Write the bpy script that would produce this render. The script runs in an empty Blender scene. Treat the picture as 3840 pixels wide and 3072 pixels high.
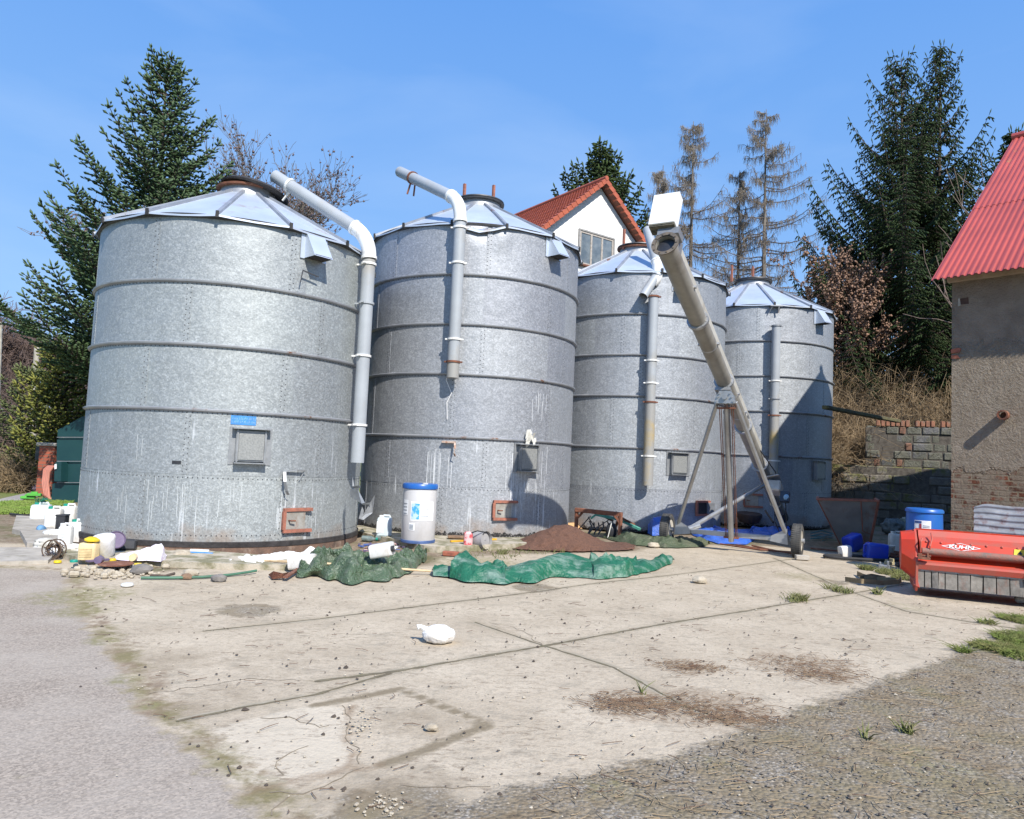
import bpy, math, random
import numpy as np
from mathutils import Vector, Matrix, noise as mn

# ------------------------------------------------------------------ camera, sky, sun
W0, H0, F = 3840., 3072., 2680.
PT, RL, CH = .06489, .04428, 1.8          # pitch, roll, camera height
cp, sp, cr, sr = math.cos(PT), math.sin(PT), math.cos(RL), math.sin(RL)
scn = bpy.context.scene
scn.render.engine = 'CYCLES'
cd = bpy.data.cameras.new('camera'); cam = bpy.data.objects.new('camera', cd)
scn.collection.objects.link(cam); scn.camera = cam
cd.sensor_fit = 'HORIZONTAL'; cd.sensor_width = 36.; cd.lens = F / W0 * 36.; cd.clip_end = 2000.; cd.clip_start = .05
right = Vector((cr, -sp * sr, cp * sr)); up = Vector((-sr, -sp * cr, cp * cr)); fwd = Vector((0, cp, sp))
m = Matrix.Identity(4)
for i in range(3):
    m[i][0] = right[i]; m[i][1] = up[i]; m[i][2] = -fwd[i]
m[2][3] = CH
cam.matrix_world = m

SAZ, SEL = math.radians(154.), math.radians(43.)
world = bpy.data.worlds.new('World'); scn.world = world; world.use_nodes = True
wn = world.node_tree; bg = wn.nodes['Background']
sky = wn.nodes.new('ShaderNodeTexSky'); sky.sky_type = 'NISHITA'; sky.sun_disc = False
sky.sun_elevation = SEL; sky.sun_rotation = SAZ; sky.air_density = 1.15; sky.dust_density = .3; sky.ozone_density = 3.0; sky.altitude = 200
bg.inputs[1].default_value = .084
_tc = wn.nodes.new('ShaderNodeTexCoord'); _sx = wn.nodes.new('ShaderNodeSeparateXYZ'); wn.links.new(_tc.outputs['Generated'], _sx.inputs[0])
_mr = wn.nodes.new('ShaderNodeMapRange'); wn.links.new(_sx.outputs[2], _mr.inputs[0]); _mr.inputs[1].default_value = 0.; _mr.inputs[2].default_value = .75
_rp = wn.nodes.new('ShaderNodeMix'); _rp.data_type = 'RGBA'; wn.links.new(_mr.outputs[0], _rp.inputs[0]); _rp.inputs[6].default_value = (3.3, 5.9, 9.8, 1); _rp.inputs[7].default_value = (.75, 3.0, 8.6, 1)
_mx = wn.nodes.new('ShaderNodeMix'); _mx.data_type = 'RGBA'; _mx.inputs[0].default_value = .8; wn.links.new(sky.outputs[0], _mx.inputs[6]); wn.links.new(_rp.outputs[2], _mx.inputs[7]); _mp = wn.nodes.new('ShaderNodeMapping'); _mp.inputs['Scale'].default_value = (1.2, 1.2, 5.); _mp.inputs['Rotation'].default_value = (.3, .2, 0); wn.links.new(_tc.outputs['Generated'], _mp.inputs[0])
_nz = wn.nodes.new('ShaderNodeTexNoise'); _nz.inputs['Scale'].default_value = 1.6; _nz.inputs['Detail'].default_value = 6; _nz.inputs['Distortion'].default_value = .4; wn.links.new(_mp.outputs[0], _nz.inputs[0])
_nr = wn.nodes.new('ShaderNodeMapRange'); wn.links.new(_nz.outputs[0], _nr.inputs[0]); _nr.inputs[1].default_value = .45; _nr.inputs[2].default_value = .8; _nr.inputs[4].default_value = .22
_m2 = wn.nodes.new('ShaderNodeMix'); _m2.data_type = 'RGBA'; wn.links.new(_nr.outputs[0], _m2.inputs[0]); wn.links.new(_mx.outputs[2], _m2.inputs[6]); _m2.inputs[7].default_value = (6.5, 8., 10., 1); wn.links.new(_m2.outputs[2], bg.inputs[0])
sl = bpy.data.lights.new('sun', 'SUN'); sl.energy = 4.9; sl.angle = math.radians(.5); sl.color = (1., .95, .87)
so = bpy.data.objects.new('sun', sl); scn.collection.objects.link(so)
SUN = Vector((math.sin(SAZ) * math.cos(SEL), math.cos(SAZ) * math.cos(SEL), math.sin(SEL)))
so.rotation_euler = SUN.to_track_quat('Z', 'Y').to_euler(); so.location = (0, 0, 30)
scn.view_settings.view_transform = 'Standard'; scn.view_settings.look = 'None'
scn.view_settings.exposure = .45; scn.view_settings.gamma = 1.
scn.cycles.max_bounces = 5; scn.cycles.diffuse_bounces = 3; scn.cycles.glossy_bounces = 3
scn.cycles.transparent_max_bounces = 6
C = scn.collection
random.seed(5); rng = np.random.default_rng(5)

def ray(px, py):
    u = (px - W0 / 2) / F; v = -(py - H0 / 2) / F
    X = cr * u - sr * v; Z = sr * u + cr * v
    return Vector((X, cp - sp * Z, sp + cp * Z))
def G(px, py, z=0.):                       # point of the picture on the level z
    r = ray(px, py); return Vector((0, 0, CH)) + r * ((z - CH) / r.z)
def Dp(px, py, y):                         # point of the picture at distance y
    r = ray(px, py); return Vector((0, 0, CH)) + r * (y / r.y)

# ------------------------------------------------------------------ mesh helpers
def wloc(o):
    v = Vector((0, 0, 0))
    while o is not None: v = v + Vector(o.location); o = o.parent
    return np.array(v)
class MB:
    def __init__(s): s.v = []; s.f = []; s.mi = []
    def add(s, vs, fs, mi=0):
        o = len(s.v); s.v += [tuple(q) for q in vs]; s.f += [tuple(i + o for i in f) for f in fs]; s.mi += [mi] * len(fs); return s
    def box(s, c, d, R=None, mi=0, bev=0.):
        c = Vector(c); hx, hy, hz = d[0] / 2, d[1] / 2, d[2] / 2
        if bev:
            b = min(bev, hx * .9, hy * .9, hz * .9); vs = []; idx = {}
            for sx in (-1, 1):
                for sy in (-1, 1):
                    for sz in (-1, 1):
                        for a in range(3):
                            q = [sx * (hx - b), sy * (hy - b), sz * (hz - b)]; q[a] = (sx, sy, sz)[a] * (hx, hy, hz)[a]
                            idx[(sx, sy, sz, a)] = len(vs); vs.append(q)
            fs = []
            for a in range(3):
                b1, b2 = (a + 1) % 3, (a + 2) % 3
                for sg in (-1, 1):
                    def k(u, w):
                        t = [0, 0, 0]; t[a] = sg; t[b1] = u; t[b2] = w; return idx[(*t, a)]
                    q = [k(-1, -1), k(1, -1), k(1, 1), k(-1, 1)]; fs.append(q if sg > 0 else q[::-1])
            for a in range(3):
                b1, b2 = (a + 1) % 3, (a + 2) % 3
                for u in (-1, 1):
                    for w in (-1, 1):
                        def k2(e, ax):
                            t = [0, 0, 0]; t[a] = e; t[b1] = u; t[b2] = w; return idx[(*t, ax)]
                        q = [k2(-1, b1), k2(1, b1), k2(1, b2), k2(-1, b2)]; fs.append(q if u * w < 0 else q[::-1])
            for t in [(x, y, z) for x in (-1, 1) for y in (-1, 1) for z in (-1, 1)]:
                q = [idx[(*t, 0)], idx[(*t, 1)], idx[(*t, 2)]]; fs.append(q if t[0] * t[1] * t[2] > 0 else q[::-1])
        else:
            vs = [(x, y, z) for x in (-hx, hx) for y in (-hy, hy) for z in (-hz, hz)]
            fs = [(0, 1, 3, 2), (4, 6, 7, 5), (0, 4, 5, 1), (2, 3, 7, 6), (0, 2, 6, 4), (1, 5, 7, 3)]
        vs = [Vector(q) for q in vs]
        if R is not None: vs = [R @ q for q in vs]
        return s.add([c + q for q in vs], fs, mi)
    def tube(s, path, rad, n=12, caps=True, mi=0):
        path = [Vector(p) for p in path]
        if not hasattr(rad, '__len__'): rad = [rad] * len(path)
        vs = []; fs = []; prev = None
        for i, p in enumerate(path):
            t = (path[min(i + 1, len(path) - 1)] - path[max(i - 1, 0)]).normalized()
            if prev is None: a = t.orthogonal().normalized()
            else: a = (prev - t * prev.dot(t)).normalized()
            prev = a; b = t.cross(a)
            for k in range(n):
                th = 2 * math.pi * k / n; vs.append(p + (a * math.cos(th) + b * math.sin(th)) * rad[i])
        for i in range(len(path) - 1):
            for k in range(n):
                k2 = (k + 1) % n; fs.append((i * n + k, i * n + k2, (i + 1) * n + k2, (i + 1) * n + k))
        if caps:
            fs.append(tuple(range(n))[::-1]); fs.append(tuple(range((len(path) - 1) * n, len(path) * n)))
        return s.add(vs, fs, mi)
    def bar(s, p0, p1, w, h=None, upv=(0, 0, 1), mi=0, bev=0):   # square section beam
        p0 = Vector(p0); p1 = Vector(p1); t = (p1 - p0); L = t.length; t.normalize(); h = h or w
        sv = t.cross(Vector(upv));
        if sv.length < 1e-4: sv = t.orthogonal()
        sv.normalize(); uv = sv.cross(t)
        R = Matrix((t, sv, uv)).transposed()
        return s.box((p0 + p1) / 2, (L, w, h), R, mi, bev)
    def lathe(s, c, prof, n=24, a0=0, mi=0, R=None, caps=True):
        vs = []; fs = []; c = Vector(c)
        for r, z in prof:
            for k in range(n):
                th = 2 * math.pi * k / n + a0; q = Vector((r * math.cos(th), r * math.sin(th), z))
                if R is not None: q = R @ q
                vs.append(c + q)
        for i in range(len(prof) - 1):
            for k in range(n):
                k2 = (k + 1) % n; fs.append((i * n + k, i * n + k2, (i + 1) * n + k2, (i + 1) * n + k))
        if caps:
            fs.append(tuple(range(n))[::-1]); fs.append(tuple(range((len(prof) - 1) * n, len(prof) * n)))
        return s.add(vs, fs, mi)
    def poly(s, pts, thick=None, mi=0):
        pts = [Vector(p) for p in pts]; n = len(pts)
        if thick is None: return s.add(pts, [tuple(range(n))], mi)
        th = Vector(thick)
        return s.add(pts + [p + th for p in pts], [tuple(range(n))[::-1], tuple(range(n, 2 * n))] + [(i, (i + 1) % n, (i + 1) % n + n, i + n) for i in range(n)], mi)
    def build(s, name, mat, parent=None, smooth=False, fix=True):
        return mkobj(name, s.v, s.f, mat, parent, smooth, s.mi, fix)

def mkobj(name, v, f, mat, parent=None, smooth=False, mi=None, fix=False):
    v = np.array(v, float).reshape(-1, 3)
    if parent is not None: v = v - wloc(parent)
    me = bpy.data.meshes.new(name); me.from_pydata(v.tolist(), [], [list(q) for q in f])
    for mm in (mat if isinstance(mat, (list, tuple)) else [mat]): me.materials.append(mm)
    if mi is not None and any(mi): me.polygons.foreach_set('material_index', mi)
    if fix:
        import bmesh
        bm = bmesh.new(); bm.from_mesh(me); bmesh.ops.recalc_face_normals(bm, faces=bm.faces); bm.to_mesh(me); bm.free()
    if smooth:
        me.polygons.foreach_set('use_smooth', [True] * len(me.polygons))
        if smooth != 'all':
            me.set_sharp_from_angle(angle=math.radians(40))
    me.update()
    o = bpy.data.objects.new(name, me); C.objects.link(o)
    if parent is not None: o.parent = parent
    return o

def tag(o, label=None, cat=None, group=None, kind=None):
    if label: o['label'] = label
    if cat: o['category'] = cat
    if group: o['group'] = group
    if kind: o['kind'] = kind
    return o
def thing(name, loc, label, cat, group=None):
    o = bpy.data.objects.new(name, None); C.objects.link(o); o.location = Vector(loc); o.empty_display_size = .2
    return tag(o, label, cat, group)

def segs(P0, P1, R0, R1, n=3):             # many thin prisms at once
    P0 = np.asarray(P0, float); P1 = np.asarray(P1, float); R0 = np.asarray(R0, float); R1 = np.asarray(R1, float)
    t = P1 - P0; L = np.linalg.norm(t, axis=1, keepdims=True) + 1e-9; t = t / L
    ref = np.where(np.abs(t[:, 2:3]) > .9, np.array([[1., 0, 0]]), np.array([[0, 0, 1.]]))
    a = np.cross(t, ref); a /= np.linalg.norm(a, axis=1, keepdims=True) + 1e-9; b = np.cross(t, a)
    N = len(P0); V = np.zeros((N, 2 * n, 3))
    for k in range(n):
        th = 2 * math.pi * k / n; d = a * math.cos(th) + b * math.sin(th)
        V[:, k] = P0 + d * R0[:, None]; V[:, n + k] = P1 + d * R1[:, None]
    base = (np.arange(N) * 2 * n)[:, None]; Fs = []
    for k in range(n):
        k2 = (k + 1) % n; Fs.append(base + np.array([[k, k2, n + k2, n + k]]))
    return V.reshape(-1, 3), np.concatenate(Fs)
def spindles(P, T, L, R, n=4):             # short fat shoots
    P = np.asarray(P, float); T = np.asarray(T, float); T = T / (np.linalg.norm(T, axis=1, keepdims=True) + 1e-9)
    L = np.asarray(L)[:, None]; R = np.asarray(R)[:, None]
    ref = np.where(np.abs(T[:, 2:3]) > .9, np.array([[1., 0, 0]]), np.array([[0, 0, 1.]]))
    a = np.cross(T, ref); a /= np.linalg.norm(a, axis=1, keepdims=True) + 1e-9; b = np.cross(T, a)
    N = len(P); V = np.zeros((N, n + 2, 3)); V[:, 0] = P; V[:, n + 1] = P + T * L
    for k in range(n):
        th = 2 * math.pi * k / n; V[:, 1 + k] = P + T * L * (.45 + .2 * (k % 2)) + (a * math.cos(th) + b * math.sin(th)) * R
    base = (np.arange(N) * (n + 2))[:, None]; Fs = []
    for k in range(n):
        k2 = (k + 1) % n; Fs.append(base + np.array([[0, 1 + k2, 1 + k]])); Fs.append(base + np.array([[n + 1, 1 + k, 1 + k2]]))
    return V.reshape(-1, 3), np.concatenate(Fs)
def fastobj(name, V, Fa, mat, parent=None, attr=None):
    if parent is not None: V = V - wloc(parent)
    me = bpy.data.meshes.new(name); k = Fa.shape[1]
    me.vertices.add(len(V)); me.vertices.foreach_set('co', V.astype(np.float32).ravel())
    me.loops.add(Fa.size); me.loops.foreach_set('vertex_index', Fa.astype(np.int32).ravel())
    me.polygons.add(len(Fa)); me.polygons.foreach_set('loop_start', np.arange(0, Fa.size, k, dtype=np.int32))
    if attr:
        for nm, data in attr.items():
            at = me.attributes.new(nm, 'FLOAT', 'POINT'); at.data.foreach_set('value', data.astype(np.float32))
    me.update(calc_edges=True); me.validate()
    me.materials.append(mat)
    o = bpy.data.objects.new(name, me); C.objects.link(o)
    if parent is not None: o.parent = parent
    return o

# ------------------------------------------------------------------ node helpers
class NT:
    def __init__(s, name):
        s.m = bpy.data.materials.new(name); s.m.use_nodes = True; s.t = s.m.node_tree
        s.b = s.t.nodes['Principled BSDF']; s.tc = s.t.nodes.new('ShaderNodeTexCoord'); s.P = s.tc.outputs['Object']
    def n(s, ty, **k):
        o = s.t.nodes.new(ty)
        for a, b in k.items(): setattr(o, a, b)
        return o
    def put(s, node, key, val):
        i = node.inputs[key]
        if isinstance(val, bpy.types.NodeSocket): s.t.links.new(val, i)
        elif val is not None:
            if hasattr(i.default_value, '__len__') and len(i.default_value) == 4 and hasattr(val, '__len__') and len(val) == 3: val = (*val, 1)
            i.default_value = val
    def noise(s, scale, det=4, rough=.55, vec=None, dist=0, out='Fac'):
        o = s.n('ShaderNodeTexNoise'); s.put(o, 'Vector', vec or s.P); s.put(o, 'Scale', scale); s.put(o, 'Detail', det); s.put(o, 'Roughness', rough); s.put(o, 'Distortion', dist); return o.outputs[out]
    def vor(s, scale, vec=None, out='Color', feature='F1', rnd=1):
        o = s.n('ShaderNodeTexVoronoi'); o.feature = feature; s.put(o, 'Vector', vec or s.P); s.put(o, 'Scale', scale); s.put(o, 'Randomness', rnd); return o.outputs[out]
    def math(s, op, a, b=None, c=None, clamp=False):
        o = s.n('ShaderNodeMath', operation=op, use_clamp=clamp); s.put(o, 0, a)
        if b is not None: s.put(o, 1, b)
        if c is not None: s.put(o, 2, c)
        return o.outputs[0]
    def rng(s, v, a, b, c=0., d=1., smooth=False):
        o = s.n('ShaderNodeMapRange'); o.interpolation_type = 'SMOOTHSTEP' if smooth else 'LINEAR'
        s.put(o, 0, v); s.put(o, 1, a); s.put(o, 2, b); s.put(o, 3, c); s.put(o, 4, d); return o.outputs[0]
    def mix(s, f, a, b, mode='MIX'):
        o = s.n('ShaderNodeMix', data_type='RGBA', blend_type=mode); s.put(o, 0, f); s.put(o, 6, a); s.put(o, 7, b); return o.outputs[2]
    def scalev(s, v, vec=None):
        o = s.n('ShaderNodeMapping'); s.put(o, 'Vector', vec or s.P); o.inputs['Scale'].default_value = v; return o.outputs[0]
    def sep(s, v=None):
        o = s.n('ShaderNodeSeparateXYZ'); s.put(o, 0, v or s.P); return o.outputs
    def comb(s, x, y, z):
        o = s.n('ShaderNodeCombineXYZ'); s.put(o, 0, x); s.put(o, 1, y); s.put(o, 2, z); return o.outputs[0]
    def dot(s, v, w):
        o = s.n('ShaderNodeVectorMath', operation='DOT_PRODUCT'); s.put(o, 0, v); s.put(o, 1, w); return o.outputs['Value']
    def bump(s, h, strength=.3, dist=.02):
        o = s.n('ShaderNodeBump'); s.put(o, 'Height', h); s.put(o, 'Strength', strength); s.put(o, 'Distance', dist); s.put(s.b, 'Normal', o.outputs[0])
    def attr(s, nm):
        o = s.n('ShaderNodeAttribute'); o.attribute_name = nm; return o.outputs['Fac']
    def fin(s, col=None, rough=None, metal=None, spec=None):
        s.put(s.b, 'Base Color', col)
        if rough is not None: s.put(s.b, 'Roughness', rough)
        if metal is not None: s.put(s.b, 'Metallic', metal)
        if spec is not None: s.put(s.b, 'Specular IOR Level', spec)
        return s.m
_mc = {}
def M(name, c1, c2=None, scale=6., rough=.6, metal=0., bump=0., bscale=30., contrast=(.35, .65), spec=.5, dirt=None):
    if name in _mc: return _mc[name]
    t = NT(name); c2 = c2 or tuple(x * .72 for x in c1)
    f = t.rng(t.noise(scale, 6, .6), *contrast)
    col = t.mix(f, c1, c2)
    if dirt:
        g = t.rng(t.noise(scale * .6, 5, .65, vec=t.scalev((1.3, 1.3, .7))), .55, .68, 0, dirt[1]); col = t.mix(g, col, dirt[0])
    if bump: t.bump(t.noise(bscale, 5, .6), bump, .02)
    _mc[name] = t.fin(col, rough, metal, spec); return _mc[name]
def aniso(x): return x

# ------------------------------------------------------------------ materials with their own pattern
def galv_mat(name, base=(.36, .375, .385), streak=1., tar=0., warm=0.):
    t = NT(name); P = t.P; xyz = t.sep()
    c1 = t.vor(52., out='Color'); c2 = t.vor(30., out='Color', vec=t.scalev((1, 1, 1.25)))
    s1 = t.sep(c1)[0]; s2 = t.sep(c2)[0]
    sp_ = t.math('MULTIPLY_ADD', s1, .55, t.math('MULTIPLY', s2, .45))
    sp2 = t.math('POWER', sp_, 1.8)
    big = t.noise(.55, 4, .6); k = t.math('MULTIPLY_ADD', sp2, .50, t.math('MULTIPLY_ADD', big, .16, .68))
    col = t.mix(1., base, t.comb(k, k, k), 'MULTIPLY')
    # sheets differ a little
    oi = t.n('ShaderNodeObjectInfo').outputs['Random']; ang = t.math('ARCTAN2', xyz[1], xyz[0]); sid = t.math('FLOOR', t.math('MULTIPLY_ADD', oi, 7., t.math('MULTIPLY', ang, 1.114)))
    wn_ = t.n('ShaderNodeTexWhiteNoise', noise_dimensions='2D'); t.put(wn_, 'Vector', t.comb(sid, oi, 0.)); tv = t.math('MULTIPLY_ADD', wn_.outputs['Value'], .20, .88); col = t.mix(1., col, t.comb(tv, tv, t.math('MULTIPLY_ADD', wn_.outputs['Value'], .16, .90)), 'MULTIPLY')
    # white run marks
    st = t.noise(1., 3, .55, vec=t.scalev((17, 17, .75))); area = t.noise(.75, 3, .5)
    low = t.rng(xyz[2], 2.9, .9, 0, 1)
    stm = t.math('MULTIPLY', t.rng(st, .60, .70), t.math('MULTIPLY', t.rng(area, .5, .68), low), clamp=True)
    col = t.mix(t.math('MULTIPLY', stm, .75 * streak), col, (.72, .75, .78))
    # fine grey run-off everywhere
    st2 = t.noise(1., 4, .6, vec=t.scalev((9, 9, .35))); col = t.mix(t.rng(st2, .55, .75, 0, .28), col, (.2, .21, .21))
    # brown splash dirt at the foot
    dn = t.noise(2.2, 5, .6); dz = t.math('MULTIPLY_ADD', dn, 1.5, -.35)
    dm = t.rng(t.math('SUBTRACT', dz, xyz[2]), 0., .35, 0, .62); col = t.mix(dm, col, (.24, .17, .12))
    ro = t.rng(sp_, 0, 1, .46, .64); me = .5
    if tar:
        tn = t.noise(9., 5, .7, vec=t.scalev((1, 1, .5))); tz = t.math('MULTIPLY_ADD', tn, .30, tar - .15)
        tm = t.rng(t.math('SUBTRACT', tz, xyz[2]), 0., .012); fl = t.rng(t.noise(24, 4, .7), .56, .6)
        tm = t.math('MULTIPLY', tm, t.math('SUBTRACT', 1., t.math('MULTIPLY', fl, .85)))
        col = t.mix(tm, col, (.015, .014, .014)); me = t.math('MULTIPLY_ADD', tm, -.5, .5)
    me2 = t.math('MULTIPLY', me if tar else .5, t.math('SUBTRACT', 1., t.math('MULTIPLY', t.math('ADD', stm, dm, clamp=True), .9)))
    t.bump(t.math('MULTIPLY_ADD', sp_, .5, t.math('MULTIPLY', t.noise(2.2, 3, .5), 7.)), .22, .014)
    return t.fin(col, ro, me2)
def rib_mat():
    t = NT('rib_zinc'); col = t.mix(t.rng(t.noise(3, 5), .4, .65), (.30, .31, .33), (.40, .41, .43))
    col = t.mix(t.rng(t.noise(1.3, 5, .7), .62, .68), col, (.22, .10, .05)); return t.fin(col, .5, .5)
def roofm():
    t = NT('roof_zinc'); col = t.mix(t.rng(t.noise(1.6, 4), .35, .7), (.60, .66, .74), (.50, .55, .63))
    col = t.mix(t.math('MULTIPLY', t.rng(t.noise(1.1, 5, .6), .62, .72), .8), col, (.42, .30, .18))
    t.bump(t.noise(1.2, 2, .5), .15, .05); return t.fin(col, .42, .45)
GALV1 = galv_mat('galvanised_sheet_greenish', (.40, .425, .425), 1.2, 0)
GALV2 = galv_mat('galvanised_sheet_bluish', (.375, .39, .415), 1.2, .18)
GALV3 = galv_mat('galvanised_sheet_far', (.385, .405, .43), .5, .10)
RIB = rib_mat(); ROOFZ = roofm()
BOLT = M('bolt_grey', (.09, .09, .095), rough=.5, metal=.5)
RUST = M('rust', (.23, .085, .045), (.13, .055, .035), 9, .85, bump=.3, dirt=((.35, .19, .12), .6))
RUSTRED = M('rusty_red_steel', (.38, .14, .09), (.24, .10, .07), 12, .8, bump=.25)
PIPE = M('grey_pvc', (.36, .385, .41), (.31, .33, .35), 1.5, .45, dirt=((.33, .28, .20), .45))
PIPEB = M('grey_pvc_stained', (.30, .295, .28), (.40, .30, .13), 1.4, .5, contrast=(.5, .68))
ELBOW = M('white_elbow', (.80, .81, .80), (.68, .66, .62), 8, .4, dirt=((.4, .33, .25), .4))
DARK = M('black_rubber', (.018, .018, .02), (.03, .03, .03), 8, .75)
ZINCD = M('dull_zinc', (.33, .34, .35), (.24, .25, .26), 7, .5, .55, bump=.1)
ZINCL = M('zinc_tube', (.42, .43, .44), (.33, .335, .34), 3, .42, .6, dirt=((.22, .19, .15), .35))
TUBEB = M('grey_beige_paint_steel', (.30, .285, .255), (.22, .205, .18), 2.5, .5, .15, dirt=((.17, .14, .11), .45))
TAR = M('tar', (.02, .018, .018), (.05, .045, .045), 6, .9, bump=.4)
FOUND = M('rusty_concrete', (.20, .12, .085), (.10, .07, .055), 5, .95, bump=.6, bscale=60, dirt=((.36, .28, .22), .6))
WHITEP = M('white_plastic', (.70, .70, .68), (.62, .61, .58), 7, .4, dirt=((.36, .31, .25), .5))
WHITED = M('dirty_white_plastic', (.66, .65, .60), (.50, .48, .42), 6, .5, dirt=((.2, .18, .14), .6))
TRANSL = M('translucent_plastic', (.60, .66, .68), (.50, .56, .60), 4, .35)
GREENCAP = M('green_cap', (.01, .30, .22), rough=.4)
YELLOW = M('yellow_plastic', (.75, .55, .02), (.6, .42, .02), 8, .45)
CREAM = M('cream_plastic', (.74, .60, .34), (.62, .47, .24), 6, .45, dirt=((.3, .2, .1), .4))
BLUEP = M('blue_plastic', (.015, .10, .42), (.02, .12, .36), 5, .35)
BLUEB = M('blue_canister', (.015, .05, .48), (.02, .06, .40), 5, .35)
CYAN = M('bright_blue_plastic', (.02, .26, .62), (.02, .2, .5), 8, .4)
PURPLE = M('violet_plastic', (.11, .08, .15), (.16, .12, .19), 8, .5)
BLACKP = M('black_plastic', (.02, .022, .026), (.04, .04, .045), 6, .4)
STICK = M('bare_wood_stick', (.62, .47, .29), (.5, .36, .2), 14, .6)
BROWNW = M('brown_wood', (.24, .15, .09), (.14, .09, .06), 12, .85, bump=.5)
PAPER = M('white_label', (.80, .81, .82), (.70, .70, .70), 20, .6)
STONE = M('pale_rubble', (.50, .44, .34), (.33, .28, .21), 9, .95, bump=.6)
STONEG = M('grey_stone', (.22, .20, .18), (.14, .13, .12), 9, .95, bump=.6)
SLAB = M('weathered_concrete', (.45, .41, .35), (.30, .27, .23), 3.5, .95, bump=.5, bscale=60, dirt=((.16, .15, .09), .6))
CURBM = M('mossy_kerb_concrete', (.44, .39, .31), (.20, .185, .11), 4, .95, bump=.6, bscale=50, contrast=(.42, .6))
BARK = M('bark', (.12, .09, .07), (.07, .055, .045), 9, .95, bump=.6)
GLASS = M('window_glass', (.10, .13, .16), (.20, .23, .25), 2, .15, spec=.8)
RED = M('red_paint', (.62, .045, .012), (.50, .045, .018), 5, .38, dirt=((.34, .12, .08), .35))
REDD = M('red_paint_dusty', (.52, .07, .045), (.40, .10, .07), 4, .55, dirt=((.27, .13, .09), .6))
HULL = M('grain_husk_pile', (.17, .085, .055), (.09, .045, .03), 38, .95, bump=1., bscale=70)
STRAW = M('dry_stem', (.34, .26, .16), (.22, .16, .10), 4, .9)
TWIG = M('brown_twig', (.13, .085, .055), (.08, .055, .04), 6, .95)
LEAFBR = M('dry_oak_leaf', (.30, .18, .12), (.20, .12, .08), 6, .9)
LARCH = M('larch_twig', (.32, .27, .205), (.22, .185, .15), 1.2, .95)
GRASS2 = M('weedy_blades', (.12, .15, .035), (.17, .16, .07), 9, .85)
GRASS = M('grass_blades', (.115, .20, .03), (.16, .19, .05), 3, .8)
def foliage(name, a, b, tip):
    t = NT(name); f = t.rng(t.noise(.9, 4, .6), .35, .65); col = t.mix(f, a, b)
    r = t.attr('tip'); col = t.mix(t.math('MULTIPLY', r, .85), col, tip)
    v = t.rng(t.noise(14, 3, .7), .3, .75, .65, 1.3); col = t.mix(1., col, t.comb(v, v, v), 'MULTIPLY'); return t.fin(col, .75, 0, .25)
FIR = foliage('fir_needles', (.028, .065, .018), (.045, .07, .02), (.10, .15, .075))
SPRUCE = foliage('spruce_needles', (.018, .040, .012), (.034, .052, .014), (.055, .085, .02))

# ------------------------------------------------------------------ the yard
def px_poly(pts): return np.array([[G(x, y).x, G(x, y).y] for x, y in pts])
def seg_dist(P, A, B):
    d = B - A; t = np.clip(((P - A) @ d) / (d @ d + 1e-12), 0, 1); return np.linalg.norm(P - (A + t[:, None] * d), axis=1)
def line_dist(P, L):
    return np.min([seg_dist(P, L[i], L[i + 1]) for i in range(len(L) - 1)], axis=0)
def sdf(P, poly):
    d = np.full(len(P), 1e9); ins = np.zeros(len(P), bool); n = len(poly)
    for i in range(n):
        A, B = poly[i], poly[(i + 1) % n]; d = np.minimum(d, seg_dist(P, A, B))
        c = (A[1] > P[:, 1]) != (B[1] > P[:, 1]); xx = (B[0] - A[0]) * (P[:, 1] - A[1]) / (B[1] - A[1] + 1e-12) + A[0]
        ins ^= c & (P[:, 0] < xx)
    return np.where(ins, d, -d)
asph_edge = [(262, 2140), (240, 2200), (262, 2260), (330, 2350), (400, 2440), (480, 2540), (520, 2640), (590, 2720), (680, 2775), (770, 2860), (880, 2960), (990, 3060), (1080, 3160)]
e2 = px_poly(asph_edge)
ASPH = np.vstack([[(-30, e2[0][1] + .25)], e2, [(0.2, -3), (-30, -3)]])
grav = [(1250, 3150), (1480, 3060), (1800, 2975), (2150, 2900), (2500, 2828), (2811, 2725), (3028, 2647), (3271, 2557), (3420, 2510), (3588, 2448), (3712, 2398), (3830, 2345), (3860, 2320)]
g2 = px_poly(grav)
GRAV = np.vstack([g2, [(g2[-1][0] + 1.2, g2[-1][1] - .7), (40, 2), (40, -3), (0.2, -3)]])
joints = [px_poly(q) for q in ([(1180, 2550), (1500, 2510), (2030, 2420), (2500, 2336), (2966, 2258), (3314, 2202), (3500, 2170)], [(760, 2365), (1180, 2320), (1700, 2255), (2200, 2190), (2640, 2140), (3000, 2090)],
          [(2900, 2090), (3150, 2200), (3400, 2290), (3700, 2340), (3850, 2360)], [(1780, 2330), (2050, 2420), (2300, 2500), (2560, 2640), (2800, 2730)], [(660, 2700), (900, 2650), (1180, 2600), (1500, 2510)])]
strips = [px_poly(q) for q in ([(1180, 2640), (1330, 2612), (1500, 2578), (1600, 2620), (1840, 2712)], [(1840, 2712), (1700, 2760), (1560, 2820), (1430, 2865)])]
cracks = [px_poly(q) for q in ([(1320, 2640), (1310, 2700), (1290, 2760), (1330, 2850), (1300, 2880)], [(880, 2980), (1000, 2950), (1200, 2900), (1430, 2865)], [(700, 2800), (900, 2850), (1010, 2900)])]
debris = [(2400, 2640, .42, .9), (2660, 2650, .5, 1.), (3020, 2490, .55, 1.), (2330, 2640, .3, .7), (2580, 2500, .3, .6), (1010, 2280, .0, 0), (2750, 2690, .3, .5), (3080, 2530, .35, .6)]
patchd = [(930, 2285, .42), (3120, 2180, .3), (1750, 2070, .7), (2000, 2200, .4), (1500, 3080, .5)]
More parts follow.
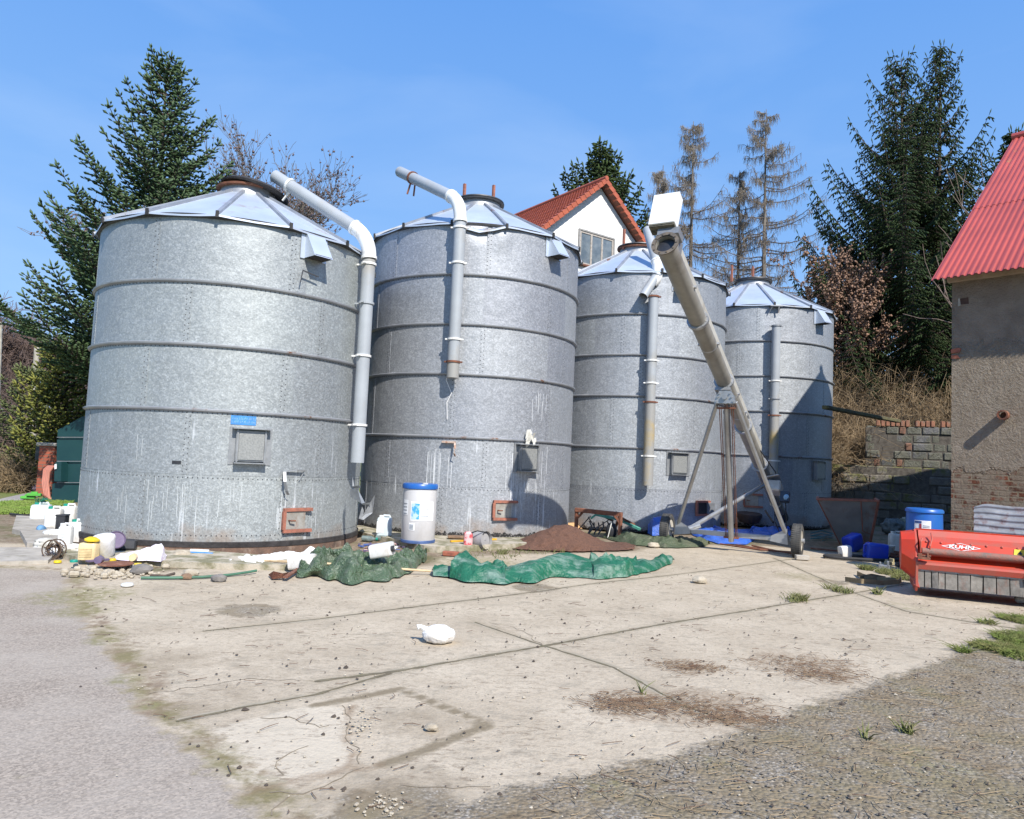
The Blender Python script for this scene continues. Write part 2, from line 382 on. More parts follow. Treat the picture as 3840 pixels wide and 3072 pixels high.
mossp = [(300, 2230, .55, 1.), (380, 2400, .16, 1.), (300, 2290, .3, .9), (470, 2540, .15, .8), (550, 2640, .12, .8), (3000, 2160, .5, .5), (3500, 2600, .3, .4), (2700, 2860, .2, .35), (2300, 2950, .2, .4), (1800, 2110, .8, .8), (3400, 2270, .4, .4), (3450, 2850, .35, .45)]
# one 8 cm lattice, divided into the surfaces below; the weights say where each surfacing lies
xs = np.arange(-13, 15.01, .09); ys = np.arange(1.2, 24.01, .09)
XX, YY = np.meshgrid(xs, ys); PP = np.stack([XX.ravel(), YY.ravel()], 1)
a_s = sdf(PP, ASPH); g_s = sdf(PP, GRAV); j_s = np.min([line_dist(PP, q) for q in joints], axis=0); t_s = np.min([line_dist(PP, q) for q in strips], axis=0); c_s = np.min([line_dist(PP, q) for q in cracks], axis=0)
def blobs(L, k=3):
    o = np.zeros(len(PP))
    for q in L:
        c = G(q[0], q[1]); 
        if q[2] <= 0: continue
        w = q[3] if len(q) > 3 else 1.; d = np.hypot(PP[:, 0] - c.x, PP[:, 1] - c.y) / q[2]; o = np.maximum(o, w * np.clip(1.3 - d, 0, 1))
    return o
deb_s = blobs(debris); pat_s = blobs(patchd); mos_s = blobs(mossp)
pa_s = sdf(PP, px_poly([(690, 2800), (770, 2742), (900, 2700), (1060, 2660), (1180, 2640), (1290, 2650), (1310, 2700), (1285, 2760), (1345, 2850), (1250, 2890), (1050, 2950), (860, 2930), (760, 2860)]))
di_s = blobs([(620, 2480, .7, .75), (1000, 2480, .9, .6), (820, 2600, .6, .7), (1560, 2700, .45, .8), (650, 2660, .35, .9), (1500, 2990, .6, .9), (1000, 3080, .6, .7), (2150, 2290, .8, .55), (1700, 2230, .6, .4), (2300, 2780, .5, .4), (3000, 2330, .8, .4), (2800, 2120, 1.2, .5), (1350, 2250, .6, .4), (2600, 2620, .5, .5)])
grass_poly = px_poly([(3700, 2440), (3760, 2400), (3835, 2350), (3870, 2300), (4100, 2300), (4200, 2500), (3900, 2480)])
gr_s = sdf(PP, grass_poly)
soil_poly = np.array([(-30, 12.2), (-6.3, 12.0), (-5.6, 10.6), (-5.0, 9.7), (-4.6, 10.2), (-3.6, 10.8), (-1.2, 11.6), (-1.0, 13.0), (0.6, 13.6), (2.6, 14.6), (3.6, 16.2), (6, 16.6), (7.6, 15.6), (9.5, 15.2), (16, 14), (40, 14), (40, 40), (-30, 40)])
so_s = sdf(PP, soil_poly)
zz = np.array([mn.noise(Vector((x * .45, y * .45, 0))) * .012 for x, y in PP])
def yard_mat():
    t = NT('yard_surfaces'); A = t.attr
    nz = t.noise(5., 5, .65); n2 = t.noise(1.1, 5, .6); fine = t.noise(55, 3, .7); mid = t.noise(14, 5, .65)
    # concrete
    con = t.mix(t.rng(n2, .3, .7), (.405, .335, .245), (.53, .45, .34)); con = t.mix(t.rng(mid, .5, .75, 0, .55), con, (.27, .225, .165))
    con = t.mix(t.rng(t.noise(3., 6, .7, vec=t.scalev((1, 1.6, 1))), .54, .70, 0, .75), con, (.27, .235, .18)); con = t.mix(t.rng(fine, .52, .72, 0, .6), con, (.22, .19, .145)); con = t.mix(t.rng(t.vor(48, out='Distance'), .0, .22, .55, 0), con, (.60, .55, .45))
    # asphalt
    st = t.sep(t.vor(75))[0]; asp = t.mix(t.rng(st, 0, 1), (.215, .18, .145), (.40, .335, .27)); asp = t.mix(t.rng(t.vor(34, out='Distance'), .0, .20, .65, 0), asp, (.12, .10, .09)); asp = t.mix(t.rng(n2, .35, .7, 0, .6), asp, (.42, .37, .31))
    # gravel
    gv = t.sep(t.vor(48))[0]; gv2 = t.sep(t.vor(95))[1]; gr = t.mix(t.math('POWER', gv, 1.4), (.19, .165, .13), (.36, .33, .285)); gr = t.mix(t.math('POWER', gv2, 3.), gr, (.45, .43, .40)); gr = t.mix(t.rng(t.vor(48, out='Distance'), .3, .6, 0, .6), gr, (.12, .10, .07)); gr = t.mix(t.rng(t.noise(2.6, 6, .75), .40, .56, 0, .85), gr, t.mix(t.rng(t.noise(20, 4, .7), .4, .65), (.26, .215, .15), (.16, .13, .09))); gr = t.mix(t.rng(n2, .50, .62, 0, .55), gr, (.18, .155, .09)); gr = t.mix(t.rng(t.noise(2.1, 5, .7), .54, .66, 0, .6), gr, (.15, .11, .065))
    gr = t.mix(1., gr, (1.0, .96, .90), 'MULTIPLY')
    soil = t.mix(t.rng(nz, .35, .65), (.16, .12, .08), (.26, .20, .14)); soil = t.mix(t.rng(mid, .52, .62, 0, .7), soil, (.36, .31, .24)); soil = t.mix(t.rng(n2, .5, .62, 0, .6), soil, (.10, .11, .04))
    jit = t.math('MULTIPLY_ADD', nz, .36, -.18); jf = t.math('MULTIPLY_ADD', mid, .16, -.08); jj = t.math('ADD', jit, jf)
    def mask(nm, w=.03, amp=1., o=0): return t.rng(t.math('MULTIPLY_ADD', jj, amp, t.math('ADD', A(nm), o)), -w, w)
    con = t.mix(t.math('MULTIPLY', t.rng(A('pale'), -.02, .03), .55), con, (.58, .51, .40))
    dr = t.math('MULTIPLY', t.rng(t.math('MULTIPLY_ADD', t.noise(4.5, 6, .75), 1.4, A('dirty')), 1.15, 1.75), .75); con = t.mix(dr, con, (.24, .19, .13))
    con = t.mix(t.math('MULTIPLY', t.rng(t.noise(9, 6, .8, vec=t.scalev((1, 2.2, 1))), .53, .60), t.rng(t.noise(1.6, 4, .6), .4, .6, .1, .75)), con, (.22, .17, .12))
    col = con
    # joints, moss strips, cracks
    dj = t.math('MULTIPLY_ADD', t.math('ABSOLUTE', jf), .35, A('joint')); col = t.mix(t.rng(dj, .03, .12, .35, 0), col, (.25, .21, .14))
    dt = t.math('MULTIPLY_ADD', t.math('ABSOLUTE', jj), .3, A('strip')); col = t.mix(t.rng(dt, .035, .075, .85, 0), col, (.19, .15, .095))
    dc = t.math('MULTIPLY_ADD', t.math('ABSOLUTE', jj), .7, A('crack')); col = t.mix(t.rng(dc, .01, .07, .8, 0), col, (.24, .17, .11))
    dm = t.math('MULTIPLY', t.rng(t.math('MULTIPLY_ADD', nz, 1.2, t.math('SUBTRACT', A('deb'), .85)), 0, .35), t.rng(t.noise(26, 5, .8), .38, .58)); col = t.mix(t.math('MULTIPLY', dm, .7), col, (.22, .155, .10))
    pm = t.rng(t.math('MULTIPLY_ADD', nz, 1., t.math('SUBTRACT', A('pat'), .9)), 0, .2); col = t.mix(t.math('MULTIPLY', pm, .85), col, gr)
    col = t.mix(mask('gra', .05), col, gr); col = t.mix(mask('asp', .05, 1.), col, asp); eb = t.rng(t.math('ABSOLUTE', t.math('MULTIPLY_ADD', jj, 1.3, t.math('ADD', A('asp'), .10))), .02, .16, .8, 0); eb = t.math('MULTIPLY', eb, t.rng(t.noise(3.3, 5, .7), .38, .52)); col = t.mix(eb, col, t.mix(t.rng(n2, .45, .55), (.17, .145, .06), (.20, .14, .09)))
    col = t.mix(mask('soil', .12), col, soil)
    mm = t.math('MULTIPLY', t.rng(t.math('MULTIPLY_ADD', nz, 1.1, t.math('SUBTRACT', A('moss'), .7)), 0, .5), t.rng(mid, .35, .6)); col = t.mix(t.math('MULTIPLY', mm, .75), col, (.20, .185, .075))
    col = t.mix(mask('grs', .1), col, (.15, .155, .05))
    h = t.math('MULTIPLY_ADD', t.math('SUBTRACT', 1., t.vor(34, out='Distance')), t.math('MULTIPLY_ADD', mask('gra', .05), 1.4, .25), t.math('MULTIPLY_ADD', fine, .35, t.math('MULTIPLY', t.rng(dj, .01, .04), .8)))
    t.bump(t.math('ADD', h, mid), .55, .014); return t.fin(col, .95, 0, .2)
YARD = yard_mat()
nx, ny = len(xs), len(ys)
cx_ = (XX[:-1, :-1] + .045).ravel(); cy_ = (YY[:-1, :-1] + .045).ravel(); ii = (np.arange(ny - 1)[:, None] * nx + np.arange(nx - 1)[None]).ravel()
cls = np.where(gr_s > 0, 3, np.where(so_s > 0, 4, np.where(a_s > 0, 1, np.where(g_s > 0, 2, 0))))[ii]
V3 = np.stack([PP[:, 0], PP[:, 1], zz - .012], 1)
for k, nm in ((0, 'concrete_yard'), (1, 'asphalt_road'), (2, 'gravel_ground'), (3, 'grass_verge'), (4, 'bare_soil')):
    sel = ii[cls == k]; q = np.stack([sel, sel + 1, sel + nx + 1, sel + nx], 1); us, inv = np.unique(q, return_inverse=True)
    tag(fastobj(nm, V3[us], inv.reshape(-1, 4), YARD, None, dict(pale=pa_s[us], dirty=di_s[us], asp=a_s[us], gra=g_s[us], joint=j_s[us], strip=t_s[us], crack=c_s[us], deb=deb_s[us], pat=pat_s[us], moss=mos_s[us], grs=gr_s[us], soil=so_s[us])), kind='structure')
def land_mat(name, a, b, s=.5, bs=8):
    t = NT(name); col = t.mix(t.rng(t.noise(s, 6, .65), .38, .62), a, b); col = t.mix(t.rng(t.noise(bs, 5, .7), .4, .75, 0, .5), col, tuple(x * .5 for x in a)); t.bump(t.noise(bs * 2, 4, .7), .6, .05); return t.fin(col, .95, 0, .2)
GLAND = land_mat('meadow', (.15, .21, .05), (.20, .18, .09)); RLAND = land_mat('road_grey', (.34, .32, .31), (.40, .38, .35), .8, 14); BLAND = land_mat('bank_soil', (.17, .12, .07), (.24, .18, .10), .7, 5)
mb = MB()   # the land around the yard reaches the horizon
R_ = 900.; x0, x1, y0, y1 = xs[0], xs[-1], ys[0], ys[-1]
X_ = [-R_, x0, x1, R_]; Y_ = [-R_, y0, y1, R_]
for i in range(3):
    for j in range(3):
        if i == 1 and j == 1: continue
        mb.poly([(X_[i], Y_[j], -.012), (X_[i + 1], Y_[j], -.012), (X_[i + 1], Y_[j + 1], -.012), (X_[i], Y_[j + 1], -.012)])
tag(mb.build('ground', GLAND), kind='structure')
mb = MB()
def sheet(pts, z, mat, name):
    v = [(p[0], p[1], z) for p in pts]; return tag(MB().poly(v).build(name, mat), kind='structure')
far_road = [G(*p) for p in ((-900, 1960), (0, 1836), (60, 1790), (150, 1732), (215, 1712), (160, 1705), (0, 1738), (-900, 1850))]
sheet(far_road, .004, RLAND, 'side_road')
near_lane = [G(*p) for p in ((-1500, 1960), (0, 1872), (100, 1850), (190, 1830), (200, 1850), (120, 1868), (0, 1895), (-1500, 2040))]
sheet(near_lane, .008, RLAND, 'lane')
# the bank behind the farm
bx = np.linspace(2, 46, 45); by = np.linspace(25.2, 70, 46); BX, BY = np.meshgrid(bx, by)
bz = np.clip((BY - 25.2) / 7, 0, 1) ** .8 * np.clip((BX - 6) / 5 + .1, 0, 1) * 4.7 + .0 + np.array([mn.noise(Vector((x * .5, y * .5, 3))) * .3 for x, y in zip(BX.ravel(), BY.ravel())]).reshape(BX.shape) * np.clip((BY - 25.2) / 3, 0, 1)
bi = (np.arange(45)[:, None] * 45 + np.arange(44)[None]).ravel()
tag(fastobj('hillside', np.stack([BX.ravel(), BY.ravel(), bz.ravel() + .0], 1), np.stack([bi, bi + 1, bi + 46, bi + 45], 1), BLAND), kind='structure')

# joints and cracks: soil and moss lying in and along the gaps between the slabs
JM = M('joint_soil', (.13, .105, .065), (.19, .16, .10), 7, .95, bump=.6, dirt=((.12, .13, .04), .5)); CM = M('crack_dirt', (.26, .21, .145), (.20, .16, .11), 9, .95)
def ribbon(L, w, name, mat, seed, z=-.003, jit=.02, wob=.0):
    rg_ = random.Random(seed); vs = []; fs = []; pts = []
    for i in range(len(L) - 1):
        n = max(2, int(np.linalg.norm(L[i + 1] - L[i]) / .05)); pts += [L[i] + (L[i + 1] - L[i]) * k_ / n for k_ in range(n)]
    for i, p_ in enumerate(pts[:-1]):
        d = pts[min(i + 1, len(pts) - 1)] - pts[max(i - 1, 0)]; d = d / (np.linalg.norm(d) + 1e-9); nn = np.array([-d[1], d[0]]); c = p_ + nn * (mn.noise(Vector((p_[0] * 1.5, p_[1] * 1.5, seed))) * wob + mn.noise(Vector((p_[0] * 9, p_[1] * 9, seed))) * jit)
        ww = w * (.35 + 1.1 * abs(mn.noise(Vector((p_[0] * 4, p_[1] * 4, seed + 5)))) + .5 * rg_.random()); zz_ = z + mn.noise(Vector((c[0] * .45, c[1] * .45, 0))) * .012 - .012 + .006
        vs += [(c[0] + nn[0] * ww, c[1] + nn[1] * ww, zz_), (c[0] - nn[0] * ww, c[1] - nn[1] * ww, zz_)]
        if i: o = len(vs) - 4; fs.append((o, o + 1, o + 3, o + 2))
    tag(mkobj(name, vs, fs, mat), kind='structure')
for i_, q in enumerate(joints): ribbon(q, (.020, .012, .014, .014, .016)[i_], 'slab_joint', JM, i_ + 1, jit=.012)
for i_, q in enumerate(joints[:5]): ribbon(q + .012, .05, 'slab_joint', M('joint_fringe', (.30, .255, .185), (.36, .31, .23), 9, .95), i_ + 31, z=-.006, jit=.03)
for i_, q in enumerate([[(980, 2700), (1080, 2690), (1200, 2720), (1290, 2700)], [(1290, 2640), (1320, 2700), (1300, 2760), (1345, 2830), (1320, 2890)], [(1010, 2960), (1200, 2930), (1330, 2880), (1440, 2862)],
        [(1000, 3050), (1080, 2980), (1180, 2960)], [(1500, 2940), (1700, 2960), (1900, 2930)], [(2050, 2425), (2000, 2380), (1900, 2345), (1800, 2330)], [(560, 2600), (700, 2570), (900, 2545), (1180, 2540)], [(1150, 2790), (1060, 2850), (1100, 2930)]]): ribbon(px_poly(q), .0038, 'slab_crack', CM, i_ + 51, jit=.05, wob=.10)

# ------------------------------------------------------------------ the silos
SP = [(-5.475, 14.074), (-1.034, 17.377), (3.495, 20.602), (7.915, 23.708)]
def silo(i, label, z0, rings, seam, eave, ph, mat, hatch, door, hood, npan=14, dent=False, R=2.5):
    cx, cy = SP[i]; t = thing('grain_silo', (cx, cy, 0), label, 'silo', 'row of galvanised grain silos')
    def P(a, z, r=R): a = math.radians(a); return Vector((cx + r * math.cos(a), cy + r * math.sin(a), z))
    levels = [z0] + ([seam] if seam else []) + sorted(rings) + [eave]; N = 144
    rr = random.Random(i)
    zc = eave - .25
    def rad(a, z):          # shallow dents under the eave of the dented silo
        r = R
        if dent: r -= .11 * math.exp(-(((a + 84) / 5.5) ** 2) - ((z - 6.66) / .20) ** 2) - .05 * math.exp(-(((a + 74) / 4) ** 2) - ((z - 6.45) / .25) ** 2)
        return r
    for k in range(len(levels) - 1):        # one course of sheets each
        mbk = MB(); za, zb = levels[k], levels[k + 1]; n = 8 if k == len(levels) - 2 and dent else 1
        offr = .004 * (k % 2); vs = []; fs = []
        for j in range(n + 1):
            z = za + (zb - za) * j / n
            for q in range(N): a = 360 * q / N; vs.append(P(a, z, rad(((a + 180) % 360) - 180, z) + offr))
        for j in range(n):
            for q in range(N): q2 = (q + 1) % N; fs.append((j * N + q, j * N + q2, (j + 1) * N + q2, (j + 1) * N + q))
        mbk.add(vs, fs)
        vis = lambda a: -215 < a < 10
        def bolt(a, z, r=.0115):
            c = P(a, z, R + offr + .006); an = math.radians(a); n_ = Vector((math.cos(an), math.sin(an), 0)); sv = Vector((-math.sin(an), math.cos(an), 0)); uz = Vector((0, 0, 1))
            mbk.add([c + sv * r + n_ * 0, c + uz * r, c - sv * r, c - uz * r, c + n_ * .008], [(0, 1, 4), (1, 2, 4), (2, 3, 4), (3, 0, 4)], 1)
        sh = (ph + 12 + 25.7 * (k % 2) * .62 + rr.uniform(-3, 3))
        for s_ in range(7):                # sheet overlaps with two rows of bolts
            a = -215 + ((sh + s_ * 51.4) % 360)
            if not vis(a): continue
            mbk.box(P(a, (za + zb) / 2, R + offr + .002), (.006, .10, zb - za - .02), Matrix.Rotation(math.radians(a), 3, 'Z'))
            m_ = int((zb - za) / .085)
            for b in range(m_):
                z = za + .05 + (zb - za - .1) * b / (m_ - 1); bolt(a - .7, z); bolt(a + .7, z + .03)
        for b in range(128):
            a = -215 + b * 225 / 128; bolt(a, zb - .045, .011); 
            if k == 0: bolt(a + .8, za + .12, .011)
        mbk.build('wall_course', [mat, BOLT], t, smooth=True, fix=False)
    for z in rings:                         # stiffening ribs
        prof = [(R + .004, z - .035), (R + .05, z - .012), (R + .055, z + .012), (R + .03, z + .024), (R + .004, z + .03)]
        MB().lathe((cx, cy, 0), prof, N, caps=False).build('stiffening_rib', RIB, t, smooth=True, fix=False)
    # conical roof of flat panels
    RE = 2.62; rc = .56; zt = eave + 1.12; mr = MB(); me_ = MB(); vs = []; fs = []; sub = 4; rows = 8
    def rp(kf, f):                          # point on the roof skin
        a0 = math.radians(ph + 360 / npan * math.floor(kf)); a1 = math.radians(ph + 360 / npan * (math.floor(kf) + 1)); u = kf - math.floor(kf)
        r = RE + (rc - RE) * f; x = r * (math.cos(a0) * (1 - u) + math.cos(a1) * u); y = r * (math.sin(a0) * (1 - u) + math.sin(a1) * u)
        sag = -.014 * math.sin(math.pi * u) * (1 - f) ** 2 * 1.2
        z = eave - .02 + (zt - eave) * f + sag
        if dent:
            aa = math.degrees(math.atan2(y, x)); z -= .16 * math.exp(-(((aa + 86) / 10) ** 2)) * max(0, 1 - f * 2.2)
        return Vector((cx + x, cy + y, z))
    for j in range(rows + 1):
        for q in range(npan * sub): vs.append(rp(q / sub, j / rows))
    n_ = npan * sub
    for j in range(rows):
        for q in range(n_): q2 = (q + 1) % n_; fs.append((j * n_ + q, j * n_ + q2, (j + 1) * n_ + q2, (j + 1) * n_ + q))
    lo = len(vs); vs += [v - Vector((0, 0, .03)) for v in vs[:n_]]; fs += [(q, lo + q, lo + (q + 1) % n_, (q + 1) % n_) for q in range(n_)]
    ro = mr.add(vs, fs).build('roof', ROOFZ, t, fix=False)
    for k in range(npan):
        mm_ = MB(); pts = [rp(k + 1e-4, f) + Vector((0, 0, .022)) for f in (0, .25, .5, .75, 1)]
        for a, b in zip(pts[:-1], pts[1:]): mm_.bar(a, b, .06, .045)
        dp = pts[0] - Vector((0, 0, .02)); e = (pts[0] - Vector((cx, cy, pts[0].z))).normalized()
        mm_.box(dp + e * .012, (.03, .05, .11), Matrix.Rotation(math.atan2(e.y, e.x), 3, 'Z'), 1)
        mm_.build('roof_rib', [RIB, DARK], ro, fix=False)
    MB().lathe((cx, cy, 0), [(R + .006, eave - .07), (R + .045, eave - .06), (R + .06, eave - .02), (2.56, eave - .012)], N, caps=False).build('eave_shadow_flange', BOLT, t, smooth=True, fix=False)  # flange under the eave, its dark colour also painting the eave's shadow line
    # neck and hoop on top
    col = MB(); col.lathe((cx, cy, 0), [(rc + .0, zt - .04), (rc - .03, zt + .13)], 40, caps=False); col.build('neck', RIB, t, smooth=True, fix=False)
    hp = MB(); Rt = Matrix.Rotation(math.radians((0, 0, 2, 0)[i]), 3, 'X')
    hp.lathe((cx, cy, zt + .13), [(rc - .05, .0), (rc + .05, .0), (rc + .06, .035), (rc + .01, .05), (rc - .06, .055)], 40, caps=False, R=Rt); hp.build('neck_ring', RUST if i in (0, 2) else BOLT, t, smooth=True)
    if i == 0:
        lid = MB(); lid.lathe((cx + .12, cy, zt + .17), [(rc + .08, -.02), (rc + .10, .01), (rc + .02, .07), (.1, .09)], 40, R=Matrix.Rotation(math.radians(9), 3, 'Y') @ Matrix.Rotation(math.radians(-4), 3, 'X')); lid.build('lid', TAR, t, smooth=True)
    else:
        lid = MB(); lid.lathe((cx, cy, zt + .18), [(rc + .06, 0), (rc + .05, .03), (rc - .1, .05), (.05, .07)], 40); lid.build('lid', BOLT, t, smooth=True)
    # inspection hatch
    a, zb, zt2 = hatch; an = math.radians(a); Rm = Matrix.Rotation(an, 3, 'Z'); w = .46; h = zt2 - zb; c = P(a, (zb + zt2) / 2, R + .05)
    hf = MB(); hf.box(c - Rm @ Vector((.02, 0, 0)), (.10, w + .02, h), Rm)
    hf.box(P(a, zt2 + .035, R + .08), (.17, w + .14, .02), Rm); hf.box(P(a, zb - .03, R + .075), (.15, w + .05, .018), Rm)
    for s_ in (-1, 1): hf.box(c + Rm @ Vector((-.055, s_ * (w / 2 + .055), 0)), (.012, .10, h + .12), Rm); hf.box(c + Rm @ Vector((.03, s_ * (w / 2 - .012), 0)), (.05, .025, h + .03), Rm)
    hh = hf.build('inspection_hatch', ZINCD, t)
    MB().box(c + Rm @ Vector((.045, 0, -.01)), (.012, w - .07, h - .07), Rm).build('hatch_panel', GALVH, hh)
    # rusty outlet door
    a, zb, zt2, opened = door; an = math.radians(a); Rm = Matrix.Rotation(an, 3, 'Z'); h = zt2 - zb; w = .42; c = P(a, (zb + zt2) / 2, R + .03)
    df = MB(); df.box(c + Rm @ Vector((.01, .04, h / 2)), (.06, w + .12, .055), Rm); df.box(c + Rm @ Vector((.01, .04, -h / 2)), (.06, w + .12, .055), Rm); df.box(c + Rm @ Vector((.012, -w / 2 - .01, 0)), (.056, .055, h - .055), Rm)
    dd = df.build('outlet_door', RUSTRED, t)
    if opened:
        MB().box(c + Rm @ Vector((-.01, 0, 0)), (.04, w - .06, h - .06), Rm).build('opening', BLACKP, dd)
        MB().box(c + Rm @ Vector((.03, w / 2 + .12, -.02)), (.012, .3, h - .04), Rm).build('door_plate', ZINCD, dd)
    else:
        MB().box(c + Rm @ Vector((0, 0, 0)), (.03, w - .06, h - .06), Rm).build('door_plate', DOORZ, dd)
        hd = MB(); hd.tube([c + Rm @ Vector((.0, -.13, 0)), c + Rm @ Vector((.08, -.13, 0)), c + Rm @ Vector((.10, -.05, 0))], .014, 8); hd.build('handle', RUST, dd)
    # vent hood
    a, = hood; an = math.radians(a); Rm = Matrix.Rotation(an, 3, 'Z'); zt3 = eave - .06; hh_ = .42; w = .36; dpt = .34
    o = P(a, 0, R); L = lambda x, y, z: o + Rm @ Vector((x, y, z))
    hv = MB(); q = [L(0, -w / 2, zt3), L(0, w / 2, zt3), L(.06, w / 2, zt3), L(.06, -w / 2, zt3), L(0, -w / 2, zt3 - hh_), L(0, w / 2, zt3 - hh_), L(dpt, w / 2, zt3 - hh_), L(dpt, -w / 2, zt3 - hh_)]
    hv.add(q, [(3, 2, 6, 7), (0, 3, 7, 4), (1, 5, 6, 2), (0, 1, 2, 3)]); hv.box(L(.008, -w / 2 - .04, zt3 - hh_ / 2), (.012, .08, hh_ + .02), Rm); hv.box(L(.008, w / 2 + .04, zt3 - hh_ / 2), (.012, .08, hh_ + .02), Rm)
    hv_ = hv.build('vent_hood', ROOFZ, t, fix=False)
    MB().box(L(dpt / 2, 0, zt3 - hh_ + .015), (dpt - .02, w - .03, .02), Rm).build('vent_mesh', TAR, hv_)
    return t, P
GALVH = M('hatch_zinc', (.34, .345, .33), (.24, .245, .24), 40, .5, .4); DOORZ = M('stained_zinc_plate', (.40, .385, .35), (.28, .25, .21), 6, .6, .3, dirt=((.24, .10, .05), .7))
def pipe(t, P, a, zb, ztop, r=.125, rw=2.74, clamps=(), upper=None, low=True, stained_from=None):
    s = MB(); s.tube([P(a, zb, rw), P(a, ztop, rw)], r, 20)
    pp = s.build('fill_pipe', PIPE, t, smooth=True)
    if stained_from: MB().tube([P(a, zb - .002, rw), P(a, stained_from, rw)], r + .004, 20).build('stained_length', PIPEB, pp, smooth=True)
    for z, cm in clamps:
        k = MB(); k.tube([P(a, z - .02, rw), P(a, z + .02, rw)], r + .022, 20)
        for s_ in (-1, 1): an = math.radians(a); sv = Vector((-math.sin(an), math.cos(an), 0)) * s_; k.box(P(a, z, rw) + sv * (r + .04), (.05, .05, .03), Matrix.Rotation(an, 3, 'Z'))
        k.bar(P(a, z, rw - .1), P(a, z, 2.5), .03, .03)
        k.build('pipe_clamp', cm, pp)
    return pp
def elbow(pp, p0, p1, p2, r, name='elbow', mat=ELBOW, n=9):
    pts = []
    for i in range(n):
        u = i / (n - 1); pts.append(Vector(p0) * (1 - u) ** 2 + Vector(p1) * 2 * u * (1 - u) + Vector(p2) * u * u)
    e = MB(); e.tube(pts, r + .012, 20); e.tube([pts[0], pts[0] + (pts[1] - pts[0]).normalized() * .05], r + .026, 20); e.tube([pts[-1], pts[-1] + (pts[-2] - pts[-1]).normalized() * .06], r + .026, 20)
    return e.build(name, mat, pp, smooth=True)

t1, P1 = silo(0, 'nearest and lowest silo, five courses high, with blue sticker above its hatch', .18, [2.32, 3.39, 4.43], 1.27, 5.56, -104.6, GALV1, (-62, 1.52, 2.02), (-43, .36, .72, False), (-42,))
pp = pipe(t1, P1, -15.5, 1.55, 5.38, clamps=((5.3, ELBOW), (4.55, PIPE), (3.55, ELBOW), (2.25, ELBOW)))
tp = P1(-15.5, 5.4, 2.74); iend = Vector((SP[0][0] + .62 * math.cos(math.radians(-15)), SP[0][1] + .62 * math.sin(math.radians(-15)), 7.12)); dr = (iend - tp); 
kk = tp + Vector((0, 0, .42)); dirn = (iend - kk).normalized(); iend = kk + dirn * 2.55
elbow(pp, tp, kk, kk + dirn * .42, .125)
ip = MB(); ip.tube([kk + dirn * .4, iend], .125, 20); ip = ip.build('inclined_pipe', PIPE, pp, smooth=True)
k = MB(); k.tube([kk + dirn * 2.1, kk + dirn * 2.15], .15, 20); k.bar(kk + dirn * 2.12 - Vector((0, 0, .1)), kk + dirn * 2.3 - Vector((0, 0, .38)), .03); k.build('pipe_clamp', ELBOW, pp)
s = MB().lathe((SP[0][0], SP[0][1], 0), [(2.515, -.02), (2.515, .12)], 96, caps=False).build('foundation', FOUND, t1, smooth=True, fix=False)
s = MB().lathe((SP[0][0], SP[0][1], 0), [(2.525, .112), (2.53, .19), (2.505, .2)], 96, caps=False).build('tar_band', TAR, t1, smooth=True, fix=False)
def curved(P, a0, a1, z0, z1, r, th=.006):
    n = 8; v = []; f = []
    for i in range(n + 1):
        a = a0 + (a1 - a0) * i / n
        v += [P(a, z0, r), P(a, z1, r), P(a, z0, r - th), P(a, z1, r - th)]
    for i in range(n):
        b = i * 4; f += [(b, b + 4, b + 5, b + 1), (b + 1, b + 5, b + 7, b + 3), (b, b + 2, b + 6, b + 4)]
    f += [(0, 1, 3, 2), (n * 4, n * 4 + 2, n * 4 + 3, n * 4 + 1)]
    return MB().add(v, f)
st = curved(P1, -69.6, -60.6, 2.115, 2.265, 2.512).build('blue_sticker', M('sticker_blue', (.06, .27, .66), rough=.5), t1)
tx = MB(); rr = random.Random(3)
for row in range(2):
    for q in range(15):
        a = -69.2 + q * .57; z = 2.145 + row * .055
        for _ in range(2):
            a2 = a + rr.uniform(0, .35); tx.bar(P1(a2, z + rr.uniform(-.012, .012), 2.516), P1(a2 + rr.uniform(-.25, .25), z + rr.uniform(.02, .045), 2.516), .006, .003)
tx.build('scribbled_lines', M('pale_ink', (.35, .55, .82), rough=.5), st)
MB().box(P1(-87.5, 1.46, 2.51), (.01, .14, .05), Matrix.Rotation(math.radians(-87.5), 3, 'Z')).build('black_tag', BLACKP, t1)
rr = random.Random(44)
for a, z, L, n in ((-96, 1.15, .7, 9), (-84, 1.2, .8, 16), (-70, 1.1, .5, 8), (-50, .95, .6, 14), (-36, .9, .6, 8), (-110, 1.1, .8, 5), (-104, 1.9, .35, 3)):
    k = MB()
    for _ in range(n):
        a_ = a + rr.gauss(0, 3.); zt_ = z + rr.uniform(-.35, .08); l = L * rr.uniform(.15, .8); w = rr.uniform(.003, .010); k.bar(P1(a_, zt_, 2.5065), P1(a_ + rr.uniform(-.1, .1), max(.25, zt_ - l), 2.5065), w, .002, upv=(math.cos(math.radians(a_)), math.sin(math.radians(a_)), 0))
    k.build('lime_runs', M('lime_wash_thin', (.52, .55, .56), (.44, .47, .48), 9, .7), t1, fix=False)
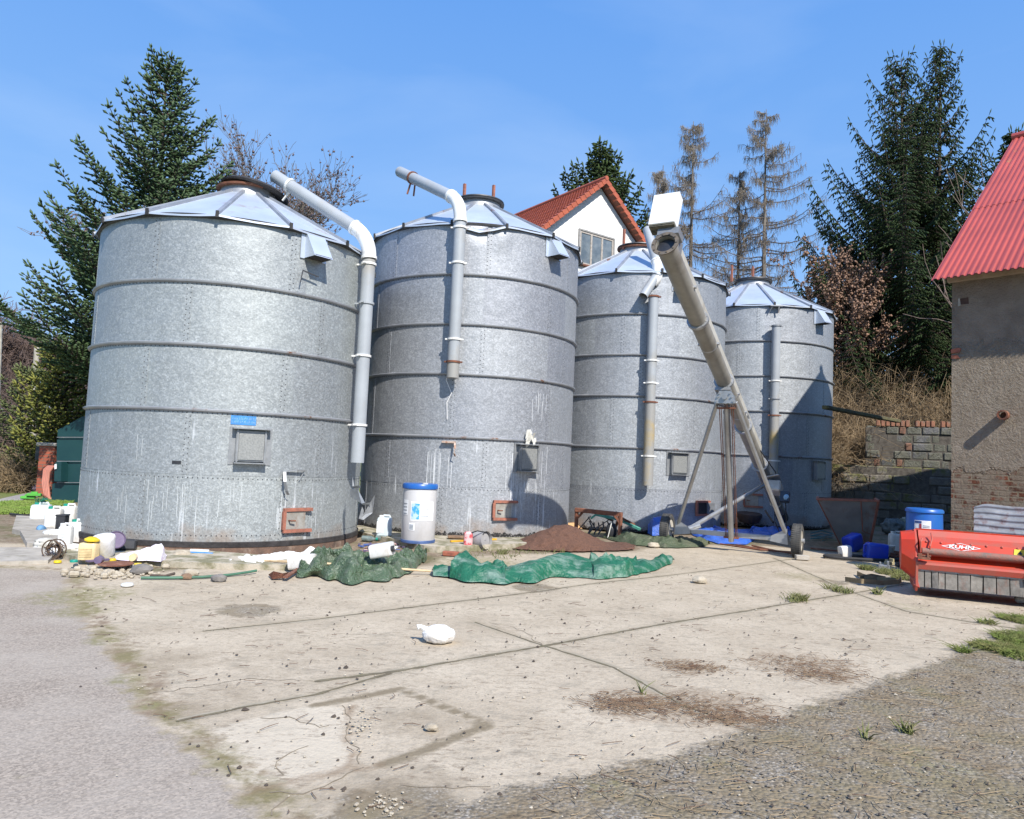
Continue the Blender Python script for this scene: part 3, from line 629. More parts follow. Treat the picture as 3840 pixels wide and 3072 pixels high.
# bent strap hanging on the nearest silo
for a0, z0_, s_ in ((-47.5, 1.33, 1.), ):
    k = MB(); p = [P1(-49, 1.36, 2.53), P1(-44.5, 1.40, 2.58), P1(-40.5, 1.38, 2.56)]; 
    for a, b in zip(p[:-1], p[1:]): k.bar(a, b, .05, .012)
    p = [P1(-49, 1.36, 2.56), P1(-49.6, 1.2, 2.66), P1(-48.6, 1.05, 2.64), P1(-47.5, .98, 2.6)]
    for a, b in zip(p[:-1], p[1:]): k.bar(a, b, .05, .012)
    k.bar(P1(-40.7, 1.38, 2.55), P1(-42.3, 1.22, 2.53), .014); k.build('bent_strap', ZINCL, t1)
k = MB()                                  # broken brackets
p = [P1(-47.5, 4.83, 2.62), P1(-40.8, 4.78, 2.62)]; k.bar(p[0], p[1], .02); k.bar(p[0], P1(-48, 4.62, 2.6), .016); k.build('broken_bracket', BOLT, t1)
# torn sheet flaps between the two first silos
def flap(nm, pts, th, par): return MB().poly(pts, th).build(nm, ZINCD, par)
b = Dp(1332, 1835, 12.9)
fl = [Dp(1325, 1838, 13.), Dp(1345, 1828, 12.8), Dp(1368, 1888, 12.7), Dp(1312, 1872, 13.)]; 
flap('torn_flap', [Dp(1313, 1835, 13.05), Dp(1340, 1832, 12.8), Dp(1368, 1886, 12.6), Dp(1356, 1889, 12.6), Dp(1312, 1862, 13.0)], (0.0, .012, .0), t1)
flap('torn_flap', [Dp(1322, 1790, 13.05), Dp(1330, 1835, 13.), Dp(1322, 1832, 13.)], (0, .01, 0), t1)
flap('torn_flap', [Dp(1320, 1826, 13.), Dp(1348, 1822, 12.7), Dp(1352, 1830, 12.7), Dp(1328, 1832, 13.)], (0, .0, .01), t1)
t2, P2 = silo(1, 'second silo from the left, dented under its eave, loose grey pipe at its top', .03, [2.136, 3.458, 4.516, 5.578], 1.114, 6.70, -98.9, GALV2, (-56, 1.52, 2.02), (-68, .48, .84, False), (-44,), dent=True)
pp = pipe(t2, P2, -94.6, 3.35, 6.62, clamps=((6.5, ELBOW), (5.75, ELBOW), (4.15, ELBOW), (3.68, RUST)), stained_from=3.68)
tp = P2(-94.6, 6.62, 2.74); kk = tp + Vector((0, 0, .45)); e = Dp(1500, 645, 16.7); dirn = (e - kk).normalized()
elbow(pp, tp, kk, kk + dirn * .45, .125)
ip = MB(); ip.tube([kk + dirn * .42, e], .125, 20); ip.build('loose_pipe', PIPE, pp, smooth=True)
k = MB(); q = kk.lerp(e, .76); k.tube([q, q + dirn * .05], .15, 20); k.bar(q - Vector((.05, 0, .1)), q - Vector((.12, 0, .38)), .035); k.bar(q + Vector((.05, 0, -.1)), q + Vector((.03, 0, -.42)), .035); k.build('broken_clamp', RUST, pp)
flap('torn_flap', [Dp(1405, 1858, 14.75), Dp(1392, 1878, 14.5), Dp(1352, 1948, 14.3), Dp(1362, 1950, 14.3), Dp(1396, 1925, 14.5)], (.0, .012, 0), t2)
flap('torn_flap', [Dp(1358, 1900, 14.6), Dp(1345, 1945, 14.3), Dp(1360, 1948, 14.3), Dp(1364, 1915, 14.5)], (0, .012, 0), t2)
flap('torn_flap', [Dp(1357, 1892, 14.6), Dp(1392, 1886, 14.4), Dp(1388, 1892, 14.4), Dp(1372, 1895, 14.5)], (0, 0, .012), t2)
k = MB(); k.box(P2(-95.5, 2.03, 2.56), (.1, .28, .04), Matrix.Rotation(math.radians(-95), 3, 'Z')); pq = [P2(-92.5, 2.02, 2.62), P2(-92.2, 1.9, 2.66), P2(-92.5, 1.8, 2.66), P2(-92, 1.74, 2.62)]
for a, b in zip(pq[:-1], pq[1:]): k.bar(a, b, .04, .012)
k.build('loose_bracket', M('rusty_bracket', (.5, .42, .36), (.3, .14, .08), 12, .7), t2)
w_ = MB(); pts = [P2(-97.2, 3.75, 2.7), P2(-98, 3.3, 2.56), P2(-95.5, 3.05, 2.53), P2(-97.5, 2.85, 2.53), P2(-97, 2.5, 2.53)]; w_.tube(pts, .009, 6); w_.build('hanging_cord', PAPER, t2)
k = MB(); rr = random.Random(8)           # torn white foil above the hatch
for _ in range(16):
    a = -58.5 + rr.uniform(0, 5); z = 2.08 + rr.uniform(.05, .3); p = P2(a, z, 2.56 + rr.uniform(0, .08)); q1 = P2(a + rr.uniform(-1.2, 1.2), z - rr.uniform(.08, .2), 2.55 + rr.uniform(0, .08)); k.poly([p, q1, q1 + Vector((rr.uniform(.02, .06), 0, .03)), p + Vector((.05, .0, .01))], (0, .003, 0))
k.build('torn_foil', WHITED, t2)
rr = random.Random(4)                     # white run marks splashed over the wall below
for a, z, L, n in ((-103, 1.9, 1.2, 12), (-62, 1.95, 1.0, 16), (-60, 1.25, .75, 30), (-48, 2.05, .9, 8), (-50, 3.15, .55, 9), (-94, 1.8, .9, 6), (-52.5, 1.2, .5, 10)):
    k = MB()
    for _ in range(n):
        a_ = a + rr.gauss(0, 2.6); zt_ = z + rr.uniform(-.15, .05); l = L * rr.uniform(.25, 1.); w = rr.uniform(.003, .009) * (1.6 if rr.random() < .2 else 1)
        k.bar(P2(a_, zt_, 2.5065), P2(a_ + rr.uniform(-.15, .15), max(.25, zt_ - l), 2.5065), w, .002, upv=(math.cos(math.radians(a_)), math.sin(math.radians(a_)), 0))
    k.build('paint_runs', M('lime_wash', (.70, .72, .74), rough=.8), t2, fix=False)
t3, P3 = silo(2, 'third silo from the left, behind the raised auger tube, its outlet door open', .03, [2.143, 3.465, 4.523, 5.585], 1.12, 6.71, -111.6, GALV3, (-71.5, 1.54, 2.03), (-53, .50, .84, True), (-73,))
pp = pipe(t3, P3, -90.8, 1.22, 6.0, clamps=((5.98, RUST), (4.35, ELBOW), (3.78, ELBOW), (3.3, RUST), (1.95, ELBOW)), stained_from=3.3)
e0 = Dp(2427, 860, 18.9); e1 = Dp(2462, 985, 18.3); e2_ = Dp(2468, 1045, 18.1); e3 = Dp(2412, 1112, 17.8)
ip = MB(); ip.tube([e0, e1], .12, 20); ip.build('upper_pipe', PIPE, pp, smooth=True)
elbow(pp, e1 + (e1 - e0) * -.05, e1 + (e1 - e0) * .42, e2_ + (e3 - e2_) * .0 + Vector((-.13, 0, -.12)), .12)
ip = MB(); ip.tube([Dp(2461, 1035, 18.12), e3], .115, 20, caps=False); ip.tube([Dp(2461, 1035, 18.12), Dp(2458, 1040, 18.1)], .15, 20); ip.build('loose_pipe_end', PIPE, pp, smooth=True)
t4, P4 = silo(3, 'farthest silo on the right, lower half in shadow', .03, [2.142, 3.464, 4.522, 5.584], 1.12, 6.70, -120.2, GALV3, (-55.5, 1.52, 2.02), (-106, .62, .98, False), (-57.5,))
pp = pipe(t4, P4, -94, 1.6, 6.0, clamps=((5.99, ZINCD), (4.35, ELBOW), (3.82, RIB), (3.33, RUST), (2.0, ELBOW)), stained_from=3.33)
k = MB(); k.box(P4(-93.5, 6.62, 2.6), (.16, .36, .03), Matrix.Rotation(math.radians(-93.5), 3, 'Z')); k.bar(P4(-96, 6.6, 2.66), P4(-98, 6.4, 2.56), .02); k.bar(P4(-92, 6.6, 2.66), P4(-92, 6.42, 2.62), .03); k.build('broken_bracket', RIB, t4)
for ts, PS, L in ((t2, 1, [(1743, 690, 17.6), (1852, 695, 17.6)]), (t3, 2, [(2341, 860, 20.3)]), (t4, 3, [(2745, 995, 23.4), (2824, 1000, 23.4)])):
    for x, y, d in L:
        p = Dp(x, y, d); z0_ = 7.9; MB().bar((p.x, p.y, z0_), p + Vector((0, 0, .0)), .06, .06).build('roof_post', RUSTRED, ts)
# dark rod leaning on the last roof
MB().tube([Dp(2712, 1055, 22.4), Dp(2742, 1005, 22.9)], .02, 6).build('stay_rod', BOLT, t4)

# ------------------------------------------------------------------ the plastered farm building on the right
AE = Vector((.669, -.743, 0)).normalized(); NE = Vector((.743, .669, 0)).normalized()
E0 = Vector((7.63, 13.0, 0)); ZE = 3.575 + CH; WW = 5.6; ZR = 8.15 + CH; OV = .42; LB = 13.
slope = (ZR - ZE) / WW
def stucco():
    t = NT('old_stucco_wall'); xyz = t.sep(); u = t.dot(t.P, tuple(AE)); z = xyz[2]
    n1 = t.noise(.9, 5, .6); mid = t.noise(5, 5, .65); rel = t.noise(26, 5, .75); rel2 = t.noise(60, 4, .7)
    smooth_c = t.mix(t.rng(mid, .35, .7), (.30, .24, .19), (.38, .31, .25)); smooth_c = t.mix(t.rng(n1, .45, .7, 0, .6), smooth_c, (.14, .115, .10))
    rough_c = t.mix(t.rng(mid, .35, .7), (.52, .43, .33), (.66, .56, .44)); rough_c = t.mix(t.rng(rel, .5, .7, 0, .5), rough_c, (.20, .155, .11))
    up = t.rng(t.math('MULTIPLY_ADD', t.noise(3.5, 5, .7), .7, z), 4.25, 4.55)
    col = t.mix(up, rough_c, smooth_c)
    br = t.n('ShaderNodeTexBrick'); t.put(br, 'Vector', t.comb(t.math('ADD', u, t.math('MULTIPLY', t.noise(7, 2), .03)), z, 0.)); t.put(br, 'Color1', (.30, .095, .05)); t.put(br, 'Color2', (.13, .06, .04)); t.put(br, 'Mortar', (.34, .27, .18))
    t.put(br, 'Scale', 1.); t.put(br, 'Mortar Size', .016); t.put(br, 'Brick Width', .28); t.put(br, 'Row Height', .092); t.put(br, 'Mortar Smooth', .3)
    bcol = t.mix(t.rng(t.noise(4.5, 5, .7), .40, .52, 0, .9), br.outputs[0], (.37, .30, .22)); bcol = t.mix(t.rng(mid, .5, .75, 0, .5), bcol, (.16, .11, .075))
    edge = t.math('ADD', z, t.math('MULTIPLY_ADD', t.noise(1.2, 5, .7), -1.1, t.math('MULTIPLY', mid, -.35)))
    mb_ = t.rng(edge, 1.13, 1.17, 1, 0)
    sp1 = t.rng(t.math('ADD', t.noise(1.7, 3, .6), t.math('MULTIPLY', t.math('SUBTRACT', u, -4.45), -.5)), .6, .62)   # broken corner
    msk = t.math('MAXIMUM', mb_, 0.)
    col = t.mix(msk, col, bcol)
    h = t.math('MULTIPLY', t.math('SUBTRACT', 1., t.math('MULTIPLY', up, .75)), t.math('MULTIPLY_ADD', rel2, .3, t.math('MULTIPLY_ADD', t.noise(13, 4, .7), 1.2, rel))); h2 = t.math('MULTIPLY_ADD', br.outputs[1], -.5, t.math('MULTIPLY', rel, .4))
    hm = t.n('ShaderNodeMix', data_type='FLOAT'); t.put(hm, 0, msk); t.put(hm, 2, h); t.put(hm, 3, h2)
    t.bump(hm.outputs[0], 1., .22); return t.fin(col, .97, 0, .15)
STUC = stucco()
bt = thing('farm_building', E0 + NE * OV, 'old stuccoed farm building with bare brick at its foot and red corrugated roof', 'building')
c0 = E0 + NE * OV + AE * .22; H = ZE + OV * slope - .20
c1 = c0 + AE * (LB - .8); d0 = c0 + NE * (2 * WW - 2 * OV); d1 = c1 + NE * (2 * WW - 2 * OV); apx = lambda c: c + NE * (WW - OV) + Vector((0, 0, ZR - .2))
wl = MB(); V = lambda p, z: Vector((p.x, p.y, z))
wl.add([V(c0, -.1), V(c1, -.1), V(c1, H), V(c0, H), V(d0, -.1), V(d1, -.1), V(d1, H), V(d0, H), apx(c0), apx(c1)], [(0, 1, 2, 3), (4, 7, 6, 5), (0, 3, 8, 7, 4), (1, 5, 6, 9, 2)])
wall = wl.build('wall', STUC, bt)
co = MB(); ca_ = c0 - NE * .07 - AE * .07   # cement band under the eave
co.box((c0 + c1) / 2 - NE * .05 + Vector((0, 0, H - .02)), (LB - .7, .14, .24), Matrix((AE, NE, Vector((0, 0, 1)))).transposed()); co.build('cornice', M('cornice_concrete', (.44, .36, .27), (.28, .22, .16), 4, .95, bump=.4), bt)
REDROOF = NT('red_sheet_roof'); _c = REDROOF.mix(REDROOF.rng(REDROOF.noise(1.2, 4), .35, .7), (.42, .075, .06), (.33, .06, .048))
_c = REDROOF.mix(REDROOF.math('MULTIPLY', REDROOF.rng(REDROOF.noise(2.3, 5, .7, vec=REDROOF.scalev((1, 1, .4))), .64, .72), .6), _c, (.30, .22, .06)); REDROOF = REDROOF.fin(_c, .5, 0)
def sheetroof(sgn):
    P0 = E0 + (Vector((0, 0, 0)) if sgn > 0 else NE * 2 * WW); dn = NE * sgn
    vs = []; fs = []; nw = 120; pp_ = [0, .35, .5, .85]; hh = [0, 0, .026, .026]; row = []
    for k in range(nw):
        for u, h in zip(pp_, hh): row.append(((k + u) * LB / nw, h))
    nrm = (Vector((0, 0, 1)) * 1 - dn * slope).normalized()
    for j, f in enumerate((0, .43, .431, 1)):
        for a, h in row:
            p = P0 + AE * a + dn * (WW * f) + Vector((0, 0, ZE + (ZR - ZE) * f)) + nrm * (h + (.02 if j < 2 else 0) * 0 + (.012 if j >= 2 else 0)); vs.append(p)
    n = len(row)
    for j in range(3):
        for k in range(n - 1): fs.append((j * n + k, j * n + k + 1, (j + 1) * n + k + 1, (j + 1) * n + k))
    o = len(vs); vs += [v - nrm * .012 for v in vs]; fs += [tuple(q + o for q in f[::-1]) for f in fs]
    return MB().add(vs, fs).build('roof', REDROOF, bt, fix=False)
r1 = sheetroof(1); r2 = sheetroof(-1)
rc_ = MB(); pr = E0 + NE * WW + Vector((0, 0, ZR + .05)); rc_.tube([pr - AE * .02, pr + AE * LB], .09, 10); rc_.build('ridge_cap', REDROOF, bt)
stub = Dp(3768, 1558, 1.); 
def on_wall(px, py, off=0):
    r = ray(px, py); o = Vector((0, 0, CH)); t = (c0 - NE * off - o).dot(NE) / r.dot(NE); return o + r * t
p = on_wall(3768, 1558, .0); sb = MB(); sb.lathe(p, [(.085, -.02), (.085, -.16), (.06, -.16), (.06, -.1)], 20, R=Matrix((AE, Vector((0, 0, 1)), NE)).transposed(), caps=False); sb.lathe(p, [(.06, -.03), (.059, -.031)], 20, R=Matrix((AE, Vector((0, 0, 1)), NE)).transposed()); sb.build('drain_stub', RUST, bt)
def patchw(pts, name, mat, th=.02):
    return MB().poly([on_wall(*q, -.01) for q in pts], -NE * th).build(name, mat, bt)
BRK = M('bare_brick', (.36, .12, .07), (.2, .07, .05), 14, .95, bump=.5)
patchw([(3598, 1122), (3632, 1115), (3634, 1140), (3600, 1143)], 'wall_hole', M('hole_dark', (.05, .03, .025), (.09, .05, .035), 9, .95), .012)
patchw([(3594, 1122), (3600, 1118), (3604, 1146), (3594, 1150)], 'chipped_edge', SLAB, .02)
patchw([(3567, 1312), (3590, 1306), (3606, 1307), (3600, 1322), (3568, 1326)], 'broken_brick', BRK, .03)
patchw([(3569, 1334), (3592, 1332), (3600, 1345), (3569, 1346)], 'broken_brick', BRK, .025)
# ------------------------------------------------------------------ the white house behind
A = Dp(2274, 673, 36.); kx = Vector((-.587, .81, 0)).normalized(); gx = Vector((.81, .587, 0)).normalized(); TP = .86; HW = 6.2
ht = thing('house', (A.x, A.y, 2), 'white rendered house with orange tiled gable roof behind the silos', 'house')
wa = A - Vector((0, 0, .28)) + kx * .45; bl = lambda s, k: Vector((wa.x, wa.y, 0)) + gx * s * (HW - .7) + kx * k
hz = wa.z - (HW - .7) * TP
hw = MB(); hw.add([bl(-1, 0), bl(1, 0), bl(1, 0) + Vector((0, 0, hz)), Vector(wa), bl(-1, 0) + Vector((0, 0, hz)), bl(-1, 12), bl(1, 12), bl(1, 12) + Vector((0, 0, hz)), Vector(wa) + kx * 12, bl(-1, 12) + Vector((0, 0, hz))],
       [(0, 1, 2, 3, 4), (5, 9, 8, 7, 6), (0, 4, 9, 5), (1, 6, 7, 2)])
hw.build('wall', M('white_render', (.82, .81, .79), (.74, .73, .71), 1.5, .9, bump=.15, dirt=((.45, .45, .44), .25)), ht)
TILE = M('orange_tiles', (.44, .11, .05), (.32, .075, .04), 5, .6, dirt=((.16, .07, .05), .5)); SOFF = M('soffit_brown', (.20, .075, .045), (.14, .055, .04), 5, .8)
for sg in (-1, 1):
    vs = []; fs = []; rows = 30; colsn = 60; L_ = 13.
    nrm = (Vector((0, 0, 1)) + gx * sg * TP).normalized()
    for j in range(rows + 1):
        for e_ in (0, 1):
            if j == rows and e_: continue
            f = (j) / rows
            for k in range(colsn * 4 + 1):
                w = .028 * abs(math.sin(math.pi * (k / 4)))**.7
                p = A + gx * sg * (HW * f) - Vector((0, 0, TP * HW * f)) + kx * (L_ * k / (colsn * 4)) + nrm * (w + (.045 if e_ == 0 else 0.)); vs.append(p)
    n = colsn * 4 + 1; R2 = len(vs) // n
    for j in range(R2 - 1):
        for k in range(n - 1): fs.append((j * n + k, j * n + k + 1, (j + 1) * n + k + 1, (j + 1) * n + k))
    rf = MB().add(vs, fs).build('roof', TILE, ht, fix=False)
    sf = MB(); a0 = A - nrm * .03; a1 = a0 + gx * sg * HW - Vector((0, 0, TP * HW)); sf.add([a0, a1, a1 + kx * L_, a0 + kx * L_, a0 - nrm * .14, a1 - nrm * .14, a1 + kx * L_ - nrm * .14, a0 + kx * L_ - nrm * .14], [(0, 1, 2, 3), (4, 7, 6, 5), (0, 4, 5, 1), (1, 5, 6, 2), (2, 6, 7, 3), (3, 7, 4, 0)]); sf.build('soffit', SOFF, ht)
    vt = MB()                              # verge tiles step down the gable edge
    for j in range(22):
        f0, f1 = j / 22, (j + 1.05) / 22; q0 = A + gx * sg * HW * f0 - Vector((0, 0, TP * HW * f0)) + nrm * .06 - kx * .03; q1 = A + gx * sg * HW * f1 - Vector((0, 0, TP * HW * f1)) + nrm * .10 - kx * .05
        vt.add([q0, q1, q1 - nrm * .24, q0 - nrm * .24, q0 + kx * .3, q1 + kx * .3, q1 - nrm * .24 + kx * .3, q0 - nrm * .24 + kx * .3], [(0, 1, 2, 3), (4, 7, 6, 5), (0, 4, 5, 1), (2, 6, 7, 3), (1, 5, 6, 2), (0, 3, 7, 4)])
    vt.build('verge_tiles', TILE, rf)
rg = MB(); rg.tube([A - kx * .05 + Vector((0, 0, .06)), A + kx * 13 + Vector((0, 0, .06))], .13, 8); rg.build('ridge', TILE, ht)
def on_gable(px, py, off=0.):
    r = ray(px, py); o = Vector((0, 0, CH)); return o + r * ((wa - kx * off - o).dot(kx) / r.dot(kx))
wtl, wtr, wbl, wbr = [on_gable(*q, .02) for q in ((2173, 866), (2299, 894), (2170, 990), (2296, 1018))]
wc = (wtl + wbr) / 2; ww_ = (wtr - wtl).dot(gx); wh = (wtl - wbl).z; RG = Matrix((gx, kx, Vector((0, 0, 1)))).transposed()
wi = MB(); FR = M('peeling_frame', (.46, .42, .38), (.3, .26, .22), 9, .8)
for s_ in (-.5, -.165, .165, .5): wi.box(wc + gx * ww_ * s_ * .96, (.11, .08, wh), RG)
for s_ in (-.5, .5): wi.box(wc + Vector((0, 0, wh * s_ * .96)), (ww_, .07, .11), RG)
wi.box(wc - Vector((0, 0, wh * .53)) - kx * .06, (ww_ + .2, .2, .08), RG, mi=1)
wn_ = wi.build('window', [FR, RUST], ht)
MB().box(wc + kx * .015, (ww_, .04, wh), RG).build('pane', GLASS, wn_)
rv = MB()
for s_ in (-1, 1): rv.box(wc + gx * s_ * (ww_ / 2 + .04) - kx * .02, (.08, .1, wh + .16), RG)
rv.box(wc + Vector((0, 0, wh / 2 + .05)) - kx * .02, (ww_, .1, .08), RG); rv.build('reveal', M('grey_reveal', (.33, .32, .31), rough=.9), wn_)
# ------------------------------------------------------------------ stone and block walls, beam
def blockwall(name, x0_, x1_, y_, za, zb, th, mat, label, cw=.62, chh=.27, jit=.07, seed=1, brick=0):
    rr = random.Random(seed); k = MB(); d = (Vector((x1_[0], x1_[1], 0)) - Vector((x0_[0], x0_[1], 0))); L = d.length; d.normalize(); n = Vector((-d.y, d.x, 0))
    R = Matrix((d, n, Vector((0, 0, 1)))).transposed(); o = Vector((x0_[0], x0_[1], 0)); rows = int(round((zb - za) / chh)); hh = (zb - za) / rows
    k.box(o + d * L / 2 + n * th * .55 + Vector((0, 0, (za + zb) / 2 - .02)), (L, th * .8, zb - za - .04), R, 1)
    for j in range(rows):
        x = -rr.uniform(0, cw)
        while x < L:
            w = cw * rr.uniform(.75, 1.25); a, b = max(x, 0), min(x + w, L); x += w
            if b - a < .06: continue
            mi = 2 if brick and rr.random() < brick else 0
            if mi: b = min(a + .22, b)
            k.box(o + d * ((a + b) / 2) + n * (th * .15 + rr.uniform(-jit, jit) * .5 + .06) + Vector((0, 0, za + hh * (j + .5))), (b - a - .025, .16, hh - .022), R @ Matrix.Rotation(rr.gauss(0, .035), 3, 'Y') @ Matrix.Rotation(rr.gauss(0, .04), 3, 'Z'), mi, .03)
            if mi: x = b
    return tag(k.build(name, mat, fix=False), label, 'wall')
def stonem(nm, a, b, moss):
    t = NT(nm); c = t.mix(t.rng(t.noise(2.3, 5, .6), .35, .65), a, b); c = t.mix(t.rng(t.noise(11, 4, .7), .5, .75, 0, .6), c, (.05, .045, .04)); c = t.mix(t.rng(t.math('ADD', t.noise(1.3, 5, .65), t.rng(t.sep()[2], .9, 2.1, 0, .16)), .57, .66, 0, moss), c, (.13, .13, .03)); t.bump(t.noise(16, 5, .7), .9, .05); return t.fin(c, .95)
SW = stonem('dark_stone', (.15, .13, .11), (.22, .20, .165), .85); BW = stonem('breeze_block', (.11, .11, .115), (.19, .185, .18), .3); MORT = M('mortar', (.13, .115, .095), (.07, .06, .05), 9, .95, bump=.6)
lo0, lo1 = (9.6, 25.6), (16.2, 22.8); wl1 = blockwall('stone_wall', lo0, lo1, 0, -.05, 2.02, .5, [SW, MORT, BRK], 'low mossy stone retaining wall in shadow behind hopper and blue barrel', .7, .29, .08, 3)
u0 = Vector((lo0[0], lo0[1], 0)).lerp(Vector((lo1[0], lo1[1], 0)), .40); off = Vector((.1, .35, 0)); ua = u0 + off; ub = Vector((lo1[0], lo1[1], 0)) + off
blockwall('block_wall', (ua.x, ua.y), (ub.x, ub.y), 0, 2.0, 3.40, .35, [BW, MORT, M('dull_brick', (.24, .12, .08), (.14, .085, .06), 9, .95, bump=.5)], 'grey breeze block wall topped with upright bricks above the stone wall', .5, .28, .06, 9, brick=.12)
k = MB(); rr = random.Random(2); dd = (ub - ua).normalized(); x = 0; R = Matrix((dd, Vector((-dd.y, dd.x, 0)), Vector((0, 0, 1)))).transposed()
while x < (ub - ua).length - .1:
    if rr.random() < .86: k.box(ua + dd * (x + .06) + Vector((.06, .1, 3.40 + .10)), (.11, .24, .2 + rr.uniform(-.02, .02)), R, 0, .01)
    x += .15
k.build('brick_coping', M('coping_brick', (.38, .17, .10), (.24, .12, .08), 9, .95, bump=.5, dirt=((.2, .18, .14), .7)), bpy.data.objects['block_wall'])
k = MB(); pb = Dp(3368, 1580, 23.6); pa = Dp(3092, 1527, 20.4); k.bar(pa, pb, .17, .11, bev=.02); tag(k.build('wooden_beam', M('mossy_beam', (.075, .065, .04), (.13, .12, .05), 5, .95, bump=.5)), 'mossy dark beam jutting out from the top of the block wall', 'beam')

# ------------------------------------------------------------------ the auger on wheels
d_top, d_foot = 10.7, 20.2
AT = Dp(2493, 912, d_top); AF = Dp(2932, 1935, d_foot); ax = (AT - AF).normalized(); sx = Vector((-ax.y, ax.x, 0)).normalized() * -1; ux = sx.cross(ax).normalized()
if ux.z < 0: ux = -ux
RA = Matrix((sx, ax, ux)).transposed()
hubL = G(2500, 2040) + Vector((0, 0, .33)); hubR = G(2989, 2088) + Vector((0, 0, .33))
at_ = thing('grain_auger', (hubL + hubR) / 2 - Vector((0, 0, .33)), 'tall grey mobile grain auger on two wheels slanting up in front of silos', 'auger')
LT = (AT - AF).length
def along(y): 
    return AF + ax * ((y - AF.y) / ax.y)
tb = MB(); tb.tube([AF, AT - ax * .03], [.142, .156], 28, caps=False); tb.tube([AT - ax * .35, AF + ax * .3], .138, 20, caps=False); tube_ = tb.build('auger_tube', TUBEB, at_, smooth=True, fix=False)
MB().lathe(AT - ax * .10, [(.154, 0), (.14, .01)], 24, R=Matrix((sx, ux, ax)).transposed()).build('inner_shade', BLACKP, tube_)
fl = MB(); fl.lathe(AT, [(.15, -.02), (.215, -.02), (.215, 0), (.158, 0)], 32, R=Matrix((sx, ux, ax)).transposed(), caps=False)
for q in range(10): a = 2 * math.pi * q / 10; fl.box(AT + (sx * math.cos(a) + ux * math.sin(a)) * .18 + ax * .004, (.02, .02, .02), RA)
fl.build('mouth_flange', M('dark_flange', (.10, .09, .08), (.2, .16, .12), 9, .7, .3), tube_)
def proj_t(px, py):                        # point on the tube axis nearest to that sight line
    r = ray(px, py); o = Vector((0, 0, CH)); w0 = AF - o; a = ax.dot(ax); b = ax.dot(r); c = r.dot(r); d = ax.dot(w0); e = r.dot(w0); return AF + ax * ((b * e - c * d) / (a * c - b * b))
RC = Matrix((sx, ux, ax)).transposed()
for px, py, kind in ((2590, 1076, 0), (2645, 1190, 1), (2673, 1290, 0), (2727, 1425, 1), (2799, 1593, 1), (2857, 1739, 1), (2745, 1480, 0), (2780, 1545, 0)):
    c = proj_t(px, py); k = MB()
    if kind:
        k.lathe(c, [(.14, -.03), (.192, -.03), (.192, .03), (.14, .03)], 32, R=RC, caps=False)
        for q in range(10): a = 2 * math.pi * q / 10 + .3; k.box(c + (sx * math.cos(a) + ux * math.sin(a)) * .172, (.022, .022, .075), RC)
        k.build('pipe_flange', ZINCL, tube_, smooth=False)
    else:
        k.lathe(c, [(.14, -.02), (.153, -.02), (.153, .02), (.14, .02)], 32, R=RC, caps=False); k.box(c + sx * .165 + ux * .03, (.06, .05, .045), RC); k.box(c - sx * .165 + ux * .03, (.05, .04, .045), RC); k.build('clamp_band', ZINCL, tube_)
# box channel above the tube
ch = MB(); cs = AT - ax * .22; ce = AF + ax * 3.9; ch.box((cs + ce) / 2 + ux * .24 + sx * .03, (.20, (cs - ce).length, .20), RA); ch.build('box_channel', M('channel_light_grey', (.50, .48, .43), (.40, .38, .33), 2, .5, dirt=((.2, .17, .13), .6)), at_)
MB().box((cs + ce) / 2 + ux * .13 + sx * .115, (.02, (cs - ce).length, .03), RA).build('dark_seam', BLACKP, tube_)
hb = MB(); bc = AT + ux * .66 + ax * -.04 + sx * .10; hb.box(bc, (.42, .20, .60), RA, 0, .006); hb = hb.build('head_box', M('white_head_box', (.80, .80, .78), (.74, .73, .70), 3, .45, dirt=((.45, .38, .28), .45)), at_)
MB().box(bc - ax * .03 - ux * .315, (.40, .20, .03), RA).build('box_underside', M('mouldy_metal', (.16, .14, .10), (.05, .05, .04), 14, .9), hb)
k = MB(); k.box(AT + ux * .27 - ax * .16, (.34, .25, .12), RA); k.box(AT + ux * .2 - ax * .3, (.24, .3, .2), RA); k.build('head_bracket', ZINCD, at_)
# wheels
axd = (hubR - hubL).normalized(); 
def wheel(parent, hub, axis, r=.335, w=.2, rimm=None, name='wheel'):
    u_ = axis.normalized(); up_ = Vector((0, 0, 1)); f_ = u_.cross(up_).normalized(); up_ = f_.cross(u_); R = Matrix((f_, up_, u_)).transposed()
    ty = MB(); ty.lathe(hub, [(r * .66, -w / 2 + .01), (r * .86, -w / 2), (r * .96, -w * .40), (r, -w * .22), (r, w * .22), (r * .96, w * .40), (r * .86, w / 2), (r * .66, w / 2 - .01)], 40, R=R, caps=False)
    for q in range(48):
        a = 2 * math.pi * q / 48
        for s_ in (-1, 1): ty.box(hub + R @ Vector((math.cos(a + .03 * s_) * r, math.sin(a + .03 * s_) * r, s_ * w * .24)), (.012, .022, w * .36), R @ Matrix.Rotation(a, 3, 'Z'))
    tyre = ty.build('tyre', M('tyre_rubber', (.05, .05, .05), (.09, .085, .075), 7, .85), parent, smooth=True)
    rm = MB(); rm.lathe(hub, [(r * .67, -w / 2 + .02), (r * .62, -w / 2 + .03), (r * .55, -.01), (r * .2, .0), (r * .16, .045), (.01, .05)], 28, R=R); rm.lathe(hub, [(r * .67, w / 2 - .02), (r * .61, w / 2 - .03), (r * .55, .02), (r * .22, .035), (.01, .06)], 28, R=R)
    rm.build('rim', rimm or M('cream_rim', (.66, .62, .54), (.5, .45, .36), 8, .5), parent, smooth=True)
for hub in (hubL, hubR):
    hp_ = MB(); hp_.tube([hub - axd * .14, hub + axd * .14], .05, 12); wh_ = hp_.build('wheel', ZINCD, at_); wheel(wh_, hub, axd)
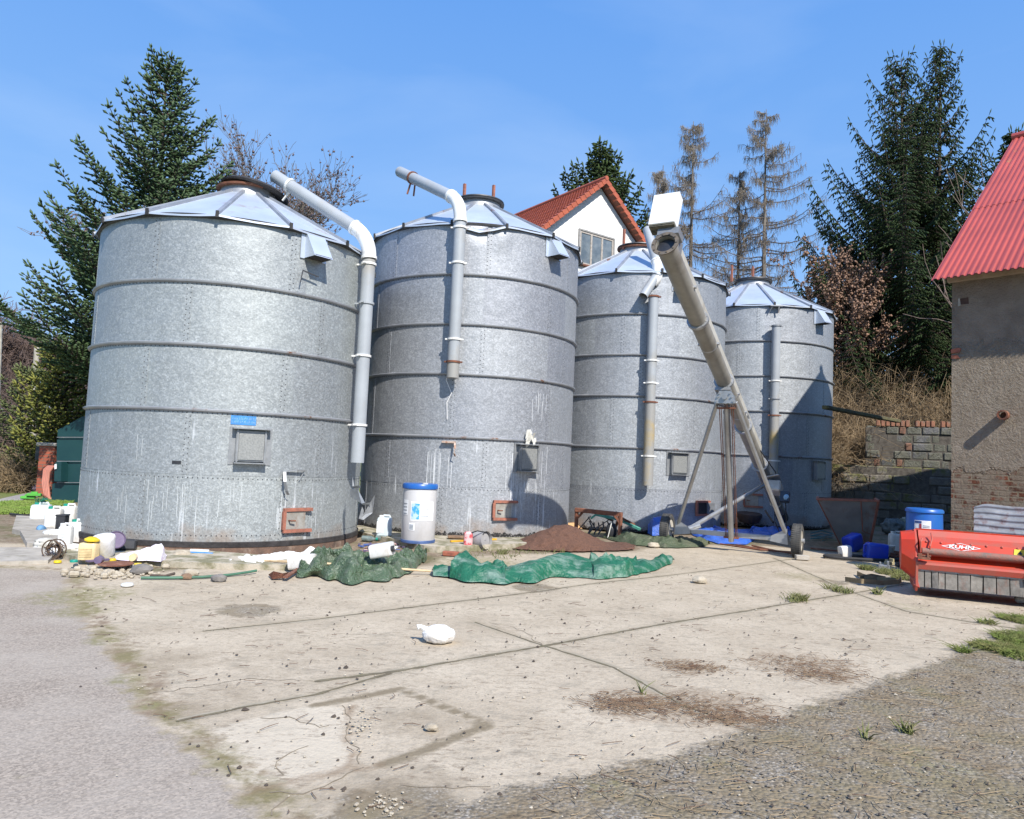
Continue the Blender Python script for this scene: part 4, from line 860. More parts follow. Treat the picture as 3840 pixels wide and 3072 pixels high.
fr = MB(); b0 = Dp(2585, 2005, hubL.y - .25); cL = hubL + axd * .22 + Vector((0, 0, .0)); cR = hubR - axd * .2 + Vector((0, 0, .0))
fr.bar(cL + axd * .25, cR - axd * .2, .10, .10, bev=.01); fr.build('cross_beam', ZINCL, at_)
for c, s_ in ((cL, 1), (cR, -1)):
    k = MB()
    k.poly([c + Vector((0, 0, .22)), c + Vector((0, 0, -.1)) - axd * .03 * s_, c + axd * .32 * s_ - Vector((0, 0, .05)), c + axd * .3 * s_ + Vector((0, 0, .06))], Vector((-axd.y, axd.x, 0)) * .015)
    k.poly([c + Vector((0, 0, .22)) + Vector((-axd.y, axd.x, 0)) * -.1, c + Vector((0, 0, -.1)) - axd * .03 * s_ + Vector((-axd.y, axd.x, 0)) * -.1, c + axd * .32 * s_ - Vector((0, 0, .05)) + Vector((-axd.y, axd.x, 0)) * -.1, c + axd * .3 * s_ + Vector((0, 0, .06)) + Vector((-axd.y, axd.x, 0)) * -.1], Vector((-axd.y, axd.x, 0)) * .015)
    k.build('gusset_plate', ZINCL, at_)
APX = Dp(2724, 1492, 13.7)
pl = MB(); fN = Vector((-axd.y, axd.x, 0)); 
for o_ in (0., -.16): pl.poly([APX + axd * q[0] + Vector((0, 0, q[1])) + fN * o_ for q in ((-.20, -.12), (-.17, .02), (-.09, .12), (.09, .12), (.17, .02), (.20, -.12))], fN * .02)
for q in ((-.13, 0), (.13, 0), (-.1, .07), (.1, .07), (-.16, -.08), (.16, -.08)): pl.tube([APX + axd * q[0] + Vector((0, 0, q[1])) - fN * .19, APX + axd * q[0] + Vector((0, 0, q[1])) + fN * .04], .018, 8)
pl.tube([APX - fN * .21, APX + fN * .05], .05, 16); pl.build('pivot_plate', ZINCL, at_)
MB().bar(cL + Vector((0, 0, .05)), APX - axd * .17 - Vector((0, 0, .08)), .068, .068, bev=.008).build('leg', ZINCL, at_)
MB().bar(cR + Vector((0, 0, .05)), APX + axd * .17 - Vector((0, 0, .08)), .068, .068, bev=.008).build('leg', ZINCL, at_)
ph = (cL + cR) / 2 - Vector((0, 0, .02)) - fN * .06; ph = cL.lerp(cR, .52) - fN * .10
k = MB(); k.tube([ph - Vector((0, 0, .12)), ph.lerp(APX, .97)], .058, 16); k.build('lifting_post', ZINCL, at_, smooth=True)
k = MB()
for o_ in (-.12, -.09, .09, .12): k.tube([ph + axd * o_ - Vector((0, 0, .02)), APX + axd * o_ * 1.1 - Vector((0, 0, .15))], .008, 6)
k.box(ph - Vector((0, 0, .05)), (.3, .12, .04), Matrix((axd, fN, Vector((0, 0, 1)))).transposed()); k.box(APX - Vector((0, 0, .2)), (.34, .1, .03), Matrix((axd, fN, Vector((0, 0, 1)))).transposed()); k.build('guide_rods', RUST, at_)
br_ = proj_t(2872, 1790); k = MB(); k.tube([cL + axd * .28 + Vector((0, 0, .05)), br_ - sx * .1 - ux * .12], .05, 14); k.tube([cL + axd * .26 + Vector((0, 0, .04)), cL + axd * .45 + (br_ - cL).normalized() * .1 + Vector((0, 0, .1))], .066, 14); k.build('brace', ZINCL, at_, smooth=True)
k = MB(); c = proj_t(2724, 1430); k.box(c - ux * .24, (.12, .12, .22), RA); k.box(c - ux * .19, (.3, .16, .06), RA)
for s_ in (-1, 1): k.tube([c + sx * .1 * s_ - ux * .1, c + sx * .12 * s_ - ux * .28], .014, 6)
k.build('tube_saddle', ZINCL, at_)
# drive with motor at the lower end
mc = Dp(2905, 1845, 17.0); k = MB(); k.box(mc + ux * .1, (.30, .42, .26), RA, 0, .03); mo = k.build('drive_casing', M('casing_grey', (.44, .44, .42), (.32, .31, .28), 4, .5, dirt=((.18, .15, .1), .5)), at_)
k = MB()
for q in range(5): k.box(mc + ux * .1 + ax * (-.16 + q * .08) + sx * .15, (.05, .045, .22), RA)
k.box(mc + ux * .30 + sx * .06 + ax * .02, (.34, .5, .03), RA @ Matrix.Rotation(.25, 3, 'Y'), 0, .01); k.build('casing_cover', ZINCL, mo)
k = MB(); mm_ = mc + Vector((.15, -.25, -.1)); k.box(mm_, (.20, .14, .24), RA); k.build('control_box', M('dark_blue_box', (.02, .035, .06), rough=.4), mo)
k = MB(); dv = Vector((0, -1, 0)); k.lathe(mm_ - Vector((0, .09, 0)), [(.07, 0), (.05, .02), (.01, .02)], 20, R=Matrix.Rotation(math.radians(90), 3, 'X')); k.build('round_badge', M('badge_blue', (.25, .45, .65), rough=.4), mo)
c = proj_t(2912, 1885) - fN * .12; k = MB(); k.lathe(c, [(.005, .02), (.14, .02), (.15, 0), (.15, -.03)], 24, R=Matrix.Rotation(math.radians(82), 3, 'X')); k.build('bearing_disc', M('cream_disc', (.60, .56, .46), rough=.5), at_, smooth=True)
k = MB(); k.tube([AF + ax * .35, AF - ax * .15], .16, 20); k.build('inlet', BLACKP, at_)
k = MB(); p0 = proj_t(2870, 1560); k.tube([p0 + ux * .3, p0 + ux * .42 - ax * .2 + sx * .1, p0 + ux * .36 - ax * .6 + sx * .14, p0 + ux * .1 - ax * .75 + sx * .16], .018, 8); k.tube([proj_t(2840, 1680) - sx * .14, proj_t(2860, 1770) - sx * .3, proj_t(2895, 1830) - sx * .2], .012, 6); k.tube([mc - Vector((0, 0, .1)), mc + Vector((.02, 0, -.7)), mc + Vector((.2, 0, -1.1)), mc + Vector((.3, 0, -.8)), mc + Vector((.26, 0, -.2))], .012, 6); k.build('cable', DARK, at_, smooth=True)
k = MB(); k.box(proj_t(2876, 1572) + ux * .25, (.16, .3, .14), RA, 0, .03); k.lathe(proj_t(2876, 1572) + ux * .35, [(.06, -.12), (.06, .12)], 14, R=RC); k.build('tube_motor', ZINCD, at_)

# ------------------------------------------------------------------ the red flail mower
mA = Vector((6.14, 10.75, 0)); mB = Vector((7.46, 10.15, 0)); mx = (mB - mA).normalized(); my = Vector((-mx.y, mx.x, 0)); RM = Matrix((mx, my, Vector((0, 0, 1)))).transposed(); ML = 3.0
mo_ = thing('flail_mower', mA + mx * ML / 2, 'red flail mower with grey hanging flaps standing at the right edge', 'mower')
def mp(u, v, z): return mA + mx * u + my * v + Vector((0, 0, z))
def ext(prof, u0_, u1_, name, mat, par=mo_):
    n = len(prof); k = MB(); k.add([mp(u0_, v, z) for v, z in prof] + [mp(u1_, v, z) for v, z in prof], [tuple(range(n)), tuple(range(n, 2 * n))[::-1]] + [(i, i + n, (i + 1) % n + n, (i + 1) % n) for i in range(n)]); return k.build(name, mat, par)
FLAP = M('grey_rubber_flap', (.28, .255, .22), (.15, .135, .115), 9, .6, dirt=((.20, .08, .05), .5))
uu = 0.
rr = random.Random(11)
for q in range(20):
    w = .155 if q > 3 else .085
    k = MB(); tl = rr.uniform(-.012, .012)
    k.add([mp(uu + .004, 0 + tl, .385), mp(uu + w - .006, 0 - tl, .385), mp(uu + w - .006 + tl, -.012 - tl * 1.5, .135), mp(uu + .004 + tl, -.012 + tl * 1.5, .135), mp(uu + .004, .014 + tl, .385), mp(uu + w - .006, .014 - tl, .385), mp(uu + w - .006 + tl, .004 - tl, .135), mp(uu + .004 + tl, .004 + tl, .135)], [(0, 1, 2, 3), (4, 7, 6, 5), (0, 3, 7, 4), (1, 5, 6, 2), (3, 2, 6, 7), (0, 4, 5, 1)])
    k.build('rubber_flap', FLAP, mo_); uu += w + .003
ML = uu
ext([(.06, .13), (.06, .38), (.08, .38), (.08, .13)], 0, ML, 'gap_shade_sheet', BLACKP)  # black sheet added behind the flaps so their gaps look shaded
ext([(-.012, .375), (-.012, .392), (.02, .392), (.02, .375)], 0, ML, 'flap_rail', M('worn_cyan_edge', (.24, .36, .40), (.3, .14, .1), 12, .6))
ext([(-.03, .395), (-.06, .47), (-.05, .50), (.06, .52), (.08, .40)], 0, ML, 'front_beam', REDD)
ext([(.07, .50), (.16, .58), (.16, .66), (.22, .66), (.22, .48)], 0, ML, 'lower_panel', RED)
k = MB(); k.tube([mp(.06, .07, .655), mp(ML, .07, .655)], .052, 16); k.build('cross_tube', M('dusty_tube', (.33, .12, .085), (.20, .13, .105), 12, .75, bump=.4, dirt=((.16, .13, .11), .8)), mo_, smooth=True)
ext([(.075, .70), (.12, .80), (.15, .80), (.13, .66), (.09, .66)], .03, ML, 'name_panel', RED)
ext([(.12, .80), (.30, .865), (.36, .95), (.42, .95), (.40, .78), (.15, .76)], .03, ML, 'upper_panel', REDD)
ext([(.36, .94), (.355, .965), (.43, .965), (.43, .94)], .0, ML, 'top_edge', RED)
ext([(.42, .96), (.95, .70), (1.0, .30), (.95, .14), (.9, .14), (.93, .3), (.88, .66), (.42, .90)], 0, ML, 'hood', RED)
k = MB()
for q in range(16):
    c = mp(.12 + q * .19, .118, .795); k.lathe(c, [(.017, 0), (.015, -.014), (.005, -.02)], 10, R=Matrix((mx, Vector((0, 0, 1)), my)).transposed())
k.build('bolt_heads', REDD, mo_)
ext([(-.03, .14), (-.05, .50), (.03, .58), (.08, .80), (.16, .86), (.30, .955), (.55, .93), (.95, .72), (1.02, .3), (.9, .08), (.05, .06)], -.03, .0, 'end_plate', REDD)
k = MB(); k.add([mp(-.21 + .0, v, z) for v, z in ((.10, .60), (.14, .80), (.25, .90), (.42, .90), (.50, .70), (.46, .45), (.30, .34), (.15, .42))] + [mp(-.03, v, z) for v, z in ((.02, .50), (.06, .82), (.2, .93), (.5, .93), (.62, .70), (.56, .38), (.30, .2), (.10, .25))], [tuple(range(8))[::-1]] + [(i, (i + 1) % 8, (i + 1) % 8 + 8, i + 8) for i in range(8)]); k.build('belt_cover', RED, mo_)
k = MB(); k.box(mp(.07, -.07, .565), (.16, .09, .035), RM); k.box(mp(.02, -.07, .60), (.05, .07, .06), RM); k.box(mp(.12, -.06, .60), (.02, .08, .08), RM); k.tube([mp(-.02, -.07, .60), mp(.16, -.07, .60)], .013, 8); k.build('latch_bracket', RUST, mo_)
k = MB(); k.tube([mp(.035, .02, .64), mp(.035, .0, .80), mp(.06, .05, .84)], .012, 8); k.tube([mp(.16, .05, .62), mp(.16, .03, .74), mp(.19, .08, .84), mp(.19, .2, .92)], .012, 8); k.build('side_rod', REDD, mo_)
k = MB(); k.add([mp(-.05, -.02, .16), mp(.02, -.06, .13), mp(.02, .25, .07), mp(-.05, .25, .10), mp(-.06, .02, .23), mp(0, .0, .22)], [(0, 1, 2, 3), (0, 4, 5, 1), (0, 3, 4), (4, 3, 2, 5), (1, 5, 2)]); k.build('skid_shoe', REDD, mo_)
k = MB(); k.box(mp(1.55, -.02, .63), (.34, .04, .50), RM, 0, .02); k.box(mp(1.39, .06, .63), (.03, .18, .5), RM); k.box(mp(1.42, -.02, .42), (.16, .12, .12), RM); k.lathe(mp(1.52, -.04, .78), [(.06, .0), (.06, -.03), (.03, -.03)], 16, R=Matrix((mx, Vector((0, 0, 1)), my)).transposed()); k.build('hitch_plate', RED, mo_)
k = MB(); a = mp(1.20, .045, .69); k.add([mp(1.20, .082, .70), mp(1.34, .082, .70), mp(1.355, .112, .775), mp(1.215, .112, .775)], [(0, 1, 2, 3)]); yl = MB().poly([mp(1.20, .070, .702), mp(1.335, .070, .702), mp(1.35, .108, .785), mp(1.215, .108, .785)], -my * .004).build('warning_sticker', YELLOW, mo_)
MB().poly([mp(1.245, .066, .718), mp(1.305, .066, .718), mp(1.285, .09, .765)], -my * .004).build('black_mark', BLACKP, yl)
# name in a diamond
WHT = M('decal_white', (.85, .85, .85), rough=.5); pn = Vector((0, .1, -.045)).normalized(); sl_ = (Vector((0, 0, .10)) + my * .045).normalized()
def pnl(u, h, o=.006): # point on the name panel
    return mp(u, .075, .70) + sl_ * h - (my * .10 - Vector((0, 0, .045))).normalized() * o
uc, hc, hwid, hhei = .56, .056, .25, .060
k = MB(); outer = [(-hwid, 0), (0, hhei), (hwid, 0), (0, -hhei)]; inner = [(-hwid * .90, 0), (0, hhei * .89), (hwid * .90, 0), (0, -hhei * .89)]
for i in range(4):
    a, b = outer[i], outer[(i + 1) % 4]; c, d = inner[(i + 1) % 4], inner[i]; k.add([pnl(uc + q[0], hc + q[1]) for q in (a, b, c, d)], [(0, 1, 2, 3)])
dec = k.build('name_diamond', WHT, mo_)
def textmesh(s, size, P, X, Y, mat, parent, name, shear=0., bold=.012):
    cu = bpy.data.curves.new('txt', 'FONT'); cu.body = s; cu.size = 1.; cu.align_x = 'CENTER'; cu.align_y = 'CENTER'; cu.shear = shear; cu.offset = bold; cu.extrude = .0
    ob = bpy.data.objects.new('txt', cu); C.objects.link(ob); bpy.context.view_layer.update(); dg = bpy.context.evaluated_depsgraph_get()
    me = ob.evaluated_get(dg).to_mesh(); v = [P + X * (q.co.x * size[0]) + Y * (q.co.y * size[1]) for q in me.vertices]; f = [tuple(p.vertices) for p in me.polygons]
    bpy.data.objects.remove(ob); bpy.data.curves.remove(cu)
    return mkobj(name, v, f, mat, parent)
textmesh('KUHN', (.112, .070), pnl(uc, hc - .002, .010), mx, sl_, WHT, dec, 'name_letters', .15, .03)
tag(MB().box(G(3830, 2262) + Vector((.1, -.05, .05)), (.38, .12, .09), RM, 0, .02).build('timber_block', SLAB), 'grey block lying on the ground under the right end of the mower', 'block')

# ------------------------------------------------------------------ slab and kerb under the silos
def prism(pts, z0_, z1_, name, mat, kind='structure'):
    k = MB().poly([(p[0], p[1], z0_) for p in pts], (0, 0, z1_ - z0_)); return tag(k.build(name, mat), kind=kind)
ka = [G(*p, .05) for p in ((238, 2082), (300, 2098), (420, 2102), (640, 2112), (900, 2122), (1150, 2126))]
kb = [G(*p, .05) for p in ((1150, 2100), (640, 2060), (300, 2050), (225, 2065))]
prism([Vector((p.x, p.y)) for p in ka + kb], -.03, .075, 'kerb_slab', CURBM)
kc = [G(*p, .07) for p in ((1338, 1996), (1400, 2012), (1500, 2032), (1590, 2052), (1640, 2056), (1900, 2046), (2050, 2040))]
kd = [G(*p, .07) for p in ((2100, 2000), (1900, 1990), (1600, 1990), (1335, 1975))]
prism([Vector((p.x, p.y)) for p in kc + kd], -.03, .10, 'concrete_plinth', CURBM)

# ------------------------------------------------------------------ sheets, tarps and heaps on the ground
def interp(L, x):
    for i in range(len(L) - 1):
        if L[i][0] <= x <= L[i + 1][0]: f = (x - L[i][0]) / max(1e-6, L[i + 1][0] - L[i][0]); return L[i][1] * (1 - f) + L[i + 1][1] * f
    return L[0][1] if x < L[0][0] else L[-1][1]
FOLDS = [(.3, .35, .9), (1.5, .5, .7), (2.3, .8, .5), (.9, 1.2, .36), (2.9, 1.7, .26), (.1, 2.4, .18), (1.9, 3.3, .12)]
def drape(name, top, bot, depth, mat, label, cat, seed=0, fold=.06, fs=3., n=110, mrow=30, crest=.5, kind=None, par=None, base=0., zs=1., ridged=True, edge=.05, thick=0., ff=None):
    xa, xb = max(top[0][0], bot[0][0]), min(top[-1][0], bot[-1][0]); vs = []; o = Vector((0, 0, CH)); sd = seed * 17.3
    for i in range(n + 1):
        x = xa + (xb - xa) * i / n; B = G(x, interp(bot, x), base); d2 = Vector((B.x, B.y, 0)).normalized(); dist = Vector((B.x, B.y, 0)).length; dep = depth if not callable(depth) else depth(i / n)
        w = min(1., i / n / .06, (1 - i / n) / .06); dep *= max(.12, w) ** .5
        r = ray(x, interp(top, x)); dc = dist + dep * crest; H_ = CH + r.z / math.hypot(r.x, r.y) * dc - base; H_ = max(.012, H_) * zs
        for j in range(mrow + 1):
            t = j / mrow; s = math.sin(math.pi * min(1, t / crest) / 2) if t < crest else math.cos(math.pi * (t - crest) / (1 - crest) / 2); s = max(0, s)
            p = Vector((B.x, B.y, 0)) + d2 * dep * t
            q = Vector((p.x * fs + sd, p.y * fs, sd)); q2 = q + Vector((mn.noise(q * .8), mn.noise(q * .8 + Vector((9, 9, 9))), 0)) * .9
            if ridged:          # straight creases between flat facets
                nz = 0.
                for k_, (an_, fr_, am_) in enumerate(FOLDS):
                    x_ = (q.x * math.cos(an_ + sd) + q.y * math.sin(an_ + sd)) * fr_ + 1.1 * mn.noise(q * .45 * (1 + .3 * k_) + Vector((k_ * 5., sd, 0))); tr = abs(2 * (x_ - math.floor(x_ + .5)))
                    nz += am_ * (tr - .5) * min(1., max(0., .55 + 1.6 * mn.noise(q * .5 + Vector((0, k_ * 7., 3)))))
                nz = nz * 1.5 + .12
            else: nz = mn.noise(q2) + .5 * mn.noise(q2 * 2.2)
            lift = min(1, t * 9, (1 - t) * 5)
            zmin = base + .006 + .012 * lift
            fold_ = fold * (ff(i / n) if ff else 1.); z = base + .008 + H_ * s * (1 - .35 * ridged) + max(-H_ * s * .6, nz * fold_ * (.35 + .65 * s)) * lift + fold_ * .5 * lift
            wob = Vector((-d2.y, d2.x, 0)) * mn.noise(q * .6 + Vector((3, 1, 2))) * .08 - d2 * mn.noise(q * 1.3) * edge * (1 - lift * .5)
            vs.append(p + wob + Vector((0, 0, max(z, zmin))))
    fs_ = [(i * (mrow + 1) + j, (i + 1) * (mrow + 1) + j, (i + 1) * (mrow + 1) + j + 1, i * (mrow + 1) + j + 1) for i in range(n) for j in range(mrow)]
    ob = mkobj(name, vs, fs_, mat, par, smooth='all' if not ridged else True)
    if thick:
        sm = ob.modifiers.new('s', 'SOLIDIFY'); sm.thickness = thick
    if label: tag(ob, label, cat)
    if kind: ob['kind'] = kind
    return ob
def tarpm(name, a, b, dirt, rough=.45, dm=.6, sc=1.3, wr=10, bs=.42):
    t = NT(name); c = t.mix(t.rng(t.noise(sc, 5, .6), .35, .65), a, b); c = t.mix(t.math('MULTIPLY', t.rng(t.noise(sc * 1.4, 6, .7, vec=t.scalev((1, 2.2, 2.2))), .48, .62), dm), c, dirt)
    w = t.n('ShaderNodeTexNoise'); t.put(w, 'Vector', t.P); t.put(w, 'Scale', wr); t.put(w, 'Detail', 4); t.put(w, 'Distortion', .6)
    wv = t.n('ShaderNodeVectorMath', operation='ADD'); t.put(wv, 0, t.P); t.put(wv, 1, t.noise(wr * .35, 3, .6, out='Color')); ve = t.vor(wr * .8, vec=wv.outputs[0], feature='DISTANCE_TO_EDGE', out='Distance'); ve2 = t.vor(wr * 2.2, vec=wv.outputs[0], feature='F1', out='Distance')
    t.bump(t.math('MULTIPLY_ADD', ve2, .35, t.math('MULTIPLY_ADD', ve, 1.2, t.math('ABSOLUTE', t.math('SUBTRACT', w.outputs[0], .5)))), bs, .06); return t.fin(c, rough)
T1 = tarpm('dark_green_foil', (.075, .12, .065), (.055, .09, .048), (.20, .22, .17), .40, .5, 2.6, 9, .6)
T2 = tarpm('green_tarpaulin', (.008, .095, .050), (.010, .12, .064), (.20, .28, .23), .58, .8, 1.3, 7, .4)
T3 = tarpm('olive_tarpaulin', (.075, .095, .045), (.055, .075, .04), (.14, .13, .09), .6, .4)
T4 = tarpm('blue_tarpaulin', (.03, .11, .50), (.04, .15, .60), (.17, .15, .12), .5, .3)
T5 = tarpm('white_sheeting', (.80, .79, .76), (.74, .72, .68), (.45, .38, .30), .5, .4, 3., 7, .15)
drape('crumpled_tarp', [(1120, 2165), (1160, 2085), (1180, 2025), (1220, 2012), (1300, 2018), (1330, 2045), (1400, 2072), (1460, 2075), (1520, 2082), (1560, 2070), (1598, 2070)], [(1120, 2165), (1200, 2172), (1260, 2180), (1310, 2190), (1400, 2178), (1460, 2172), (1560, 2135), (1598, 2095)], 1.25, T1, 'crumpled dark green plastic tarp lying against the foot of the nearest silo', 'tarp', 1, .15, 3.1, 260, 110, .72, edge=.36, zs=.56)
drape('green_tarp', [(1690, 2100), (1735, 2085), (1760, 2105), (1880, 2122), (1960, 2092), (2040, 2056), (2090, 2046), (2130, 2048), (2200, 2072), (2280, 2100), (2345, 2085), (2400, 2098), (2480, 2092), (2530, 2100)], [(1690, 2172), (1770, 2185), (1900, 2190), (2010, 2186), (2070, 2170), (2150, 2165), (2250, 2172), (2330, 2168), (2440, 2148), (2532, 2112)], 1.15, T2, 'large green tarpaulin heaped in folds on the concrete before the silos', 'tarp', 2, .12, 2.6, 260, 80, .5, edge=.18, zs=.95, ff=lambda f: 1.1 if f < .25 else (.25 if f < .62 else (1.3 if f < .82 else .5)))
drape('tarp_corner', [(1618, 2112), (1640, 2116), (1700, 2118)], [(1618, 2160), (1660, 2164), (1702, 2168)], .5, T2, None, None, 5, .03, 5, 30, 14, par=bpy.data.objects['green_tarp'])
drape('olive_tarp', [(2262, 2010), (2300, 2018), (2360, 1990), (2440, 2015), (2500, 2010), (2560, 2018), (2640, 2022), (2660, 2045)], [(2264, 2018), (2300, 2030), (2380, 2045), (2440, 2050), (2500, 2056), (2600, 2055), (2660, 2048)], .95, T3, 'olive green tarpaulin crumpled under the left auger wheel', 'tarp', 3, .08, 3.6, 160, 60, .6, edge=.1)
drape('blue_sheet', [(2570, 1985), (2630, 1958), (2700, 1960), (2800, 1968), (2900, 1980), (2968, 2000)], [(2570, 1990), (2620, 2020), (2700, 2040), (2800, 2045), (2830, 2022), (2900, 2022), (2968, 2010)], 3.0, T4, 'flat blue plastic sheet spread beneath the auger cross beam', 'tarp', 4, .09, 2.2, 150, 70, .7, edge=.2, zs=.5)
drape('blue_bundle', [(2420, 1958), (2432, 1935), (2450, 1918), (2480, 1914), (2510, 1922), (2514, 1945)], [(2420, 2002), (2450, 2010), (2480, 2012), (2514, 2006)], .4, T4, 'bundled blue tarpaulin with white stripe behind the left auger wheel', 'tarp', 6, .05, 4., 50, 30, .5, base=.02)
drape('white_plastic_sheet', [(858, 2118), (900, 2095), (960, 2086), (1020, 2080), (1100, 2074), (1180, 2078), (1205, 2086)], [(858, 2124), (920, 2136), (1000, 2128), (1080, 2120), (1150, 2108), (1205, 2094)], .75, T5, 'crumpled white plastic sheeting on bare soil before the nearest silo', 'sheet', 7, .06, 5., 140, 50, .6, edge=.2, zs=1.)
drape('feed_heap', [(1890, 2052), (1960, 2030), (2010, 2000), (2060, 1980), (2120, 1974), (2165, 1984), (2210, 2014), (2280, 2046), (2380, 2060)], [(1890, 2056), (1950, 2062), (2050, 2066), (2150, 2070), (2260, 2068), (2380, 2062)], 1.5, HULL, 'heap of reddish brown grain husks beside the second silo', 'heap', 8, .03, 7., 160, 60, .5, ridged=False, edge=.1)
PINKW = tarpm('white_pink_foil', (.82, .80, .82), (.78, .70, .80), (.62, .42, .62), .4, .55, 3.2, 6, .15)
drape('plastic_sack', [(432, 2092), (470, 2070), (530, 2046), (570, 2022), (592, 2018), (606, 2045), (618, 2076), (626, 2090)], [(432, 2100), (480, 2106), (540, 2104), (600, 2110), (626, 2094)], .42, PINKW, 'white and pink plastic sack bulging beside the foot of the nearest silo', 'sack', 9, .02, 6., 70, 30, .5, base=.07)
drape('brown_rag', [(515, 2045), (535, 2026), (560, 2018), (590, 2022)], [(515, 2052), (550, 2056), (590, 2056)], .3, RUST, 'rust brown rag behind the pink sack', 'rag', 10, .02, 6, 30, 14, base=.07)
bagp = G(1645, 2405)
def blob(name, c, rad, mat, label, cat, seed=1, amp=.18, fs=4., par=None, flat=0., n=40, kind=None):
    vs = []; fs_ = []; c = Vector(c)
    for j in range(n // 2 + 1):
        ph_ = math.pi * j / (n // 2)
        for k_ in range(n):
            th = 2 * math.pi * k_ / n; d = Vector((math.sin(ph_) * math.cos(th), math.sin(ph_) * math.sin(th), math.cos(ph_)))
            q = d * fs / 2 + Vector((seed * 7.1, 0, 0)); s = 1 + amp * ((1 - 2 * abs(mn.noise(q))) * .6 + mn.noise(q * 2.3) * .5)
            p = Vector((d.x * rad[0] * s, d.y * rad[1] * s, d.z * rad[2] * s)); p.z = max(p.z, -rad[2] * (1 - flat)); vs.append(c + p + Vector((0, 0, rad[2] * (1 - flat))))
    for j in range(n // 2):
        for k_ in range(n): k2 = (k_ + 1) % n; fs_.append((j * n + k_, j * n + k2, (j + 1) * n + k2, (j + 1) * n + k_))
    o_ = mkobj(name, vs, fs_, mat, par, smooth=True, fix=True)
    if label: tag(o_, label, cat, kind=kind)
    return o_
wb = blob('white_bag', bagp, (.15, .12, .085), T5, 'knotted white plastic bag lying alone in the middle of the yard', 'bag', 3, .16, 4., flat=.25)
k = MB(); k.tube([bagp + Vector((-.12, 0, .1)), bagp + Vector((-.18, .01, .13)), bagp + Vector((-.21, .0, .12))], [.035, .018, .03], 8); k.build('knot', T5, wb, smooth=True)

# ------------------------------------------------------------------ canisters, drums, pails
def loc(px, py, z=0.): return G(px, py, z)
def canister(px, py, w, d, h, mat, capmat, label, cat='canister', rz=0., z=0., tilt=None, lab=None, group=None, name='canister', ribs=0, capx=.25):
    p = loc(px, py, z); t = thing(name, p, label, cat, group); Rz = Matrix.Rotation(rz, 3, 'Z')
    if tilt: Rz = Rz @ Matrix.Rotation(tilt[0], 3, tilt[1])
    def q(x, y, zz): return p + Rz @ Vector((x, y, zz))
    offz = Vector((0, 0, 0))
    if tilt: offz = Vector((0, 0, tilt[2]))
    R3 = Rz; k = MB(); lv = [(0, .86), (.03, 1), (.5, 1), (.80, 1), (.88, .9), (.90, .62)]
    vs = []; n = 16
    for f, s in lv:
        for a in range(n):
            th = 2 * math.pi * (a + .5) / n; ex = .35; cx_ = math.copysign(abs(math.cos(th)) ** ex, math.cos(th)); sy_ = math.copysign(abs(math.sin(th)) ** ex, math.sin(th))
            vs.append(q(cx_ * w / 2 * s, sy_ * d / 2 * s, f * h) + offz)
    m_ = len(lv); k.add(vs, [(i * n + a, i * n + (a + 1) % n, (i + 1) * n + (a + 1) % n, (i + 1) * n + a) for i in range(m_ - 1) for a in range(n)] + [tuple(range(n))[::-1], tuple(range((m_ - 1) * n, m_ * n))])
    if ribs:
        for i in range(ribs): k.box(q(0, -d / 2 - .001, h * (.2 + .5 * i / ribs)) + offz, (w * .7, .012, .012), R3)
    k.tube([q(-w * .12, 0, h * .88) + offz, q(-w * .08, 0, h * .99) + offz, q(w * .3, 0, h * .99) + offz, q(w * .36, 0, h * .88) + offz], .022, 8)
    k.build('body', mat, t, smooth=True)
    cpp = MB(); cpp.tube([q(-w * capx, 0, h * .88) + offz, q(-w * capx, 0, h * 1.0) + offz], .045, 14); cpp.build('cap', capmat, t, smooth=True)
    if lab:
        x0_, x1_, f0, f1 = lab[:4]; y_ = -d / 2 - .004
        l_ = MB().add([q(w * x0_, y_, h * f0) + offz, q(w * x1_, y_, h * f0) + offz, q(w * x1_, y_, h * f1) + offz, q(w * x0_, y_, h * f1) + offz], [(0, 1, 2, 3)]).build('label', PAPER, t)
        k = MB(); rr = random.Random(px)
        for i in range(7):
            zf = f0 + (f1 - f0) * (i + .6) / 8; k.box(q(w * ((x0_ + x1_) / 2 - .03 * rr.random()), y_ - .002, h * zf) + offz, (w * (x1_ - x0_) * rr.uniform(.4, .8), .002, h * .012), R3)
        k.build('print_lines', M('print_grey', (.25, .28, .32), rough=.7), l_)
    return t
GC = 'canisters dumped beside the nearest silo'
a = canister(152, 1957, .36, .26, .40, TRANSL, GREENCAP, 'milky translucent canister with paper label, tangled green net on top', rz=.3, lab=(-.45, .25, .2, .72), group=GC)
canister(200, 1986, .28, .25, .44, WHITEP, GREENCAP, 'tall white canister with green cap between the labelled milky one and a black box', rz=.2, group=GC)
canister(256, 1972, .30, .25, .44, WHITEP, GREENCAP, 'white canister with green cap half hidden behind the edge of the nearest silo', rz=.1, group=GC)
canister(290, 2032, .27, .24, .38, WHITEP, GREENCAP, 'white canister with green cap leaning against the silo wall', rz=.1, group=GC)
canister(242, 2066, .19, .16, .43, WHITEP, WHITEP, 'slim white jug with a blue and grey label in front of the canisters', 'jug', rz=.15, lab=(-.38, .3, .25, .7), group=GC, name='jug')
t = canister(331, 2099, .24, .18, .27, CREAM, YELLOW, 'ribbed cream yellow canister with a bright yellow cap', rz=.05, ribs=6, z=.06, capx=.0)
k = MB(); p = loc(331, 2099, .06) + Vector((.03, 0, .27)); k.lathe(p, [(.10, 0), (.10, .02), (.05, .05)], 16, R=Matrix.Rotation(.1, 3, 'Y')); k.build('yellow_lid', YELLOW, t, smooth=True)
